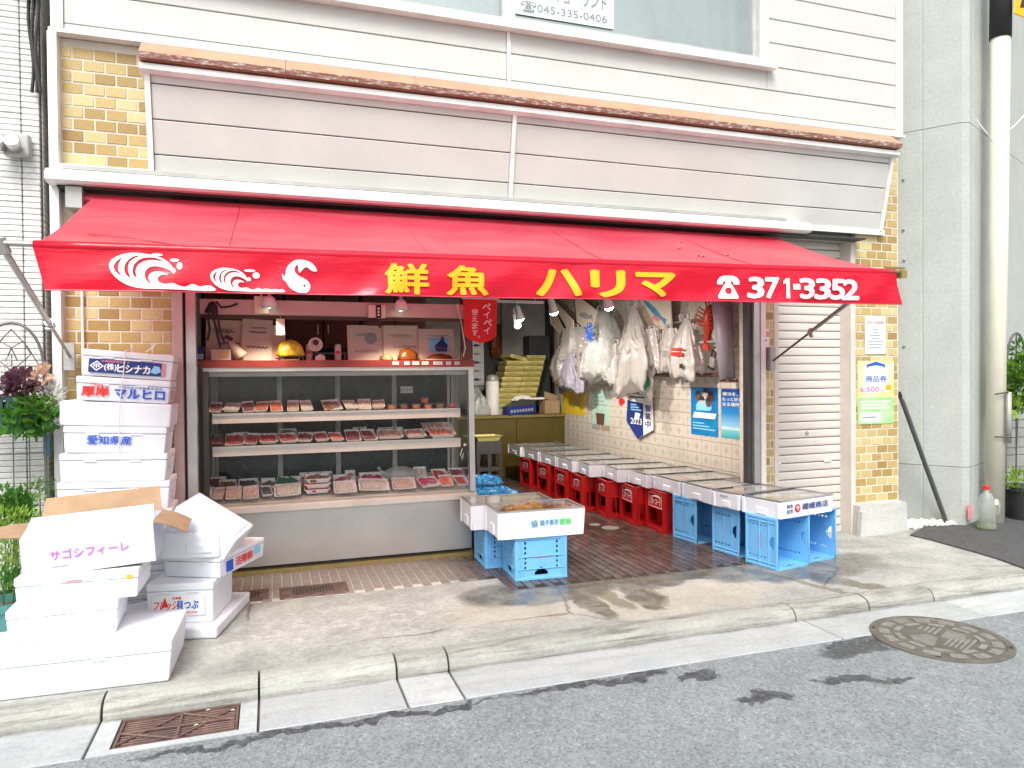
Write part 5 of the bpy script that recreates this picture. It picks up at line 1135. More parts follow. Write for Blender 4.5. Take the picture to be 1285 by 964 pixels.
# ceiling track with spots
tk = thing('light_track', 'white ceiling lighting track hung inside the shop', 'light track', (0, 0, 0))
obj('track', MB().box(2.35, 3.1, 8.0, 8.03, 2.34, 2.37), 'paper_white', tk); obj('hanger', MB().tube([(2.5, 8.015, 2.37), (2.5, 8.015, 2.69)], .006, 6), 'paper_white', tk); obj('hanger', MB().tube([(3.0, 8.015, 2.37), (3.0, 8.015, 2.69)], .006, 6), 'paper_white', tk)
spot_glow = emit('spot_glow', (1, .96, .9), 30)
for i, (x, y, Y) in enumerate(((652, 397, 8.0), (649, 406, 8.5), (694, 388, 6.7), (763, 381, 5.85))):
    q = wy(x, y, Y); k = thing('spot_lamp', ['white spot lamp clipped on the end of the ceiling track', 'small white spot lamp hanging below the ceiling track', 'glowing spot lamp before the framed fish prints', 'glowing spot lamp above the big hanging bags'][i], 'lamp', tuple(q), (R(18), R(-22), 0))
    obj('housing', MB().lathe([(.02, .14), (.034, .12), (.038, .03), (.05, -.02), (.052, -.03), (.046, -.03), (.03, .02)], 20), 'paper_white', k, smooth=True); obj('bulb', MB().lathe([(.003, -.066), (.026, -.06), (.042, -.042), (.045, -.025), (.03, .0), (.02, .03)], 16), spot_glow if i != 1 else lamp_glow, k, smooth=True)
    obj('stem', MB().tube([(0, 0, .13), (0, 0, max(.15, 2.69 - q.z))] if i > 1 else [(0, 0, .13), (0, .0, .2)], .007, 6), 'paper_white', k)
    if i != 1:
        l_ = bpy.data.lights.new('lamp_light', 'SPOT'); l_.energy = (90, 0, 54, 54)[i]; l_.spot_size = R(165); l_.spot_blend = .8; l_.color = (1, .93, .82); l_.shadow_soft_size = .04; o_ = bpy.data.objects.new('lamp_light', l_); C.objects.link(o_); o_.parent = k; o_.location = (0, 0, -.085)

# ================================================================== hung on the tiled wall
WX = 4.188
def on_wall(x0, y0, x1, y1, X=WX):
    a, b = wx(x0, y0, X), wx(x1, y1, X)      # x0 is the far edge, x1 the near edge
    return a.y, b.y, a.z, b.z
def wall_sheet(name, lab, cat, x0, y0, x1, y1, m_, X=WX):
    """thin sheet on the wall; its local axes: x runs along the wall towards the street, z up"""
    yf, yn, zt, zb = on_wall(x0, y0, x1, y1, X)
    k = thing(name, lab, cat, (X, yf, zb), (0, 0, R(-90))); W, H = yf - yn, zt - zb
    obj('sheet', MB().box(0, W, 0, .004, 0, H), m_, k); return k, W, H
k, W, H = wall_sheet('wall_notice', 'yellow notice with small printed fish on the tiled wall', 'notice', 706, 490, 734, 522, 'paper_yellow')
for j in range(5): obj('print', mound(.05, .004, .03, j, 10, 4, .3), 'ink_orange', k, (W * (.15 + .17 * j), -.001, H * (.08 + .05 * (j % 2))))
obj('smudge', MB().box(W * .55, W * .8, -.0015, -.0005, H * .35, H * .9), 'board_gold', k)
k, W, H = wall_sheet('drink_poster', 'mint green narrow drink menu poster on the tiled wall', 'poster', 743, 490, 765, 541, 'paper_mint')
obj('glass_picture', MB().prism([(.28, .12), (.68, .12), (.74, .42), (.22, .42)], (W, 0, 0), (0, 0, H), (0, -.001, 0), (0, -.0005, 0)), 'brown_wood', k); obj('photo_strip', MB().box(0, W * .48, -.001, -.0002, 0, H * .12), 'ink_grey', k); obj('photo_strip', MB().box(W * .52, W, -.001, -.0002, 0, H * .12), 'cardboard', k)
for j in range(3): obj('print', MB().box(W * .12, W * (.85 - .12 * j), -.001, -.0002, H * (.62 + .1 * j), H * (.65 + .1 * j)), 'ink_grey', k)
q = wx(779, 504, WX); k = thing('red_sticker', 'small bright red sticker shaped like a sea creature on the tiled wall', 'sticker', (WX, q.y, q.z), (0, 0, R(-90))); obj('body', MB().lathe([(.002, 0), (.055, 0), (.05, .004), (.002, .006)], 16, Matrix.Rotation(R(90), 4, 'X')), 'ink_red', k); obj('tail', MB().prism([(.0, -.04), (.09, -.03), (.1, .01), (.05, .05)], UX, UZ, (0, -.004, 0)), 'ink_red', k)
# pennant calendar
q0 = wx(787, 493, WX - .03); q1 = wx(818, 500, WX - .03); qb = wx(801, 551, WX - .03)
k = thing('pennant_calendar', 'navy and white five sided pennant sign reading 2023 below hanging bags', 'pennant', (WX - .03, q0.y, qb.z), (0, 0, R(-90)))
W = q0.y - q1.y; H = q0.z - qb.z
obj('backing', MB().prism([(-.03 * W, .36 * H), (.42 * W, 0), (1.03 * W, .24 * H), (W, .93 * H), (0, H)], UX, UZ, (0, .012, 0)), 'paper_white', k)
obj('navy_panel', MB().prism([(-.03 * W, .36 * H), (.42 * W, 0), (.66 * W, .1 * H), (.66 * W, .78 * H), (.02 * W, .84 * H)], UX, UZ, (0, -.003, 0), (0, -.0005, 0)), 'ink_navy', k)
lettering(k, '2023', (.16 * W, -.004, .32 * H), UX, UZ, .46 * W, .13 * H, 'ink_white', .01)
for j in range(3): obj('print', MB().box(W * .16, W * (.6 - .1 * j), -.0042, -.0036, H * (.62 + .055 * j), H * (.65 + .055 * j)), 'ink_sky', k)
for j, c_ in enumerate('営業中'): lettering(k, c_, (.74 * W, -.001, (.62 - j * .17) * H), UX, UZ, .22 * W, .14 * H, 'ink_navy', .015)
obj('picture', MB().prism([(.3, .42), (.5, .42), (.56, .56), (.36, .58)], (W, 0, 0), (0, 0, H), (0, -.001, 0), (0, -.0045, 0)), 'ink_white', k); obj('head_line', MB().box(.1 * W, .9 * W, -.001, -.0002, .9 * H, .93 * H), 'ink_navy', k)
# two blue posters
m_, t_, p_ = base('poster_blue'); v_ = coord(t_); _lk(t_, ramp(t_, noise(t_, v_, 4, 3), [(.3, (.005, .15, .45)), (.7, (.015, .26, .56))]), p_.inputs['Base Color']); p_.inputs['Roughness'].default_value = .35
k, W, H = wall_sheet('team_poster', 'blue poster with a group of faces and white slanted title', 'poster', 867, 486, 901, 549, 'poster_blue')
for j, (x, z) in enumerate(((.28, .82), (.55, .86), (.75, .8), (.42, .7), (.66, .68))):
    obj('portrait', MB().lathe([(.002, 0), (.05, 0), (.04, .001), (.002, .0014)], 12, Matrix.Rotation(R(90), 4, 'X')), 'food_pale_fish' if j % 2 else 'brown_wood', k, (x * W, -.0005 - j * .0003, z * H))
    obj('portrait_hair', MB().prism([(-.05, .0), (.05, .0), (.04, .04), (-.02, .05)], UX, UZ, (0, -.0004, 0)), 'ink_black', k, (x * W, -.0025, z * H + .015))
obj('spray', mound(.22, .002, .1, 77, 20, 5, .6), 'ink_sky', k, (W * .5, -.002, H * .52)); obj('title', MB().prism([(.08, .36), (.9, .36), (.96, .47), (.14, .48)], (W, 0, 0), (0, 0, H), (0, -.0006, 0), (0, -.0025, 0)), 'ink_white', k)
for j in range(3): obj('print', MB().box(W * .08, W * (.9 - .2 * j), -.001, -.0002, H * (.12 + .06 * j), H * (.145 + .06 * j)), 'ink_sky', k)
m_, t_, p_ = base('poster_sea'); v_ = coord(t_, 'Generated'); sx = t_.nodes.new('ShaderNodeSeparateXYZ'); _lk(t_, v_, sx.inputs[0])
_lk(t_, ramp(t_, sx.outputs[2], [(0, (.05, .42, .5)), (.16, (.2, .62, .68)), (.19, (.75, .85, .88)), (.24, (.3, .62, .85)), (.5, (.03, .26, .62)), (1, (.008, .06, .34))]), p_.inputs['Base Color']); p_.inputs['Roughness'].default_value = .35
k, W, H = wall_sheet('sea_poster', 'blue sky and sea poster with white Japanese slogan', 'poster', 905, 488, 938, 553, 'poster_sea')
for j, s_ in enumerate(('横浜を、', 'もっと好きに', 'なる場所。')): lettering(k, s_, (W * .06, -.0005, H * (.86 - .105 * j)), UX, UZ, W * (.6, .9, .72)[j], H * .075, 'ink_white', .018)
# rails along the wall
for i, (p0, p1, lab, m_) in enumerate(((wx(700, 444, 4.0), wx(901, 434, 4.0), 'long steel rail carrying the hanging bags', 'steel_dull'), (wx(800, 411, 4.08), wx(893, 405, 4.08), 'upper steel rail below the large fish print', 'steel'), (wx(796, 471, 4.12), wx(906, 471, 4.12), 'dark shelf edge bar below the hanging bags', 'brown_wood'))):
    k = thing('wall_rail', lab, 'rail', (0, 0, 0)); obj('bar', MB().tube([(p0.x, p0.y, p0.z), (p1.x, p1.y, p0.z)], .012 if i < 2 else .02, 8), m_, k)
    for f_ in (.06, .94):
        q = p0.lerp(p1, f_); obj('bracket', MB().tube([(p0.x, q.y, p0.z), (4.195, q.y, p0.z - .02)], .008, 6), m_, k)
# carrier bags
def bag_mb(w_, h_, seed, depth=.4, pinch=.25, spread=1.0, m1=44, m2=26):
    rn = random.Random(seed); ph = [rn.uniform(0, 6.28) for _ in range(8)]; V = []
    for j in range(m2 + 1):
        b = j / m2; rr = pinch + (spread - pinch) * min(1, (b * 1.5)) ** .8 if b < .75 else spread * (1 - .12 * (b - .75) / .25)
        sway = .06 * math.sin(b * 4 + ph[6])
        for i in range(m1):
            a = 2 * math.pi * i / m1
            f_ = 1 + .2 * math.sin(5 * a + ph[0] + b * 2) * (.4 + b) + .14 * math.sin(11 * a + ph[1] - b * 3) + .06 * math.sin(19 * a + ph[2] + 5 * b) + rn.uniform(-.07, .07)
            V.append((w_ / 2 * rr * f_ * math.cos(a) + sway * w_, w_ / 2 * depth * rr * f_ * math.sin(a), -h_ * b + h_ * b * b * (.05 * math.sin(5 * a + ph[3]) + .08 * math.sin(2 * a + ph[4]) + .03 * math.sin(13 * a + ph[5]))))
    F = [(j * m1 + i, j * m1 + (i + 1) % m1, (j + 1) * m1 + (i + 1) % m1, (j + 1) * m1 + i) for j in range(m2) for i in range(m1)] + [tuple(m2 * m1 + i for i in range(m1))]
    return MB().add(V, F)
def bag(x0, y0, x1, y1, seed, m_, lab, X=3.98, **kw):
    a, b = wx(x0, y0, X), wx(x1, y1, X); W, H = a.y - b.y, a.z - b.z
    k = thing('carrier_bag', lab, 'bag', (X, (a.y + b.y) / 2, a.z), (0, 0, R(-90)), 'bags hung on the wall rails')
    obj('bag_body', bag_mb(W, H, seed, **kw), m_, k, smooth=True)
    for s in (-1, 1): obj('handle', MB().tube([(s * W * .12, 0, -.05 * H), (s * W * .16, -.01, .06 * H), (s * W * .05, -.015, .1 * H), (0, -.01, .02 * H)], [.018, .014, .014, .018], 7, flat=.35), m_, k, smooth=True)
    return k, W, H
sheer('bag_white', (.8, .75, .73), .45, .4, .22, .2, .06); sheer('bag_lilac', (.6, .56, .68), .4, .25, .1, .3)
bag(697, 432, 722, 477, 1, 'bag_white', 'white carrier bag at the far end of the rail')
bag(707, 448, 730, 489, 2, 'bag_lilac', 'lilac tinted sheer bag hanging low at the far end of the rail', X=3.93)
bag(706, 414, 738, 455, 3, 'bag_white', 'bunched white carrier bags tied above the rail at its far end', X=4.04, pinch=.6)
bag(727, 436, 748, 472, 4, 'bag_white', 'small white bag with looped handles beside the blue printed bag', X=3.95)
k, W, H = bag(738, 394, 778, 474, 5, 'bag_clear', 'large clear outer bag with blue print full of white bags', X=3.93, spread=.9)
obj('inner_bags', bag_mb(W * .7, H * .9, 55), 'bag_white', k, (0, .03, -.04), smooth=True); lettering(k, '袋', (-.1, -W * .2 - .012, -H * .45), UX, UZ, .2, .22, 'ink_blue', .03)
bag(762, 432, 785, 482, 6, 'bag_white', 'white carrier bag hanging below the clear bag with blue print', X=3.9)
k, W, H = bag(777, 388, 812, 490, 7, 'bag_white', 'long white bag hanging lowest over the pennant sign', X=3.88, pinch=.12)
obj('bow', bag_mb(W * .6, H * .25, 57, pinch=.5), 'bag_white', k, (.02, -.05, -H * .32), smooth=True)
bag(770, 453, 782, 476, 8, 'bag_green', 'small green plastic bag peeking out from under the clear bag', X=3.94); bag(800, 463, 812, 488, 9, 'bag_green', 'small green plastic bag beside the long white bag', X=3.92)
for i, (x0, x1, lab) in enumerate(((808, 830, 'white bag pack folded over the rail, beside the long white bag'), (829, 851, 'white bag pack folded over the rail, beside the red printed bag'))):
    k, W, H = bag(x0, 414, x1, 462, 10 + i, 'bag_white', lab, X=3.97, pinch=.75, depth=.3); lettering(k, '用', (-.03, -W * .17 - .012, -H * .72), UX, UZ, .07, .07, 'ink_grey', .01)
k, W, H = bag(842, 402, 878, 471, 12, 'bag_white', 'white carrier bag with red printing in a clear sleeve', X=3.95, pinch=.1, depth=.3)
obj('red_print', MB().box(-W * .2, W * .2, -.003, 0, -H * .56, -H * .52).box(-W * .2, W * .17, -.003, 0, -H * .66, -H * .59), 'ink_red', k, (0, -W * .155 - .012, 0)); obj('red_print', MB().box(.05, .11, -.003, 0, -H * .88, -H * .8), 'ink_black', k, (0, -W * .155 - .012, 0))
obj('twisted_neck', MB().tube([(0, 0, 0), (.01, 0, -.1), (.02, 0, -.25)], [.02, .03, .06], 8), 'bag_clear', k, smooth=True)
# framed fish prints leaning out from the wall
def print_frame(x0, y0, x1, y1, lab, fr, X, roll, fishm, seed):
    a, b = wx(x0, y0, X), wx(x1, y1, X); W, H = a.y - b.y, abs(a.z - b.z)
    k = thing('fish_print', lab, 'framed print', (X, (a.y + b.y) / 2, min(a.z, b.z)), (R(14), roll, R(-90)))
    obj('mount', rbox(W * .95, .008, H * .95, .001, 1), 'board_cream', k, (0, 0, H * .025)); t_ = .02
    for (cx, cz, sx, sz) in ((0, 0, W, t_), (0, H - t_, W, t_), (-W / 2 + t_ / 2, t_, t_, H - 2 * t_), (W / 2 - t_ / 2, t_, t_, H - 2 * t_)): obj('frame_bar', rbox(sx, .022, sz, .003, 1), fr, k, (cx, -.004, cz))
    obj('fish_picture', MB().prism([(-.30, 0), (-.2, .07), (.02, .12), (.18, .05), (.3, .12), (.28, 0), (.3, -.1), (.18, -.04), (0, -.1), (-.2, -.06)], (W, 0, 0), (0, 0, H * .9), (0, -.001, 0), (0, -.0055, H * .5)), fishm, k, rot=(0, -.25 if seed else .3, 0))
    return k, W, H
print_frame(690, 386, 724, 420, 'fish print with a long dark fish in a thin frame, farthest in', 'board_cream', 4.10, .45, 'ink_black', 0)
print_frame(722, 378, 757, 416, 'fish print with a grey round fish in a brown frame', 'brown_wood', 4.08, .4, 'ink_grey', 1)
k, W, H = print_frame(796, 366, 846, 410, 'large fish print with dark fish and red flowers above the rail', 'board_cream', 4.08, .3, 'ink_teal', 0)
for j in range(4): obj('flower_picture', MB().lathe([(.001, 0), (.03, 0), (.025, .001), (.001, .001)], 8, Matrix.Rotation(R(90), 4, 'X')), 'ink_pink', k, (.04 + .04 * j, -.0056, H * .3 + .02 * (j % 2)))
# lobster model
mat('lobster_red', (.42, .035, .012), .3, var=.25, scale=40, bumpk=.3, bscale=70)
q = wx(889, 408, 4.0); k = thing('lobster_model', 'red spiny lobster model hanging head up on the tiled wall', 'lobster', tuple(q), (0, R(12), R(-90)))
obj('body', MB().tube([(0, 0, .2), (0, 0, .17), (0, -.01, .06), (0, 0, 0), (0, .005, -.06), (0, .005, -.13), (0, .0, -.18)], [.01, .045, .055, .05, .042, .034, .028], 12), 'lobster_red', k, smooth=True)
for j in range(5): obj('tail_ring', MB().lathe([(.03, -.012), (.048 - .004 * j, 0), (.03, .012)], 12), 'lobster_red', k, (0, .003, -.01 - j * .035))
obj('tail_fan', MB().prism([(-.02, 0), (.02, 0), (.055, -.06), (.03, -.08), (0, -.075), (-.03, -.08), (-.055, -.06)], UX, UZ, (0, .012, 0), (0, -.005, -.165)), 'lobster_red', k)
for s in (-1, 1):
    for j in range(5): obj('leg', MB().tube([(s * .04, -.02, .12 - j * .035), (s * (.10 + .01 * j), -.06, .16 - j * .04), (s * (.16 + .01 * (j % 2)), -.05, .12 - j * .045)], [.009, .007, .002], 6), 'lobster_red', k)
    obj('antenna', MB().tube([(s * .02, -.03, .19), (s * .06, -.08, .28), (s * .2, -.07, .30), (s * .26, -.04, .2)], [.01, .007, .004, .002], 6), 'lobster_red', k)
    obj('eye', MB().lathe([(.002, -.008), (.009, 0), (.002, .008)], 8), 'black', k, (s * .022, -.035, .185))
# grey rolled sheet on the wall, little hanging clip
p0, p1 = wx(905, 372, 4.02), wx(913, 476, 4.05)
mat('lavender_grey', (.3, .28, .33), .45, var=.08)
k = thing('sheet_roll', 'grey plastic sheet rolled up and hung upright beside the lobster', 'roll', tuple(p1)); dq = p0 - p1
obj('roll', MB().tube([(0, 0, 0), tuple(dq * .5), tuple(dq)], [.075, .085, .095], 16), 'lavender_grey', k, smooth=True); obj('end_clip', MB().box(-.05, .05, -.09, .05, -.03, .0), 'brown_wood', k)
q = wx(894, 452, 4.05); k = thing('bulldog_clip', 'black and white clip hanging below the lobster tail', 'clip', tuple(q), (0, R(20), R(-90))); obj('loop', MB().tube([(-.03, 0, .02), (-.03, 0, .09), (.03, 0, .09), (.03, 0, .02)], .008, 6), 'black', k); obj('body', rbox(.08, .02, .1, .004, 1), 'steel', k, (0, 0, -.07)); obj('foot', rbox(.085, .03, .03, .004, 1), 'black', k, (0, 0, -.095))

# ================================================================== crates
m_, t_, p_ = base('crate_blue'); v_ = coord(t_); oi_ = t_.nodes.new('ShaderNodeObjectInfo').outputs['Random']
c_ = ramp(t_, noise(t_, v_, 6, 5), [(.3, (.14, .42, .74)), (.7, (.19, .50, .82))])
c_ = mixc(t_, mth(t_, 'MULTIPLY', ramp(t_, noise(t_, v_, 30, 5, .7), [(.55, (0, 0, 0)), (.75, (1, 1, 1))]), .25), c_, (.4, .6, .8)); _lk(t_, c_, p_.inputs['Base Color']); p_.inputs['Roughness'].default_value = .38; bump(t_, p_, noise(t_, v_, 50, 4), .06, .003)
m_, t_, p_ = base('crate_red'); v_ = coord(t_)
c_ = ramp(t_, noise(t_, v_, 6, 5), [(.3, (.42, .006, .006)), (.7, (.56, .012, .012))]); c_ = mixc(t_, mth(t_, 'MULTIPLY', ramp(t_, noise(t_, v_, 24, 5, .7), [(.55, (0, 0, 0)), (.75, (1, 1, 1))]), .3), c_, (.3, .05, .04)); _lk(t_, c_, p_.inputs['Base Color']); p_.inputs['Roughness'].default_value = .3
def panel(loops, th):
    c = bpy.data.curves.new('s', 'CURVE'); c.dimensions = '2D'; c.fill_mode = 'BOTH'; c.extrude = th / 2
    for lp in loops:
        s = c.splines.new('POLY'); s.points.add(len(lp) - 1); s.use_cyclic_u = True
        for q, (x, y) in zip(s.points, lp): q.co = (x, y, 0, 1)
    o = bpy.data.objects.new('s', c); C.objects.link(o); bpy.context.view_layer.update()
    m = bpy.data.meshes.new_from_object(o.evaluated_get(bpy.context.evaluated_depsgraph_get())); bpy.data.objects.remove(o); bpy.data.curves.remove(c)
    m.transform(Matrix.Rotation(R(90), 4, 'X')); return m
def rect(x0, x1, y0, y1): return [(x0, y0), (x1, y0), (x1, y1), (x0, y1)]
CW, CD, CH = .38, .345, .31
def crate_panel(w_):
    L = [rect(-w_ / 2, w_ / 2, 0, CH)]
    L.append([(-.05, CH - .035), (.05, CH - .035), (.05, CH - .055), (0, CH - .095), (-.05, CH - .055)])
    for s in (-1, 1):
        for j in range(6): L.append(rect(s * (w_ * .32) - .007, s * (w_ * .32) + .007, .03 + j * .036, .05 + j * .036))
    return panel(L, .006)
pan_w, pan_d = crate_panel(CW), crate_panel(CD)
def blue_crate(lab, loc, rot, text=True):
    k = thing('plastic_crate', lab, 'crate', loc, rot, 'blue crates holding up the foam boxes')
    for (me, w_, lx, ly, rz) in ((pan_w, CW, 0, -CD / 2, 0), (pan_w, CW, 0, CD / 2, math.pi), (pan_d, CD, CW / 2, 0, math.pi / 2), (pan_d, CD, -CW / 2, 0, -math.pi / 2)):
        s_ = obj('side_panel', me, 'crate_blue', k, (lx, ly, 0), (0, 0, rz))
        for z_, h_ in ((.0, .018), (.135, .008), (CH - .02, .02), (CH * .73, .006)): obj('rib', rbox(w_ + (.012 if z_ in (.0, CH - .02) else -.02), .01, h_, .002, 1), 'crate_blue', s_, (0, -.006, z_))
        for sx in (-1, 1):
            obj('upright_rib', rbox(.008, .008, CH - .03, .001, 1), 'crate_blue', s_, (sx * (w_ / 2 - .035), -.006, .015)); obj('upright_rib', rbox(.02, .012, CH, .002, 1), 'crate_blue', s_, (sx * (w_ / 2 - .006), -.004, 0))
        if text: s2 = lettering(s_, 'otonoyasou', (.06, -.0035, .16), (-1, 0, 0), (0, 0, -1), .13, .03, 'ink_magenta', .008, off=.001, shear=.1)
    obj('floor', rbox(CW - .01, CD - .01, .008, .001, 1), 'crate_blue', k, (0, 0, .004))
    return k
FX = math.pi
blue_crate('upturned pale blue crate under the crab box', (1.865, 5.055, CH + .002), (FX, 0, R(-3)))
blue_crate('upturned pale blue crate behind it beside the display case', (1.755, 5.46, CH + .002), (FX, 0, R(-2)))
# lying on their side, open end to the street
def lying(lab, x, y, rz): return blue_crate(lab, (x, y, CW / 2 + .008), (R(90), R(90), rz))
lying('blue crate on its side at the row end, with its whole left panel showing', 3.714, 4.796, .18); lying('blue crate on its side against the shutter end of the row', 4.075, 4.905, .14)
lying('blue crate on its side, second from the street end of the row', 3.706, 5.225, .14); lying('blue crate on its side next to the red crates', 3.64, 5.745, .15)
RW, RD, RH = .37, .42, .385
def red_panel(w_):
    ph = .035; a, b = -w_ / 2 + .05, w_ / 2 - .05
    win = [(a + .02, .055), (b - .02, .055), (b, .075), (b, .185), (b - .02, .205), (a + .02, .205), (a, .185), (a, .075)]
    return panel([rect(-w_ / 2, w_ / 2, 0, RH), win], .008)
rpw, rpd = red_panel(RW), red_panel(RD)
def red_crate(lab, x, y, rz, boxed):
    k = thing('bottle_crate', lab, 'crate', (x, y, 0), (0, 0, rz), 'red bottle crates along the tiled wall')
    for (me, w_, lx, ly, r_) in ((rpd, RD, 0, -RW / 2, 0), (rpd, RD, 0, RW / 2, math.pi), (rpw, RW, RD / 2, 0, math.pi / 2), (rpw, RW, -RD / 2, 0, -math.pi / 2)):
        s_ = obj('side_panel', me, 'crate_red', k, (lx, ly, 0), (0, 0, r_))
        for z_, h_ in ((.0, .03), (.215, .008), (RH - .025, .025)): obj('rib', rbox(w_ + .012, .012, h_, .003, 1), 'crate_red', s_, (0, -.007, z_))
        for sx in (-1, 1): obj('upright_rib', rbox(.03, .016, RH, .004, 1), 'crate_red', s_, (sx * (w_ / 2 - .01), -.006, 0))
        if r_ == -math.pi / 2:
            lettering(s_, 'コカ・コーラ', (-.10, -.0045, .245), UX, UZ, .2, .06, 'ink_white', .02, off=.001, shear=.1)
            obj('swoosh', MB().prism([(-.11, .31), (-.05, .325), (.02, .34), (.08, .335), (.11, .31), (.06, .32), (0, .322), (-.05, .312)], UX, UZ, (0, -.001, 0), (0, -.0046, 0)), 'ink_white', s_)
            if boxed: mb = MB(); [mb.box(*q_) for q_ in ((-.125, .125, -.0058, -.0046, .222, .227), (-.125, .125, -.0058, -.0046, .35, .355), (-.125, -.12, -.0058, -.0046, .2275, .3495), (.12, .125, -.0058, -.0046, .2275, .3495))]; obj('label_border', mb, 'ink_white', s_)
    for j in range(1, 4): obj('divider', rbox(.006, RW - .02, .22, .001, 1), 'crate_red', k, (-RD / 2 + j * RD / 4, 0, .01))
    obj('floor', rbox(RD - .01, RW - .01, .008, .001, 1), 'crate_red', k, (0, 0, .004)); return k
rl = [(3.675, 6.03, -.03, 1), (3.60, 6.44, -.1, 1), (3.52, 6.86, -.14, 0), (3.42, 7.3, -.1, 0), (3.40, 7.72, -.05, 0), (3.40, 8.3, 0, 0), (3.40, 8.95, 0, 0)]
for i, (x, y, r_, bx_) in enumerate(rl): red_crate(f"red bottle crate with white logo along the tiled wall, {ORD[i]} from the blue crates", x, y, r_, bx_)

# ================================================================== foam boxes with glass lids
glass('lid_glass', (.98, .985, .98), .04, .02, .02)
mat('ice', (.9, .87, .84), .35, bumpk=.4, bscale=60)
mat('gasket', (.05, .05, .052), .5); mat('alu_edge', (.5, .5, .48), .35, .7)
def open_box_mb(w_, d_, h_, t_=.028):
    mb = MB(); o_ = rect(-w_ / 2, w_ / 2, -d_ / 2, d_ / 2); s_ = .965; i_ = rect(-w_ / 2 + t_, w_ / 2 - t_, -d_ / 2 + t_, d_ / 2 - t_)
    rings = [([(x * s_, y * s_) for x, y in o_], 0), (o_, h_ - .004), ([(x * .992, y * .99) for x, y in o_], h_), (i_, h_), ([(x * .97, y * .97) for x, y in i_], .03)]
    mb.v = [(x, y, z) for rg, z in rings for x, y in rg]; n_ = len(rings)
    mb.f = [(i * 4 + k, i * 4 + (k + 1) % 4, (i + 1) * 4 + (k + 1) % 4, (i + 1) * 4 + k) for i in range(n_ - 1) for k in range(4)] + [(3, 2, 1, 0), tuple((n_ - 1) * 4 + k for k in range(4))]
    return mb
def fish_box(lab, x, y, z, w_, d_, h_, rz, frame='gasket', grp='glass lidded foam boxes of fish', ice=.022):
    k = thing('fish_box', lab, 'foam box', (x, y, z), (0, 0, rz), grp)
    obj('foam_body', open_box_mb(w_, d_, h_), 'foam', k)
    obj('ice_bed', MB().grid(14, 8, lambda a, b: ((a - .5) * (w_ - .06), (b - .5) * (d_ - .06), h_ - ice + .006 * math.sin(a * 31) * math.sin(b * 23))), 'ice', k)
    g = obj('glass_lid', MB().box(-w_ / 2 + .012, w_ / 2 - .012, -d_ / 2 + .012, d_ / 2 - .012, h_ + .004, h_ + .009), 'lid_glass', k); e_ = .016
    for (x0, x1, y0, y1, dz) in ((-w_ / 2, w_ / 2, -d_ / 2, -d_ / 2 + e_, 0), (-w_ / 2, w_ / 2, d_ / 2 - e_, d_ / 2, 0), (-w_ / 2, -w_ / 2 + e_, -d_ / 2 + e_, d_ / 2 - e_, .001), (w_ / 2 - e_, w_ / 2, -d_ / 2 + e_, d_ / 2 - e_, .001)): obj('lid_edge', MB().box(x0, x1, y0, y1, h_ + .001, h_ + .013 + dz), frame if y0 > 0 or frame != 'gasket' else 'alu_edge', g)
    for s in (-1, 1): obj('grip', rbox(.012, d_ * .28, h_ * .42, .004, 1), 'foam', k, (s * (w_ / 2 - .004), 0, .01)); 
    for sy in (-1, 1): obj('corner_rib', rbox(.012, .03, h_ * .98, .004, 1), 'foam', k, (-w_ / 2 + .002, sy * (d_ / 2 - .016), 0))
    return k
bl = [(4.50, 4.87, 3.565, .62, .2), (4.89, 5.18, 3.50, .57, .2), (5.15, 5.60, 3.485, .445, .0), (5.61, 6.08, 3.47, .67, .0), (6.09, 6.50, 3.42, .68, -.03), (6.51, 6.92, 3.34, .68, -.08), (6.95, 7.36, 3.23, .7, -.08), (7.38, 7.88, 3.2, .7, -.02), (7.90, 8.44, 3.2, .7, 0), (8.46, 9.04, 3.19, .7, 0), (9.06, 9.6, 3.16, .7, 0)]
mat('fillet', (.72, .27, .10), .3, var=.3, scale=25, bumpk=.3); mat('fillet_pale', (.62, .52, .36), .3, var=.3, scale=25, bumpk=.3)
def fillet(w_, d_, seed):
    rn = random.Random(seed)
    return MB().grid(14, 5, lambda a, b: ((a - .5) * w_, (b - .5) * d_ * (math.sin(min(1, a * 1.15 + .08) * math.pi) ** .6 + .06) + .02 * math.sin(a * 4 + seed), .014 * math.sin(b * math.pi) * math.sin(min(1, a + .05) * math.pi) + rn.uniform(0, .003)))
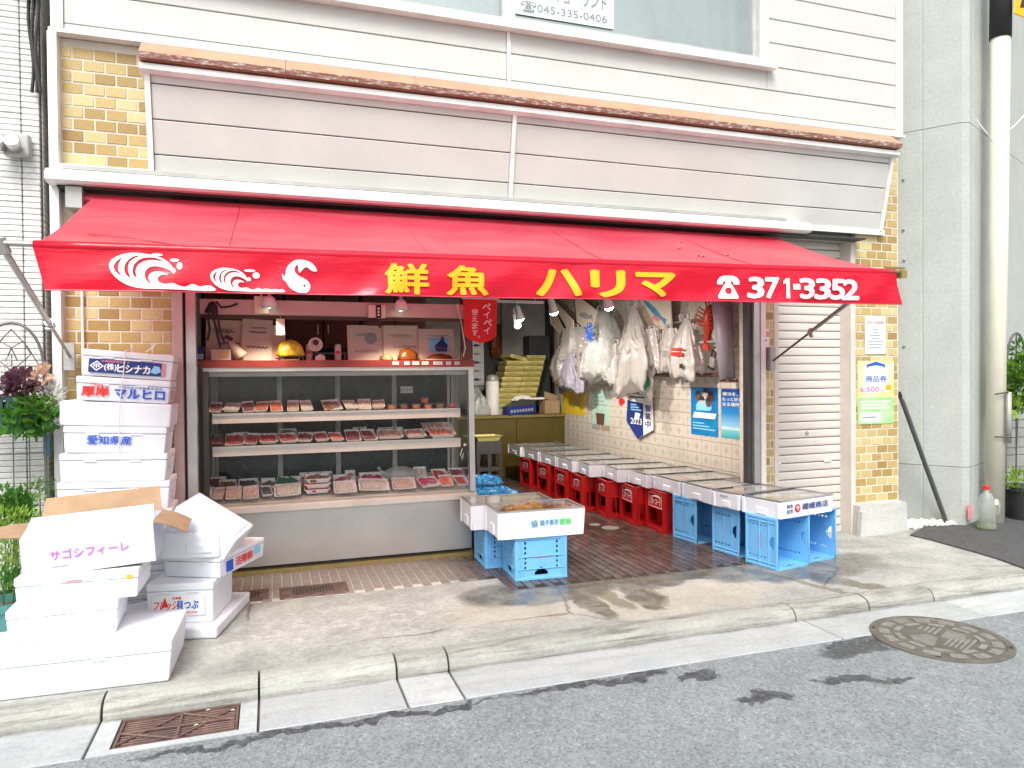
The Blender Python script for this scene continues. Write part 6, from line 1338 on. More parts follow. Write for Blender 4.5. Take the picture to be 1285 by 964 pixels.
for i, (y0, y1, x0, w_, rz) in enumerate(bl):
    lab = 'foam box with fish shop lettering at the street end of the row' if i == 0 else f"glass lidded foam box, {ORD[i]} from the street end of the row"
    z = .392; k = fish_box(lab, x0 + w_ / 2, (y0 + y1) / 2, z, w_, y1 - y0, .125, rz)
    if i == 0:
        d_ = (y1 - y0) / 2; lettering(k, '嵯峨商店', (-.06, -d_ * .985 - .003, .05), UX, UZ, .3, .05, 'ink_navy', .02, off=.003); lettering(k, '鮮魚', (-.24, -d_ * .985 - .003, .075), UX, UZ, .07, .03, 'ink_navy', .015, off=.003); lettering(k, '卸売', (-.24, -d_ * .985 - .003, .035), UX, UZ, .07, .03, 'ink_navy', .015, off=.003)
        obj('red_mark', MB().lathe([(.002, 0), (.032, 0), (.032, .002), (.002, .002)], 20, Matrix.Rotation(R(90), 4, 'X')), 'ink_red', k, (-.115, -d_ * .985 - .002, .068)); lettering(k, 'サ', (-.132, -d_ * .985 - .0042, .052), UX, UZ, .034, .032, 'ink_white', .03, off=.001)
    if i == 1: mb = MB(); [mb.box(-w_ / 2 - .0015, -w_ / 2 + .0, -.02 + j * .022, -.006 + j * .022, .07, .084) for j in range(4)]; obj('print', mb, 'ink_grey', k, (.0, 0, .02))
    for j in range([4, 1, 1, 1, 1, 2, 2, 2, 2, 1, 1][i]):
        o_ = obj('fish_fillet', fillet(.22, .12, i * 7 + j), 'fillet' if i else 'fillet_pale', None, (x0 + w_ * (.3 + .17 * j), (y0 + y1) / 2 + random.uniform(-.05, .05), z + .125 - .02), (0, 0, random.uniform(-.5, .9)), True)
        tag(o_, ('pale greenish fish fillet on ice in the lettered street end box' if i == 0 else f'orange fish fillet on ice in the {ORD[i]} foam box from the street'), 'fillet', 'fillets on ice under glass')
CZ = CH + .006
kc = fish_box('front foam box of crabs with blue and green lettering on blue crate', 1.862, 5.035, CZ, .665, .37, .19, R(-1.5), 'alu_edge', 'foam boxes on the centre crates', .06); kb = fish_box('plain foam box with steel edged glass lid behind the crab box', 1.77, 5.425, CZ, .665, .385, .185, R(-2), 'alu_edge', 'foam boxes on the centre crates', .04)
lettering(kc, '銚子東洋', (-.02, -.187, .085), UX, UZ, .14, .042, 'ink_teal', .02, off=.003); lettering(kc, '鰹鮪', (.13, -.187, .083), UX, UZ, .09, .046, 'ink_green', .02, off=.003); lettering(kc, '協', (-.09, -.187, .08), UX, UZ, .05, .05, 'ink_teal', .02, off=.003)
# crabs
mat('crab_shell', (.55, .24, .08), .4, var=.35, scale=22, bumpk=.4, bscale=60)
cr = thing('crab', 'orange brown crab lying on ice in the crab box', 'crab', (0, 0, 0), group='crabs in the front foam box')
obj('shell', MB().lathe([(.004, -.012), (.045, -.004), (.052, .004), (.035, .018), (.004, .022)], 12, Matrix.Diagonal((1.2, .9, 1, 1))), 'crab_shell', cr, smooth=True)
for s in (-1, 1):
    for j in range(4): obj('leg', MB().tube([(s * .045, .02 - j * .018, 0), (s * .085, .035 - j * .026, .035), (s * .13, .03 - j * .035, -.004)], [.008, .007, .003], 6), 'crab_shell', cr)
    obj('claw', MB().tube([(s * .04, .035, 0), (s * .07, .07, .015), (s * .05, .105, .01), (s * .03, .125, .008)], [.008, .010, .016, .003], 7), 'crab_shell', cr, smooth=True)
for i in range(9):
    x, y = 1.862 - .2 + .05 * i, 5.035 + (.03 if i % 2 else -.03); L_ = (x, y, CZ + .145 + .012 * (i % 3)); r_ = (random.uniform(-.2, .2), random.uniform(-.2, .2), random.uniform(0, 6))
    cr.scale = (.85, .85, .85)
    if i == 0: cr.location = L_; cr.rotation_euler = r_
    else: dup(cr, L_, r_)

# ================================================================== white foam boxes on the left
def foam_box(lab, w_, d_, h_, loc, rot=(0, 0, 0), lid=.045, over=.004, grp='foam boxes piled by the brick pillar', notch=True, panelled=False):
    k = thing('foam_box', lab, 'foam box', loc, rot, grp)
    if lid:
        obj('body', rbox(w_, d_, h_ - lid - .002, .009, 2, .03), 'foam', k); L = obj('lid', rbox(w_ + over, d_ + over, lid, .008, 2), 'foam', k, (0, 0, h_ - lid))
        if notch:
            for x in (-.22, .2): obj('finger_notch', rbox(.07, .012, .012, .004, 1), 'foam', k, (x * w_, -d_ / 2 - .001, h_ - lid - .012))
    else: obj('body', rbox(w_, d_, h_, .012, 2, .02), 'foam', k)
    return k
YF = 4.83; SD = .36
st = [ # x0, x1, z0, z1, tilt, label
 (-1.21, -.60, .0, .19, 0, 'plain foam box at the foot of the tall stack'), (-1.215, -.59, .19, .36, .01, 'plain foam box second up in the tall stack'), (-1.2, -.6, .36, .53, .015, 'plain foam box third up in the tall stack'),
 (-1.2, -.592, .53, .70, .02, 'plain foam box fourth up in the tall stack'), (-1.2, -.60, .70, .875, .03, 'plain foam box fifth up in the tall stack'), (-1.185, -.61, .875, 1.045, .035, 'plain foam box just under the box with blue kanji lettering'),
 (-1.165, -.615, 1.045, 1.205, .05, 'foam box with large blue kanji lettering in the tall stack'), (-1.185, -.583, 1.205, 1.35, .06, 'broad plain foam box overhanging the blue kanji box'), (-1.10, -.595, 1.352, 1.495, .075, 'foam box with red and blue lettering under the topmost box'), (-1.075, -.578, 1.497, 1.655, .085, 'topmost foam box of the tall stack with navy printed label')]
boxes = []
for i, (x0, x1, z0, z1, tl_, lab) in enumerate(st):
    xc = (x0 + x1) / 2; w_ = x1 - x0
    boxes.append((foam_box(lab, w_, SD - (.02 if i > 7 else 0), z1 - z0 - .001, (xc, YF + SD / 2, z0 + .001), (0, tl_, R((0, 1, -1, .5, 0, -.5, .5, 0, 1, 1.5)[i])), lid=0 if i == 7 else .04), w_))
k, w_ = boxes[6]; yf = -SD / 2 - .003
lettering(k, '愛知県産', (-.1, yf, .055), UX, UZ, .235, .05, 'ink_blue', .025, off=.004, name='lettering').location.x = -.05
k, w_ = boxes[8]; yf = -.17 - .003
lettering(k, '厚岸', (-.22, yf, .028), UX, UZ, .14, .058, 'ink_red', .04, off=.004); lettering(k, 'マルヒロ', (-.045, yf, .022), UX, UZ, .27, .058, 'ink_blue', .04, off=.004)
lettering(k, '北海道産', (-.18, yf, .09), UX, UZ, .07, .012, 'ink_red', .02, off=.004); lettering(k, '北海道産かき生産者直送', (-.03, yf, .084), UX, UZ, .24, .013, 'ink_blue', .01, off=.004); lettering(k, '厚', (w_ / 2 + .003, -.08, .02), UY, UZ, .06, .06, 'ink_red', .03, off=.004)
k, w_ = boxes[9]
obj('label', MB().box(-.205, .205, yf - .0045, yf - .001, .022, .103), 'ink_navy', k); obj('label_edge', MB().box(.187, .205, yf - .0055, yf - .0046, .022, .103), 'ink_pink', k)
dm = MB(); letter_mb(dm, shape2d([[(0, .5), (.5, 1), (1, .5), (.5, 0)], [(.12, .5), (.5, .12), (.88, .5), (.5, .88)]]), (-.2, yf - .0048, .03), UX, UZ, .075, .062, off=.001); obj('diamond_mark', dm, 'ink_white', k)
lettering(k, '中', (-.178, yf - .0048, .045), UX, UZ, .03, .032, 'ink_white', .03, off=.001); lettering(k, '(株)', (-.122, yf - .0048, .034), UX, UZ, .065, .046, 'ink_white', .025, off=.001); lettering(k, 'ヒシナカ', (-.052, yf - .0048, .032), UX, UZ, .175, .046, 'ink_white', .04, off=.001)
lettering(k, '北海道厚岸産かき', (-.14, yf - .0048, .086), UX, UZ, .15, .012, 'ink_pink', .02, off=.001); obj('fish_picture', MB().prism([(0, .01), (.03, 0), (.06, .015), (.05, .045), (.02, .05)], UX, UZ, (0, -.001, 0), (.125, yf - .0048, .034)), 'ink_sky', k)
for i, s_ in ((5, '♦♦'), (4, 'Z'), (2, '7')):
    k, w_ = boxes[i]; lettering(k, s_, (w_ / 2 + .002, -.1, .05), UY, UZ, .08, .05, 'ink_pink' if i == 4 else 'ink_sky', .0, off=.003)
# string tied round the upper boxes
ys = YF - .012
k = thing('tie_string', 'white plastic string tied round the upper boxes of the stack', 'string', (0, 0, 0))
obj('loop', MB().tube([(-.865, ys - .004, 1.05), (-.86, ys - .006, 1.2), (-.855, ys - .012, 1.355), (-.838, ys, 1.5), (-.822, ys - .006, 1.66), (-.82, 4.9, 1.672), (-.82, 5.1, 1.672)], .0045, 6, flat=.5), 'paper_white', k)
obj('knot_tail', MB().tube([(-.72, 4.86, 1.655), (-.68, 4.84, 1.68), (-.655, 4.83, 1.71)], [.004, .008, .004], 6, flat=.4), 'paper_white', k)
# low pile before the stack
foam_box('long low foam box on the pavement beside the kerb', 1.05, .5, .2, (-.995, 4.135, .002), (0, 0, R(-2)), grp='foam boxes piled on the pavement', lid=.05)
foam_box('plain foam box standing on the long low box', .48, .38, .165, (-1.0, 4.27, .204), (0, 0, R(2)), grp='foam boxes piled on the pavement')
k = foam_box('foam box with small red marks under the cardboard carton', .55, .38, .145, (-.93, 4.30, .370), (0, 0, R(-1)), grp='foam boxes piled on the pavement')
obj('red_print', MB().box(-.05, .02, -.1935, -.191, .105, .115), 'ink_pink', k); obj('red_print', MB().box(.22, .25, -.1935, -.191, .10, .12), 'ink_orange', k)
foam_box('empty foam tray wedged behind the long low box', .3, .3, .16, (-.66, 4.62, .002), (0, 0, R(14)), lid=.03, grp='foam boxes piled on the pavement')
# cardboard carton with open flaps
k = thing('cardboard_carton', 'white printed cardboard carton with purple katakana and open brown flaps', 'carton', (-.885, 4.35, .519), (0, R(-3.5), R(1)))
w_, d_, h_ = .60, .40, .2; t_ = .006
obj('front_wall', MB().box(-w_ / 2, w_ / 2, -d_ / 2, -d_ / 2 + t_, 0, h_), 'card_white', k); obj('back_wall', MB().box(-w_ / 2, w_ / 2, d_ / 2 - t_, d_ / 2, 0, h_), 'card_white', k)
for s in (-1, 1): obj('end_wall', MB().box(min(s * w_ / 2, s * (w_ / 2 - t_)), max(s * w_ / 2, s * (w_ / 2 - t_)), -d_ / 2 + t_, d_ / 2 - t_, 0, h_), 'card_white', k)
obj('base', MB().box(-w_ / 2 + t_, w_ / 2 - t_, -d_ / 2 + t_, d_ / 2 - t_, 0, t_), 'cardboard', k)
def flap(nm, w2, l2, loc, rot):
    f_ = obj(nm, MB().grid(10, 6, lambda a, b: ((a - .5) * w2 * (1 - .04 * b), 0.002 + .008 * math.sin(b * 3), b * l2)), 'card_white', k, loc, rot); obj('inner_face', MB().grid(10, 6, lambda a, b: ((a - .5) * w2 * (1 - .04 * b), .006 + .008 * math.sin(b * 3), b * l2)), 'cardboard', f_); return f_
flap('front_flap', w_, .2, (0, -d_ / 2, h_), (R(-68), 0, 0)); flap('back_flap', w_, .15, (0, d_ / 2, h_), (R(34), 0, R(180)))
flap('end_flap', d_, .17, (w_ / 2, 0, h_), (R(118), 0, R(90))); flap('end_flap', d_, .19, (-w_ / 2, 0, h_), (R(88), 0, R(-90)))
lettering(k, 'サゴシフィーレ', (-.175, -d_ / 2 - .001, .075), UX, UZ, .355, .05, 'ink_magenta', .008, off=.002)
obj('crease', MB().tube([(-.17, -d_ / 2 - .001, .04), (-.1, -d_ / 2 - .002, .042)], .002, 4), 'ink_grey', k)
# mixed pile to the right of it
G3 = 'foam boxes in the crooked pile'
foam_box('wide foam lid lying flat under the crooked pile', .46, .68, .07, (-.45, 4.79, .002), (0, 0, R(-14)), lid=0, grp=G3)
k = foam_box('foam box with printed shellfish label on its front', .37, .42, .235, (-.47, 4.735, .073), (0, 0, R(-12)), grp=G3)
yf = -.21 - .003
obj('label', MB().box(-.15, .14, yf - .003, yf - .0012, .05, .17), 'paper_white', k); lettering(k, '貝つぶ', (-.015, yf - .003, .085), UX, UZ, .12, .05, 'ink_blue', .03, off=.001); lettering(k, 'フレッシ', (-.145, yf - .003, .085), UX, UZ, .13, .05, 'ink_red', .02, off=.001, shear=.2); lettering(k, '北海道', (-.04, yf - .003, .145), UX, UZ, .05, .015, 'ink_red', .03, off=.001); lettering(k, '冷蔵保存', (.02, yf - .003, .06), UX, UZ, .08, .014, 'ink_pink', .02, off=.001)
obj('shell_mark', MB().prism([(0, 0), (.04, .0), (.02, .06)], UX, UZ, (0, -.001, 0), (-.1, yf - .0035, .1)), 'ink_red', k)
k = foam_box('foam box turned sideways with red lettering on its end', .36, .54, .125, (-.335, 4.86, .31), (0, 0, R(-27)), grp=G3, lid=.03)
lettering(k, '活青柳', (.185, -.1, .03), UY, UZ, .2, .055, 'ink_red', .03, off=.003); obj('blue_mark', MB().box(.182, .186, -.2, -.13, .02, .085), 'ink_blue', k); obj('blue_mark', MB().box(.182, .186, .13, .2, .045, .09), 'ink_sky', k)
k = thing('foam_box', 'foam box tipped over on top of the crooked pile', 'foam box', tuple(wy(262, 664, 4.74)), (R(6), R(33), R(-14)), G3)
obj('body', rbox(.40, .33, .22, .012, 2, .02), 'foam', k, (0, 0, -.12))
obj('raised_panel', rbox(.34, .27, .008, .004, 1), 'foam', k, (0, 0, .097))
for j in range(9): obj('panel_rib', rbox(.30, .006, .005, .001, 1), 'foam', k, (0, -.11 + j * .0275, .104))
obj('red_print', MB().box(-.2035, -.2005, -.13, .02, -.05, .06), 'ink_pink', k)
k = foam_box('foam box leaning as the foot of the tipped box', .37, .31, .15, (-.44, 4.72, .436), (0, 0, R(-14)), grp=G3, lid=0); obj('handle_step', rbox(.15, .02, .06, .008, 1), 'foam', k, (.07, -.153, .03))

# ================================================================== plants on the left
def leaf_mat(n_, c1, c2):
    m_, t_, p_ = base(n_); v_ = wpos(t_); _lk(t_, ramp(t_, noise(t_, v_, 40, 3), [(.3, c1), (.7, c2)]), p_.inputs['Base Color']); p_.inputs['Roughness'].default_value = .45; p_.inputs['Subsurface Weight'].default_value = 0
    tl_ = t_.nodes.new('ShaderNodeBsdfTranslucent'); tl_.inputs[0].default_value = (*[min(1, x * 1.6) for x in c2], 1); mx = t_.nodes.new('ShaderNodeMixShader'); mx.inputs[0].default_value = .3; _lk(t_, p_.outputs[0], mx.inputs[1]); _lk(t_, tl_.outputs[0], mx.inputs[2]); _lk(t_, mx.outputs[0], t_.nodes['Material Output'].inputs[0])
leaf_mat('leaf_green', (.03, .12, .015), (.08, .22, .03)); leaf_mat('leaf_bright', (.14, .28, .02), (.28, .42, .06)); leaf_mat('leaf_purple', (.07, .025, .05), (.16, .07, .1)); leaf_mat('leaf_silver', (.34, .38, .34), (.5, .52, .48)); leaf_mat('leaf_peach', (.55, .35, .25), (.65, .45, .35)); leaf_mat('leaf_ivy', (.05, .14, .015), (.16, .3, .04))
def leaves(c, r_, n_, size, seed, up=.3, lobes=False, narrow=.45):
    rn = random.Random(seed); mb = MB()
    for _ in range(n_):
        while True:
            p_ = Vector((rn.uniform(-1, 1), rn.uniform(-1, 1), rn.uniform(-1, 1)))
            if .25 < p_.length < 1: break
        q = Vector((c[0] + p_.x * r_[0], c[1] + p_.y * r_[1], c[2] + p_.z * r_[2])); s_ = size * rn.uniform(.6, 1.3)
        d_ = (p_ + Vector((rn.uniform(-.5, .5), rn.uniform(-.5, .5), up + rn.uniform(-.4, .4)))).normalized(); sd = d_.cross(Vector((rn.uniform(-1, 1), rn.uniform(-1, 1), rn.uniform(-1, 1)))).normalized(); nn = d_.cross(sd)
        if lobes: P = [q, q + d_ * s_ * .35 + sd * s_ * .5 + nn * s_ * .06, q + d_ * s_ * .65 + sd * s_ * .28, q + d_ * s_ * .95 + sd * s_ * .3, q + d_ * s_ * 1.1 - nn * s_ * .12, q + d_ * s_ * .95 - sd * s_ * .3, q + d_ * s_ * .65 - sd * s_ * .28, q + d_ * s_ * .35 - sd * s_ * .5 + nn * s_ * .06]
        else: P = [q, q + d_ * s_ * .45 + sd * s_ * narrow * .5 + nn * s_ * .08, q + d_ * s_ - nn * s_ * .12, q + d_ * s_ * .45 - sd * s_ * narrow * .5 + nn * s_ * .08]
        mb.add([tuple(x) for x in P], [tuple(range(len(P)))])
    return mb
def plant(name, lab, base_p, stems, clusters):
    k = thing(name, lab, 'plant', base_p)
    for pts_ in stems: obj('stem', MB().tube(pts_, [.006, .005, .003][:len(pts_)] if len(pts_) == 3 else .004, 6), 'leaf_green', k)
    for nm, mb, m_ in clusters: obj(nm, mb.mesh(nm, fix=False), m_, k)
    return k
PY = 5.05
def pp(x, y, Y=PY): return wy(x, y, Y)
# arched trellis
tr = thing('garden_trellis', 'dark arched wire trellis before the pale tiled house', 'trellis', (0, 0, 0))
L0, R0, T0 = pp(-12, 480), pp(57, 480), pp(16, 405); zb = .02
xl, xr = pp(-26, 500).x, pp(56, 500).x; zc = pp(16, 470).z; zt = pp(16, 405).z
arch = [(xl, PY, zb), (xl, PY, zc)] + [(xl + (xr - xl) * (.5 - .5 * math.cos(a)), PY, zc + (zt - zc) * math.sin(a) ** .85) for a in [math.pi * j / 16 for j in range(1, 16)]] + [(xr, PY, zc), (xr, PY, zb)]
mat('trellis_iron', (.16, .15, .15), .5, .5)
obj('arch', MB().tube(arch, .009, 8), 'trellis_iron', tr)
for j in range(1, 4): x = xl + (xr - xl) * j / 4; obj('upright', MB().tube([(x, PY, zb), (x, PY, zc + (.12 if j == 2 else 0))], .004, 6), 'trellis_iron', tr)
for j in range(6): z = .25 + j * .2; obj('cross_wire', MB().tube([(xl, PY, z), (xr, PY, z)], .003, 5), 'trellis_iron', tr)
xm = (xl + xr) / 2
for s in (-1, 1):
    obj('scroll', MB().tube([(xm, PY, zc + .02), (xm + s * .1, PY, zc + .12), (xm + s * .06, PY, zc + .2), (xm, PY, zc + .16), (xm - s * .03, PY, zc + .08)], .004, 6), 'trellis_iron', tr); obj('scroll', MB().tube([(xm, PY, zt - .04), (xm + s * .08, PY, zt - .14), (xm + s * .16, PY, zc + .02)], .004, 6), 'trellis_iron', tr)
# hung planter
q = pp(18, 520, 4.98); pl_ = thing('hanging_planter', 'dark green slatted planter hung on the trellis', 'planter', (q.x - .05, 4.98, q.z - .03))
mat('planter_green', (.012, .06, .05), .5)
for j in range(5): obj('slat', rbox(.07, .012, .19, .003, 1), 'planter_green', pl_, (-.19 + j * .085, -.07, -.06))
obj('trough', rbox(.42, .12, .15, .01, 1), 'planter_green', pl_, (-.02, 0, -.05)); obj('rim', rbox(.45, .15, .02, .004, 1), 'planter_green', pl_, (-.02, 0, .115))
c = pp(27, 484, 4.95); plant('purple_plant', 'dark purple leafed plant in the hanging planter', tuple(pl_.location), [[(0, 0, .05), (.02, 0, .15), (.04, 0, .2)]], [('leaf_clump', leaves(c - pl_.location, (.075, .07, .07), 150, .05, 1, lobes=True), 'leaf_purple')])
c = pp(36, 525, 4.93); plant('trailing_plant', 'bright green scalloped leaf plant trailing out of the planter', tuple(pl_.location), [[(.05, -.05, .1), (.1, -.1, .05), (.06, -.12, -.1)]], [('leaf_clump', leaves(c - pl_.location, (.12, .07, .10), 170, .06, 2, lobes=True), 'leaf_green'), ('leaf_clump', leaves(pp(46, 512, 4.92) - pl_.location, (.06, .05, .06), 60, .055, 3, lobes=True), 'leaf_ivy')])
c = pp(64, 498, 4.95); plant('silver_plant', 'silvery white feathery plant beside the corner post', tuple(pl_.location), [[(.08, 0, .1), (.16, -.02, .08), (.22, -.02, .06)]], [('leaf_clump', leaves(c - pl_.location, (.07, .05, .08), 170, .045, 4, narrow=.2), 'leaf_silver')])
c = pp(52, 472, 4.95); plant('peach_flower', 'faded peach flower head rising from the planter', tuple(pl_.location), [[(.1, 0, .1), (.13, 0, .18), (.14, 0, .22)]], [('flower_head', leaves(c - pl_.location, (.035, .03, .06), 60, .035, 5, lobes=True), 'leaf_peach')])
c = pp(6, 470, 4.95); plant('pale_plant', 'pale feathery plant at the end of the hanging planter', tuple(pl_.location), [[(-.1, 0, .1), (-.1, 0, .2), (-.1, 0, .26)]], [('leaf_clump', leaves(c - pl_.location, (.05, .04, .12), 130, .03, 6, narrow=.25), 'leaf_silver')])
# potted greens at the corner
for i, (x, y, r_, n_, m_, Y, lab) in enumerate(((10, 690, (.22, .16, .24), 2200, 'leaf_bright', 4.72, 'bright green feathery plant behind the cardboard carton'), (6, 640, (.15, .12, .12), 420, 'leaf_green', 4.9, 'dark green leafy plant above the feathery plant'), (50, 612, (.07, .07, .06), 110, 'leaf_ivy', 5.05, 'small green plant with reddish tips by the corner post'), (4, 735, (.09, .08, .07), 60, 'leaf_green', 4.4, 'broad leafed green seedling in the teal pot'), (20, 630, (.14, .1, .05), 160, 'leaf_bright', 5.0, 'low yellow green plant under the trellis'))):
    c = pp(x, y, Y); b_ = Vector((c.x, Y, .12)); d_ = c - b_
    plant('potted_plant' if i == 3 else 'leafy_plant', lab, tuple(b_), [[(0, 0, 0), tuple(d_ * .5), tuple(d_)], [(.01, 0, 0), tuple(d_ * .6 + Vector((.04, 0, 0))), tuple(d_ + Vector((.05, 0, -.02)))]], [('leaf_clump', leaves(d_, r_, n_, .055 if i in (1, 3) else .035, 20 + i, up=.8, narrow=.5 if i in (1, 3) else .25), m_)])
def pot(x, Y, r_, h_, m_, lab):
    k = thing('plant_pot', lab, 'pot', (x, Y, .001)); obj('body', MB().lathe([(r_ * .7, 0), (r_ * .95, h_ * .88), (r_ * 1.04, h_ * .88), (r_ * 1.06, h_), (r_ * .95, h_), (r_ * .9, h_ * .9), (r_ * .3, h_ * .88)], 22), m_, k, smooth=False); obj('soil', MB().lathe([(.01, h_ * .86), (r_ * .9, h_ * .86), (r_ * .85, h_ * .9), (.01, h_ * .92)], 18), 'earth', k); return k
mat('pot_teal', (.06, .2, .19), .5); mat('pot_black', (.03, .03, .033), .5)
pot(pp(4, 760, 4.4).x, 4.4, .12, .22 + .12, 'pot_teal', 'teal green plastic pot behind the low foam boxes'); pot(pp(14, 690, 4.72).x, 4.72, .16, .24, 'pot_black', 'black pot holding the bright feathery plant'); pot(pp(6, 640, 4.9).x - .05, 4.98, .1, .22, 'pot_black', 'black pot holding the dark green leafy plant')
# blue handled rod by the corner post
q0, q1 = wy(58, 545, 5.12), wy(57, 610, 5.12)
k = thing('blue_handled_rod', 'steel rod with blue rubber grip hung beside the corner post', 'rod', (q0.x, 5.12, 0)); z0_ = wy(58, 572, 5.12).z; z1_ = wy(58, 545, 5.12).z
obj('rod', MB().tube([(0, 0, .3), (0, 0, z1_ + .03), (.02, 0, z1_ + .055), (.07, 0, z1_ + .07)], .008, 8), 'steel', k); obj('grip', MB().tube([(0, 0, z0_), (0, 0, z1_)], .018, 10), 'ink_teal', k)

# ================================================================== things on the right
# bills on the brick pillar
def bill(name, lab, x0, y0, x1, y1):
    a, b = wy(x0, y0, 5.235), wy(x1, y1, 5.235); k = thing(name, lab, 'bill', (a.x, 5.240, b.z)); W, H = b.x - a.x, a.z - b.z; return k, W, H
k, W, H = bill('paper_notice', 'white typed paper notice on the brick pillar', 1086, 397, 1112, 444); obj('sheet', MB().box(0, W, 0, .003, 0, H), 'paper_white', k)
lettering(k, 'お知らせ営業時間', (W * .1, -.0004, H * .8), UX, UZ, W * .8, H * .08, 'ink_pink', .01)
for j, (a, b) in enumerate(((.35, .65), (.4, .62), (.22, .75), (.3, .7), (.12, .88), (.15, .85), (.2, .8))): obj('print', MB().box(W * a, W * b, -.001, -.0002, H * (.64 - .08 * j), H * (.67 - .08 * j)), 'ink_grey', k)
m_, t_, p_ = base('bill_yellow'); _lk(t_, ramp(t_, noise(t_, coord(t_), 5, 4), [(.35, (.85, .72, .15)), (.6, (.85, .82, .5))]), p_.inputs['Base Color'])
m_, t_, p_ = base('bill_green'); _lk(t_, ramp(t_, noise(t_, coord(t_), 6, 4), [(.35, (.25, .62, .2)), (.65, (.45, .75, .35))]), p_.inputs['Base Color'])
k, W, H = bill('voucher_poster', 'yellow and green gift voucher poster showing 6,500 yen', 1077, 453, 1122, 531); obj('sheet', MB().box(0, W, 0, .003, 0, H), 'bill_yellow', k)
obj('green_panel', MB().box(0, W, -.0008, -.0002, 0, H * .42), 'bill_green', k); obj('pale_centre', MB().prism([(.1, .5), (.9, .5), (.8, .9), (.2, .9)], (W, 0, 0), (0, 0, H), (0, -.0005, 0), (0, -.0002, 0)), 'paper_white', k)
obj('ribbon', MB().prism([(.24, .88), (.3, .91), (.5, .93), (.7, .91), (.76, .88), (.76, .94), (.5, .99), (.24, .94)], (W, 0, 0), (0, 0, H), (0, -.0006, 0), (0, -.0008, 0)), 'ink_blue', k)
lettering(k, 'プレミアム付', (W * .22, -.0008, H * .785), UX, UZ, W * .58, H * .055, 'ink_orange', .01, off=.0005); lettering(k, '商品券', (W * .22, -.0008, H * .665), UX, UZ, W * .58, H * .1, 'ink_blue', .02, off=.0005); lettering(k, '6,500', (W * .06, -.0008, H * .5), UX, UZ, W * .52, H * .085, 'ink_magenta', .03, off=.0005); lettering(k, '円分', (W * .6, -.0008, H * .5), UX, UZ, W * .14, H * .04, 'ink_magenta', .02, off=.0005)
obj('star_mark', MB().box(W * .77, W * .93, -.0016, -.001, H * .53, H * .62), 'ink_yellow', k); lettering(k, '30', (W * .79, -.002, H * .55), UX, UZ, W * .11, H * .045, 'ink_orange', .02, off=.0005)
for j in range(3): obj('print', MB().box(W * .08, W * (.9 - .1 * (j % 2)), -.0016, -.001, H * (.24 + .05 * j), H * (.265 + .05 * j)), 'paper_white', k)
obj('white_box', MB().box(W * .07, W * .62, -.0016, -.001, H * .03, H * .18), 'paper_white', k); obj('print', MB().box(W * .12, W * .5, -.0022, -.0017, H * .09, H * .12), 'ink_grey', k)
a = wy(962, 420, 5.23); k = thing('door_bell', 'small white intercom with pink sticker on the narrow brick strip', 'intercom', (a.x, 5.238, wy(962, 436, 5.23).z)); obj('casing', rbox(.06, .02, .16, .006, 1), 'paper_white', k); obj('sticker', MB().box(-.022, .022, -.0125, -.0105, .09, .14), 'ink_pink', k); obj('button', MB().lathe([(.001, 0), (.012, 0), (.01, .003), (.001, .004)], 12, Matrix.Rotation(R(90), 4, 'X')), 'ink_grey', k, (-.01, -.0105, .06))
obj('bell_push', rbox(.035, .015, .02, .003, 1), 'paper_white', k, (-.02, 0, -.04))
# leaning pole
p0, p1 = wz(1187, 658, .0), Vector((5.66, 5.28, 1.27))
k = thing('leaning_pole', 'black and silver awning crank pole leaning in the corner', 'pole', tuple(p0)); dv = p1 - p0
obj('rail', MB().tube([(0, 0, .01), tuple(dv)], .016, 8), 'steel_dark', k); obj('rail', MB().tube([(.03, -.005, .01), tuple(dv * .97 + Vector((.03, -.005, 0)))], .009, 8), 'steel', k)
obj('end_cap', MB().tube([tuple(dv * .985), tuple(dv * 1.02)], .02, 8), 'black', k)
# pebbles
rn = random.Random(3); pb = MB()
for i in range(150):
    a, b = rn.random(), rn.random(); x = 5.66 + .62 * a; y = 5.22 + (.42 - .3 * a) * b + .0; r_ = rn.uniform(.014, .028)
    mt = Matrix.Translation((x, y - .04 * a, r_ * .5 + .03 * (1 - abs(b - .5) * 2) * (1 - a))) @ Euler((rn.uniform(0, 3), rn.uniform(0, 3), rn.uniform(0, 3))).to_matrix().to_4x4() @ Matrix.Diagonal((1.4, 1, .7, 1))
    pb.lathe([(r_ * .4, -r_ * .85), (r_ * .9, -r_ * .35), (r_, .1 * r_), (r_ * .75, r_ * .6), (r_ * .2, r_ * .9)], 7, mt)
mat('pebble', (.68, .66, .6), .6, var=.15, scale=30)
o_ = obj('pebbles', pb, 'pebble', smooth=True); o_['kind'] = 'stuff'; o_['label'] = 'white pebbles heaped between plinth and concrete pier'; o_['category'] = 'pebbles'
# plastic bottle half full
q = wz(1238, 665, .01); k = thing('water_bottle', 'large clear plastic bottle with red cap beside the pole', 'bottle', (q.x, q.y, .016))
sheer('pet', (.75, .8, .76), .5, .3, .62, .1); glass('pet_water', (.75, .8, .5), .03, .02, .25)
obj('body', MB().lathe([(.062, 0), (.075, .012), (.078, .03), (.074, .11), (.078, .125), (.078, .22), (.074, .235), (.07, .27), (.045, .325), (.024, .35), (.022, .375)], 24), 'pet', k, smooth=True); obj('water', MB().lathe([(.06, .004), (.073, .014), (.074, .03), (.072, .085), (.002, .086)], 24), 'pet_water', k, smooth=True)
obj('cap', MB().lathe([(.026, .37), (.026, .405), (.022, .41), (.002, .411)], 18), 'ink_red', k); obj('handle', MB().tube([(.03, -.06, .29), (.045, -.085, .26), (.05, -.088, .2), (.045, -.078, .15)], .009, 8), 'pet', k, smooth=True); obj('label_patch', MB().box(-.0, .04, -.082, -.079, .24, .29), 'paper_white', k)
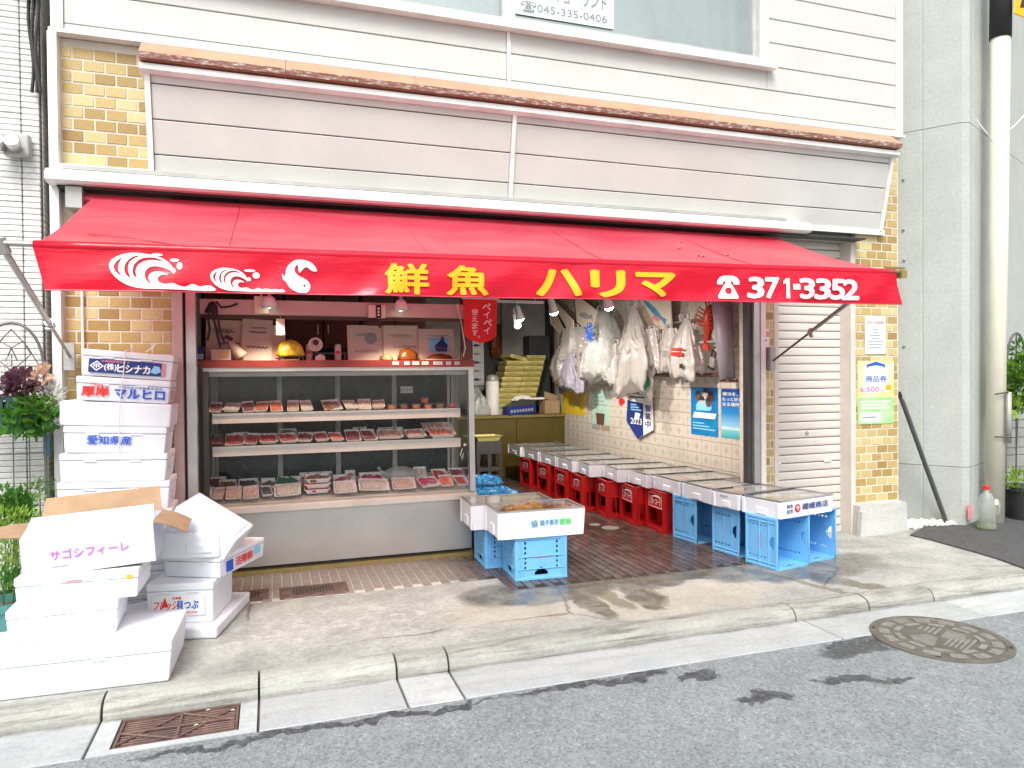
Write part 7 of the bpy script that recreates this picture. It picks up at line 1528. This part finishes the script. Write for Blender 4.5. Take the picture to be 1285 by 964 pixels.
# cream utility pole
mat('cream_pole', (.76, .73, .6), .5, var=.06, scale=3, grime=.2, grimec=(.45, .42, .32))
q = wz(1248, 656, 0); qt = wy(1256, 0, q.y); k = thing('utility_pole', 'smooth cream painted utility pole before the concrete pier', 'pole', (q.x, q.y, 0)); dx = (qt.x - q.x) / qt.z
obj('shaft', MB().tube([(0, 0, -.05), (dx * 3, 0, 3), (dx * 7, 0, 7)], [.083, .085, .085], 24), 'cream_pole', k, smooth=True)
zz = wy(1250, 48, q.y).z; obj('black_band', MB().tube([(dx * zz, 0, zz), (dx * (zz + 1.2), 0, zz + 1.2)], .094, 22), 'black', k, smooth=True)
z1_ = wy(1245, 492, q.y).z; z2_ = wy(1245, 555, q.y).z
obj('clamp_tube', MB().tube([(.03, -.12, z2_), (.03, -.12, z1_)], .024, 12), 'steel_dull', k, smooth=True); obj('clamp_ring', MB().tube([(-.1, -.08, z1_ - .02), (.0, -.13, z1_), (.1, -.09, z1_ - .02)], .008, 6), 'steel_dark', k); obj('clamp_ring', MB().tube([(-.09, -.07, z2_ + .06), (.03, -.15, z2_ + .06), (.1, -.07, z2_ + .06)], .007, 6), 'steel_dark', k)
qy = wy(1277, 8, q.y - .12); sg = thing('yellow_sign', 'yellow and black sign plate fixed to the pole top', 'sign', (qy.x, q.y - .13, qy.z)); obj('plate', rbox(.24, .008, .34, .006, 1), 'ink_yellow', sg, (.05, 0, -.1), (0, R(8), 0)); obj('dark_shape', MB().prism([(-.02, 0), (.1, .02), (.12, .14), (.02, .12)], UX, UZ, (0, -.001, 0), (.03, -.0045, -.02)), 'black', sg)
w0, w1, w2 = wy(1218, 152, 5.1), wy(1246, 178, q.y - .1), wy(1300, 130, q.y - .3)
tag(obj('cable', MB().tube([tuple(w0 + Vector((0, -.05, 0))), tuple(w0.lerp(w1, .5) + Vector((0, -.05, -.03))), tuple(w1), tuple(w1.lerp(w2, .5) + Vector((0, 0, -.03))), tuple(w2)], .006, 6), 'paper_white'), 'thin white cable strung from the pier across the cream pole', 'cable')
# garden corner beyond the pole
bw = thing('block_wall', 'grey concrete block wall behind the ivy', 'wall', (7.15, 5.72, 0)); mat('block', (.3, .3, .29), .9, var=.15, bumpk=.3)
for r_ in range(7):
    for c_ in range(4): obj('block', rbox(.385, .1, .185, .006, 1), 'block', bw, (-.0 + c_ * .39 - (.19 if r_ % 2 else 0), 0, r_ * .19))
gy = 5.35; gl = wy(1262, 640, gy)
k = thing('garden_arch', 'dark arched iron trellis with ivy beside the cream pole', 'trellis', (gl.x, gy, 0)); zt = wy(1270, 418, gy).z; zc = wy(1270, 480, gy).z; w_ = .30
obj('arch', MB().tube([(0, 0, .01), (0, 0, zc)] + [(w_ * (.5 - .5 * math.cos(a)), 0, zc + (zt - zc) * math.sin(a) ** .8) for a in [math.pi * j / 12 for j in range(1, 12)]] + [(w_, 0, zc), (w_, 0, .01)], .012, 8), 'trellis_iron', k); obj('upright', MB().tube([(w_ / 2, 0, .01), (w_ / 2, 0, zt)], .008, 6), 'trellis_iron', k)
for j in range(6): z = .3 + .2 * j; obj('cross_bar', MB().tube([(0, 0, z), (w_, 0, z)], .005, 6), 'trellis_iron', k)
for s in (-1, 1): obj('scroll', MB().tube([(w_ / 2, 0, zc - .05), (w_ / 2 + s * .09, 0, zc + .05), (w_ / 2, 0, zc + .16), (w_ / 2 - s * .04, 0, zc + .1)], .006, 6), 'trellis_iron', k)
c = wy(1280, 480, 5.25); b_ = Vector((c.x, 5.3, .3)); plant('ivy_plant', 'bright ivy climbing the dark iron arch', tuple(b_), [[(0, 0, 0), (.02, 0, .4), tuple((c - b_) * .9)]], [('leaf_clump', leaves(c - b_, (.19, .12, .26), 420, .075, 41, lobes=True), 'leaf_ivy'), ('leaf_clump', leaves(wy(1282, 440, 5.3) - b_, (.12, .1, .1), 120, .05, 42), 'leaf_green'), ('leaf_clump', leaves(wy(1268, 510, 5.22) - b_, (.08, .06, .07), 60, .07, 44, lobes=True), 'leaf_bright')])
pot(wy(1282, 640, 5.15).x + .03, 5.15, .19, .34, 'pot_black', 'black tapered tub at the foot of the iron arch')
c = wy(1278, 605, 5.15); b_ = Vector((c.x, 5.15, .34)); plant('leafy_plant', 'green broad leafed plant in the black tub', tuple(b_), [[(0, 0, 0), tuple((c - b_) * .5), tuple(c - b_)]], [('leaf_clump', leaves(c - b_, (.14, .1, .1), 90, .08, 43), 'leaf_bright')])
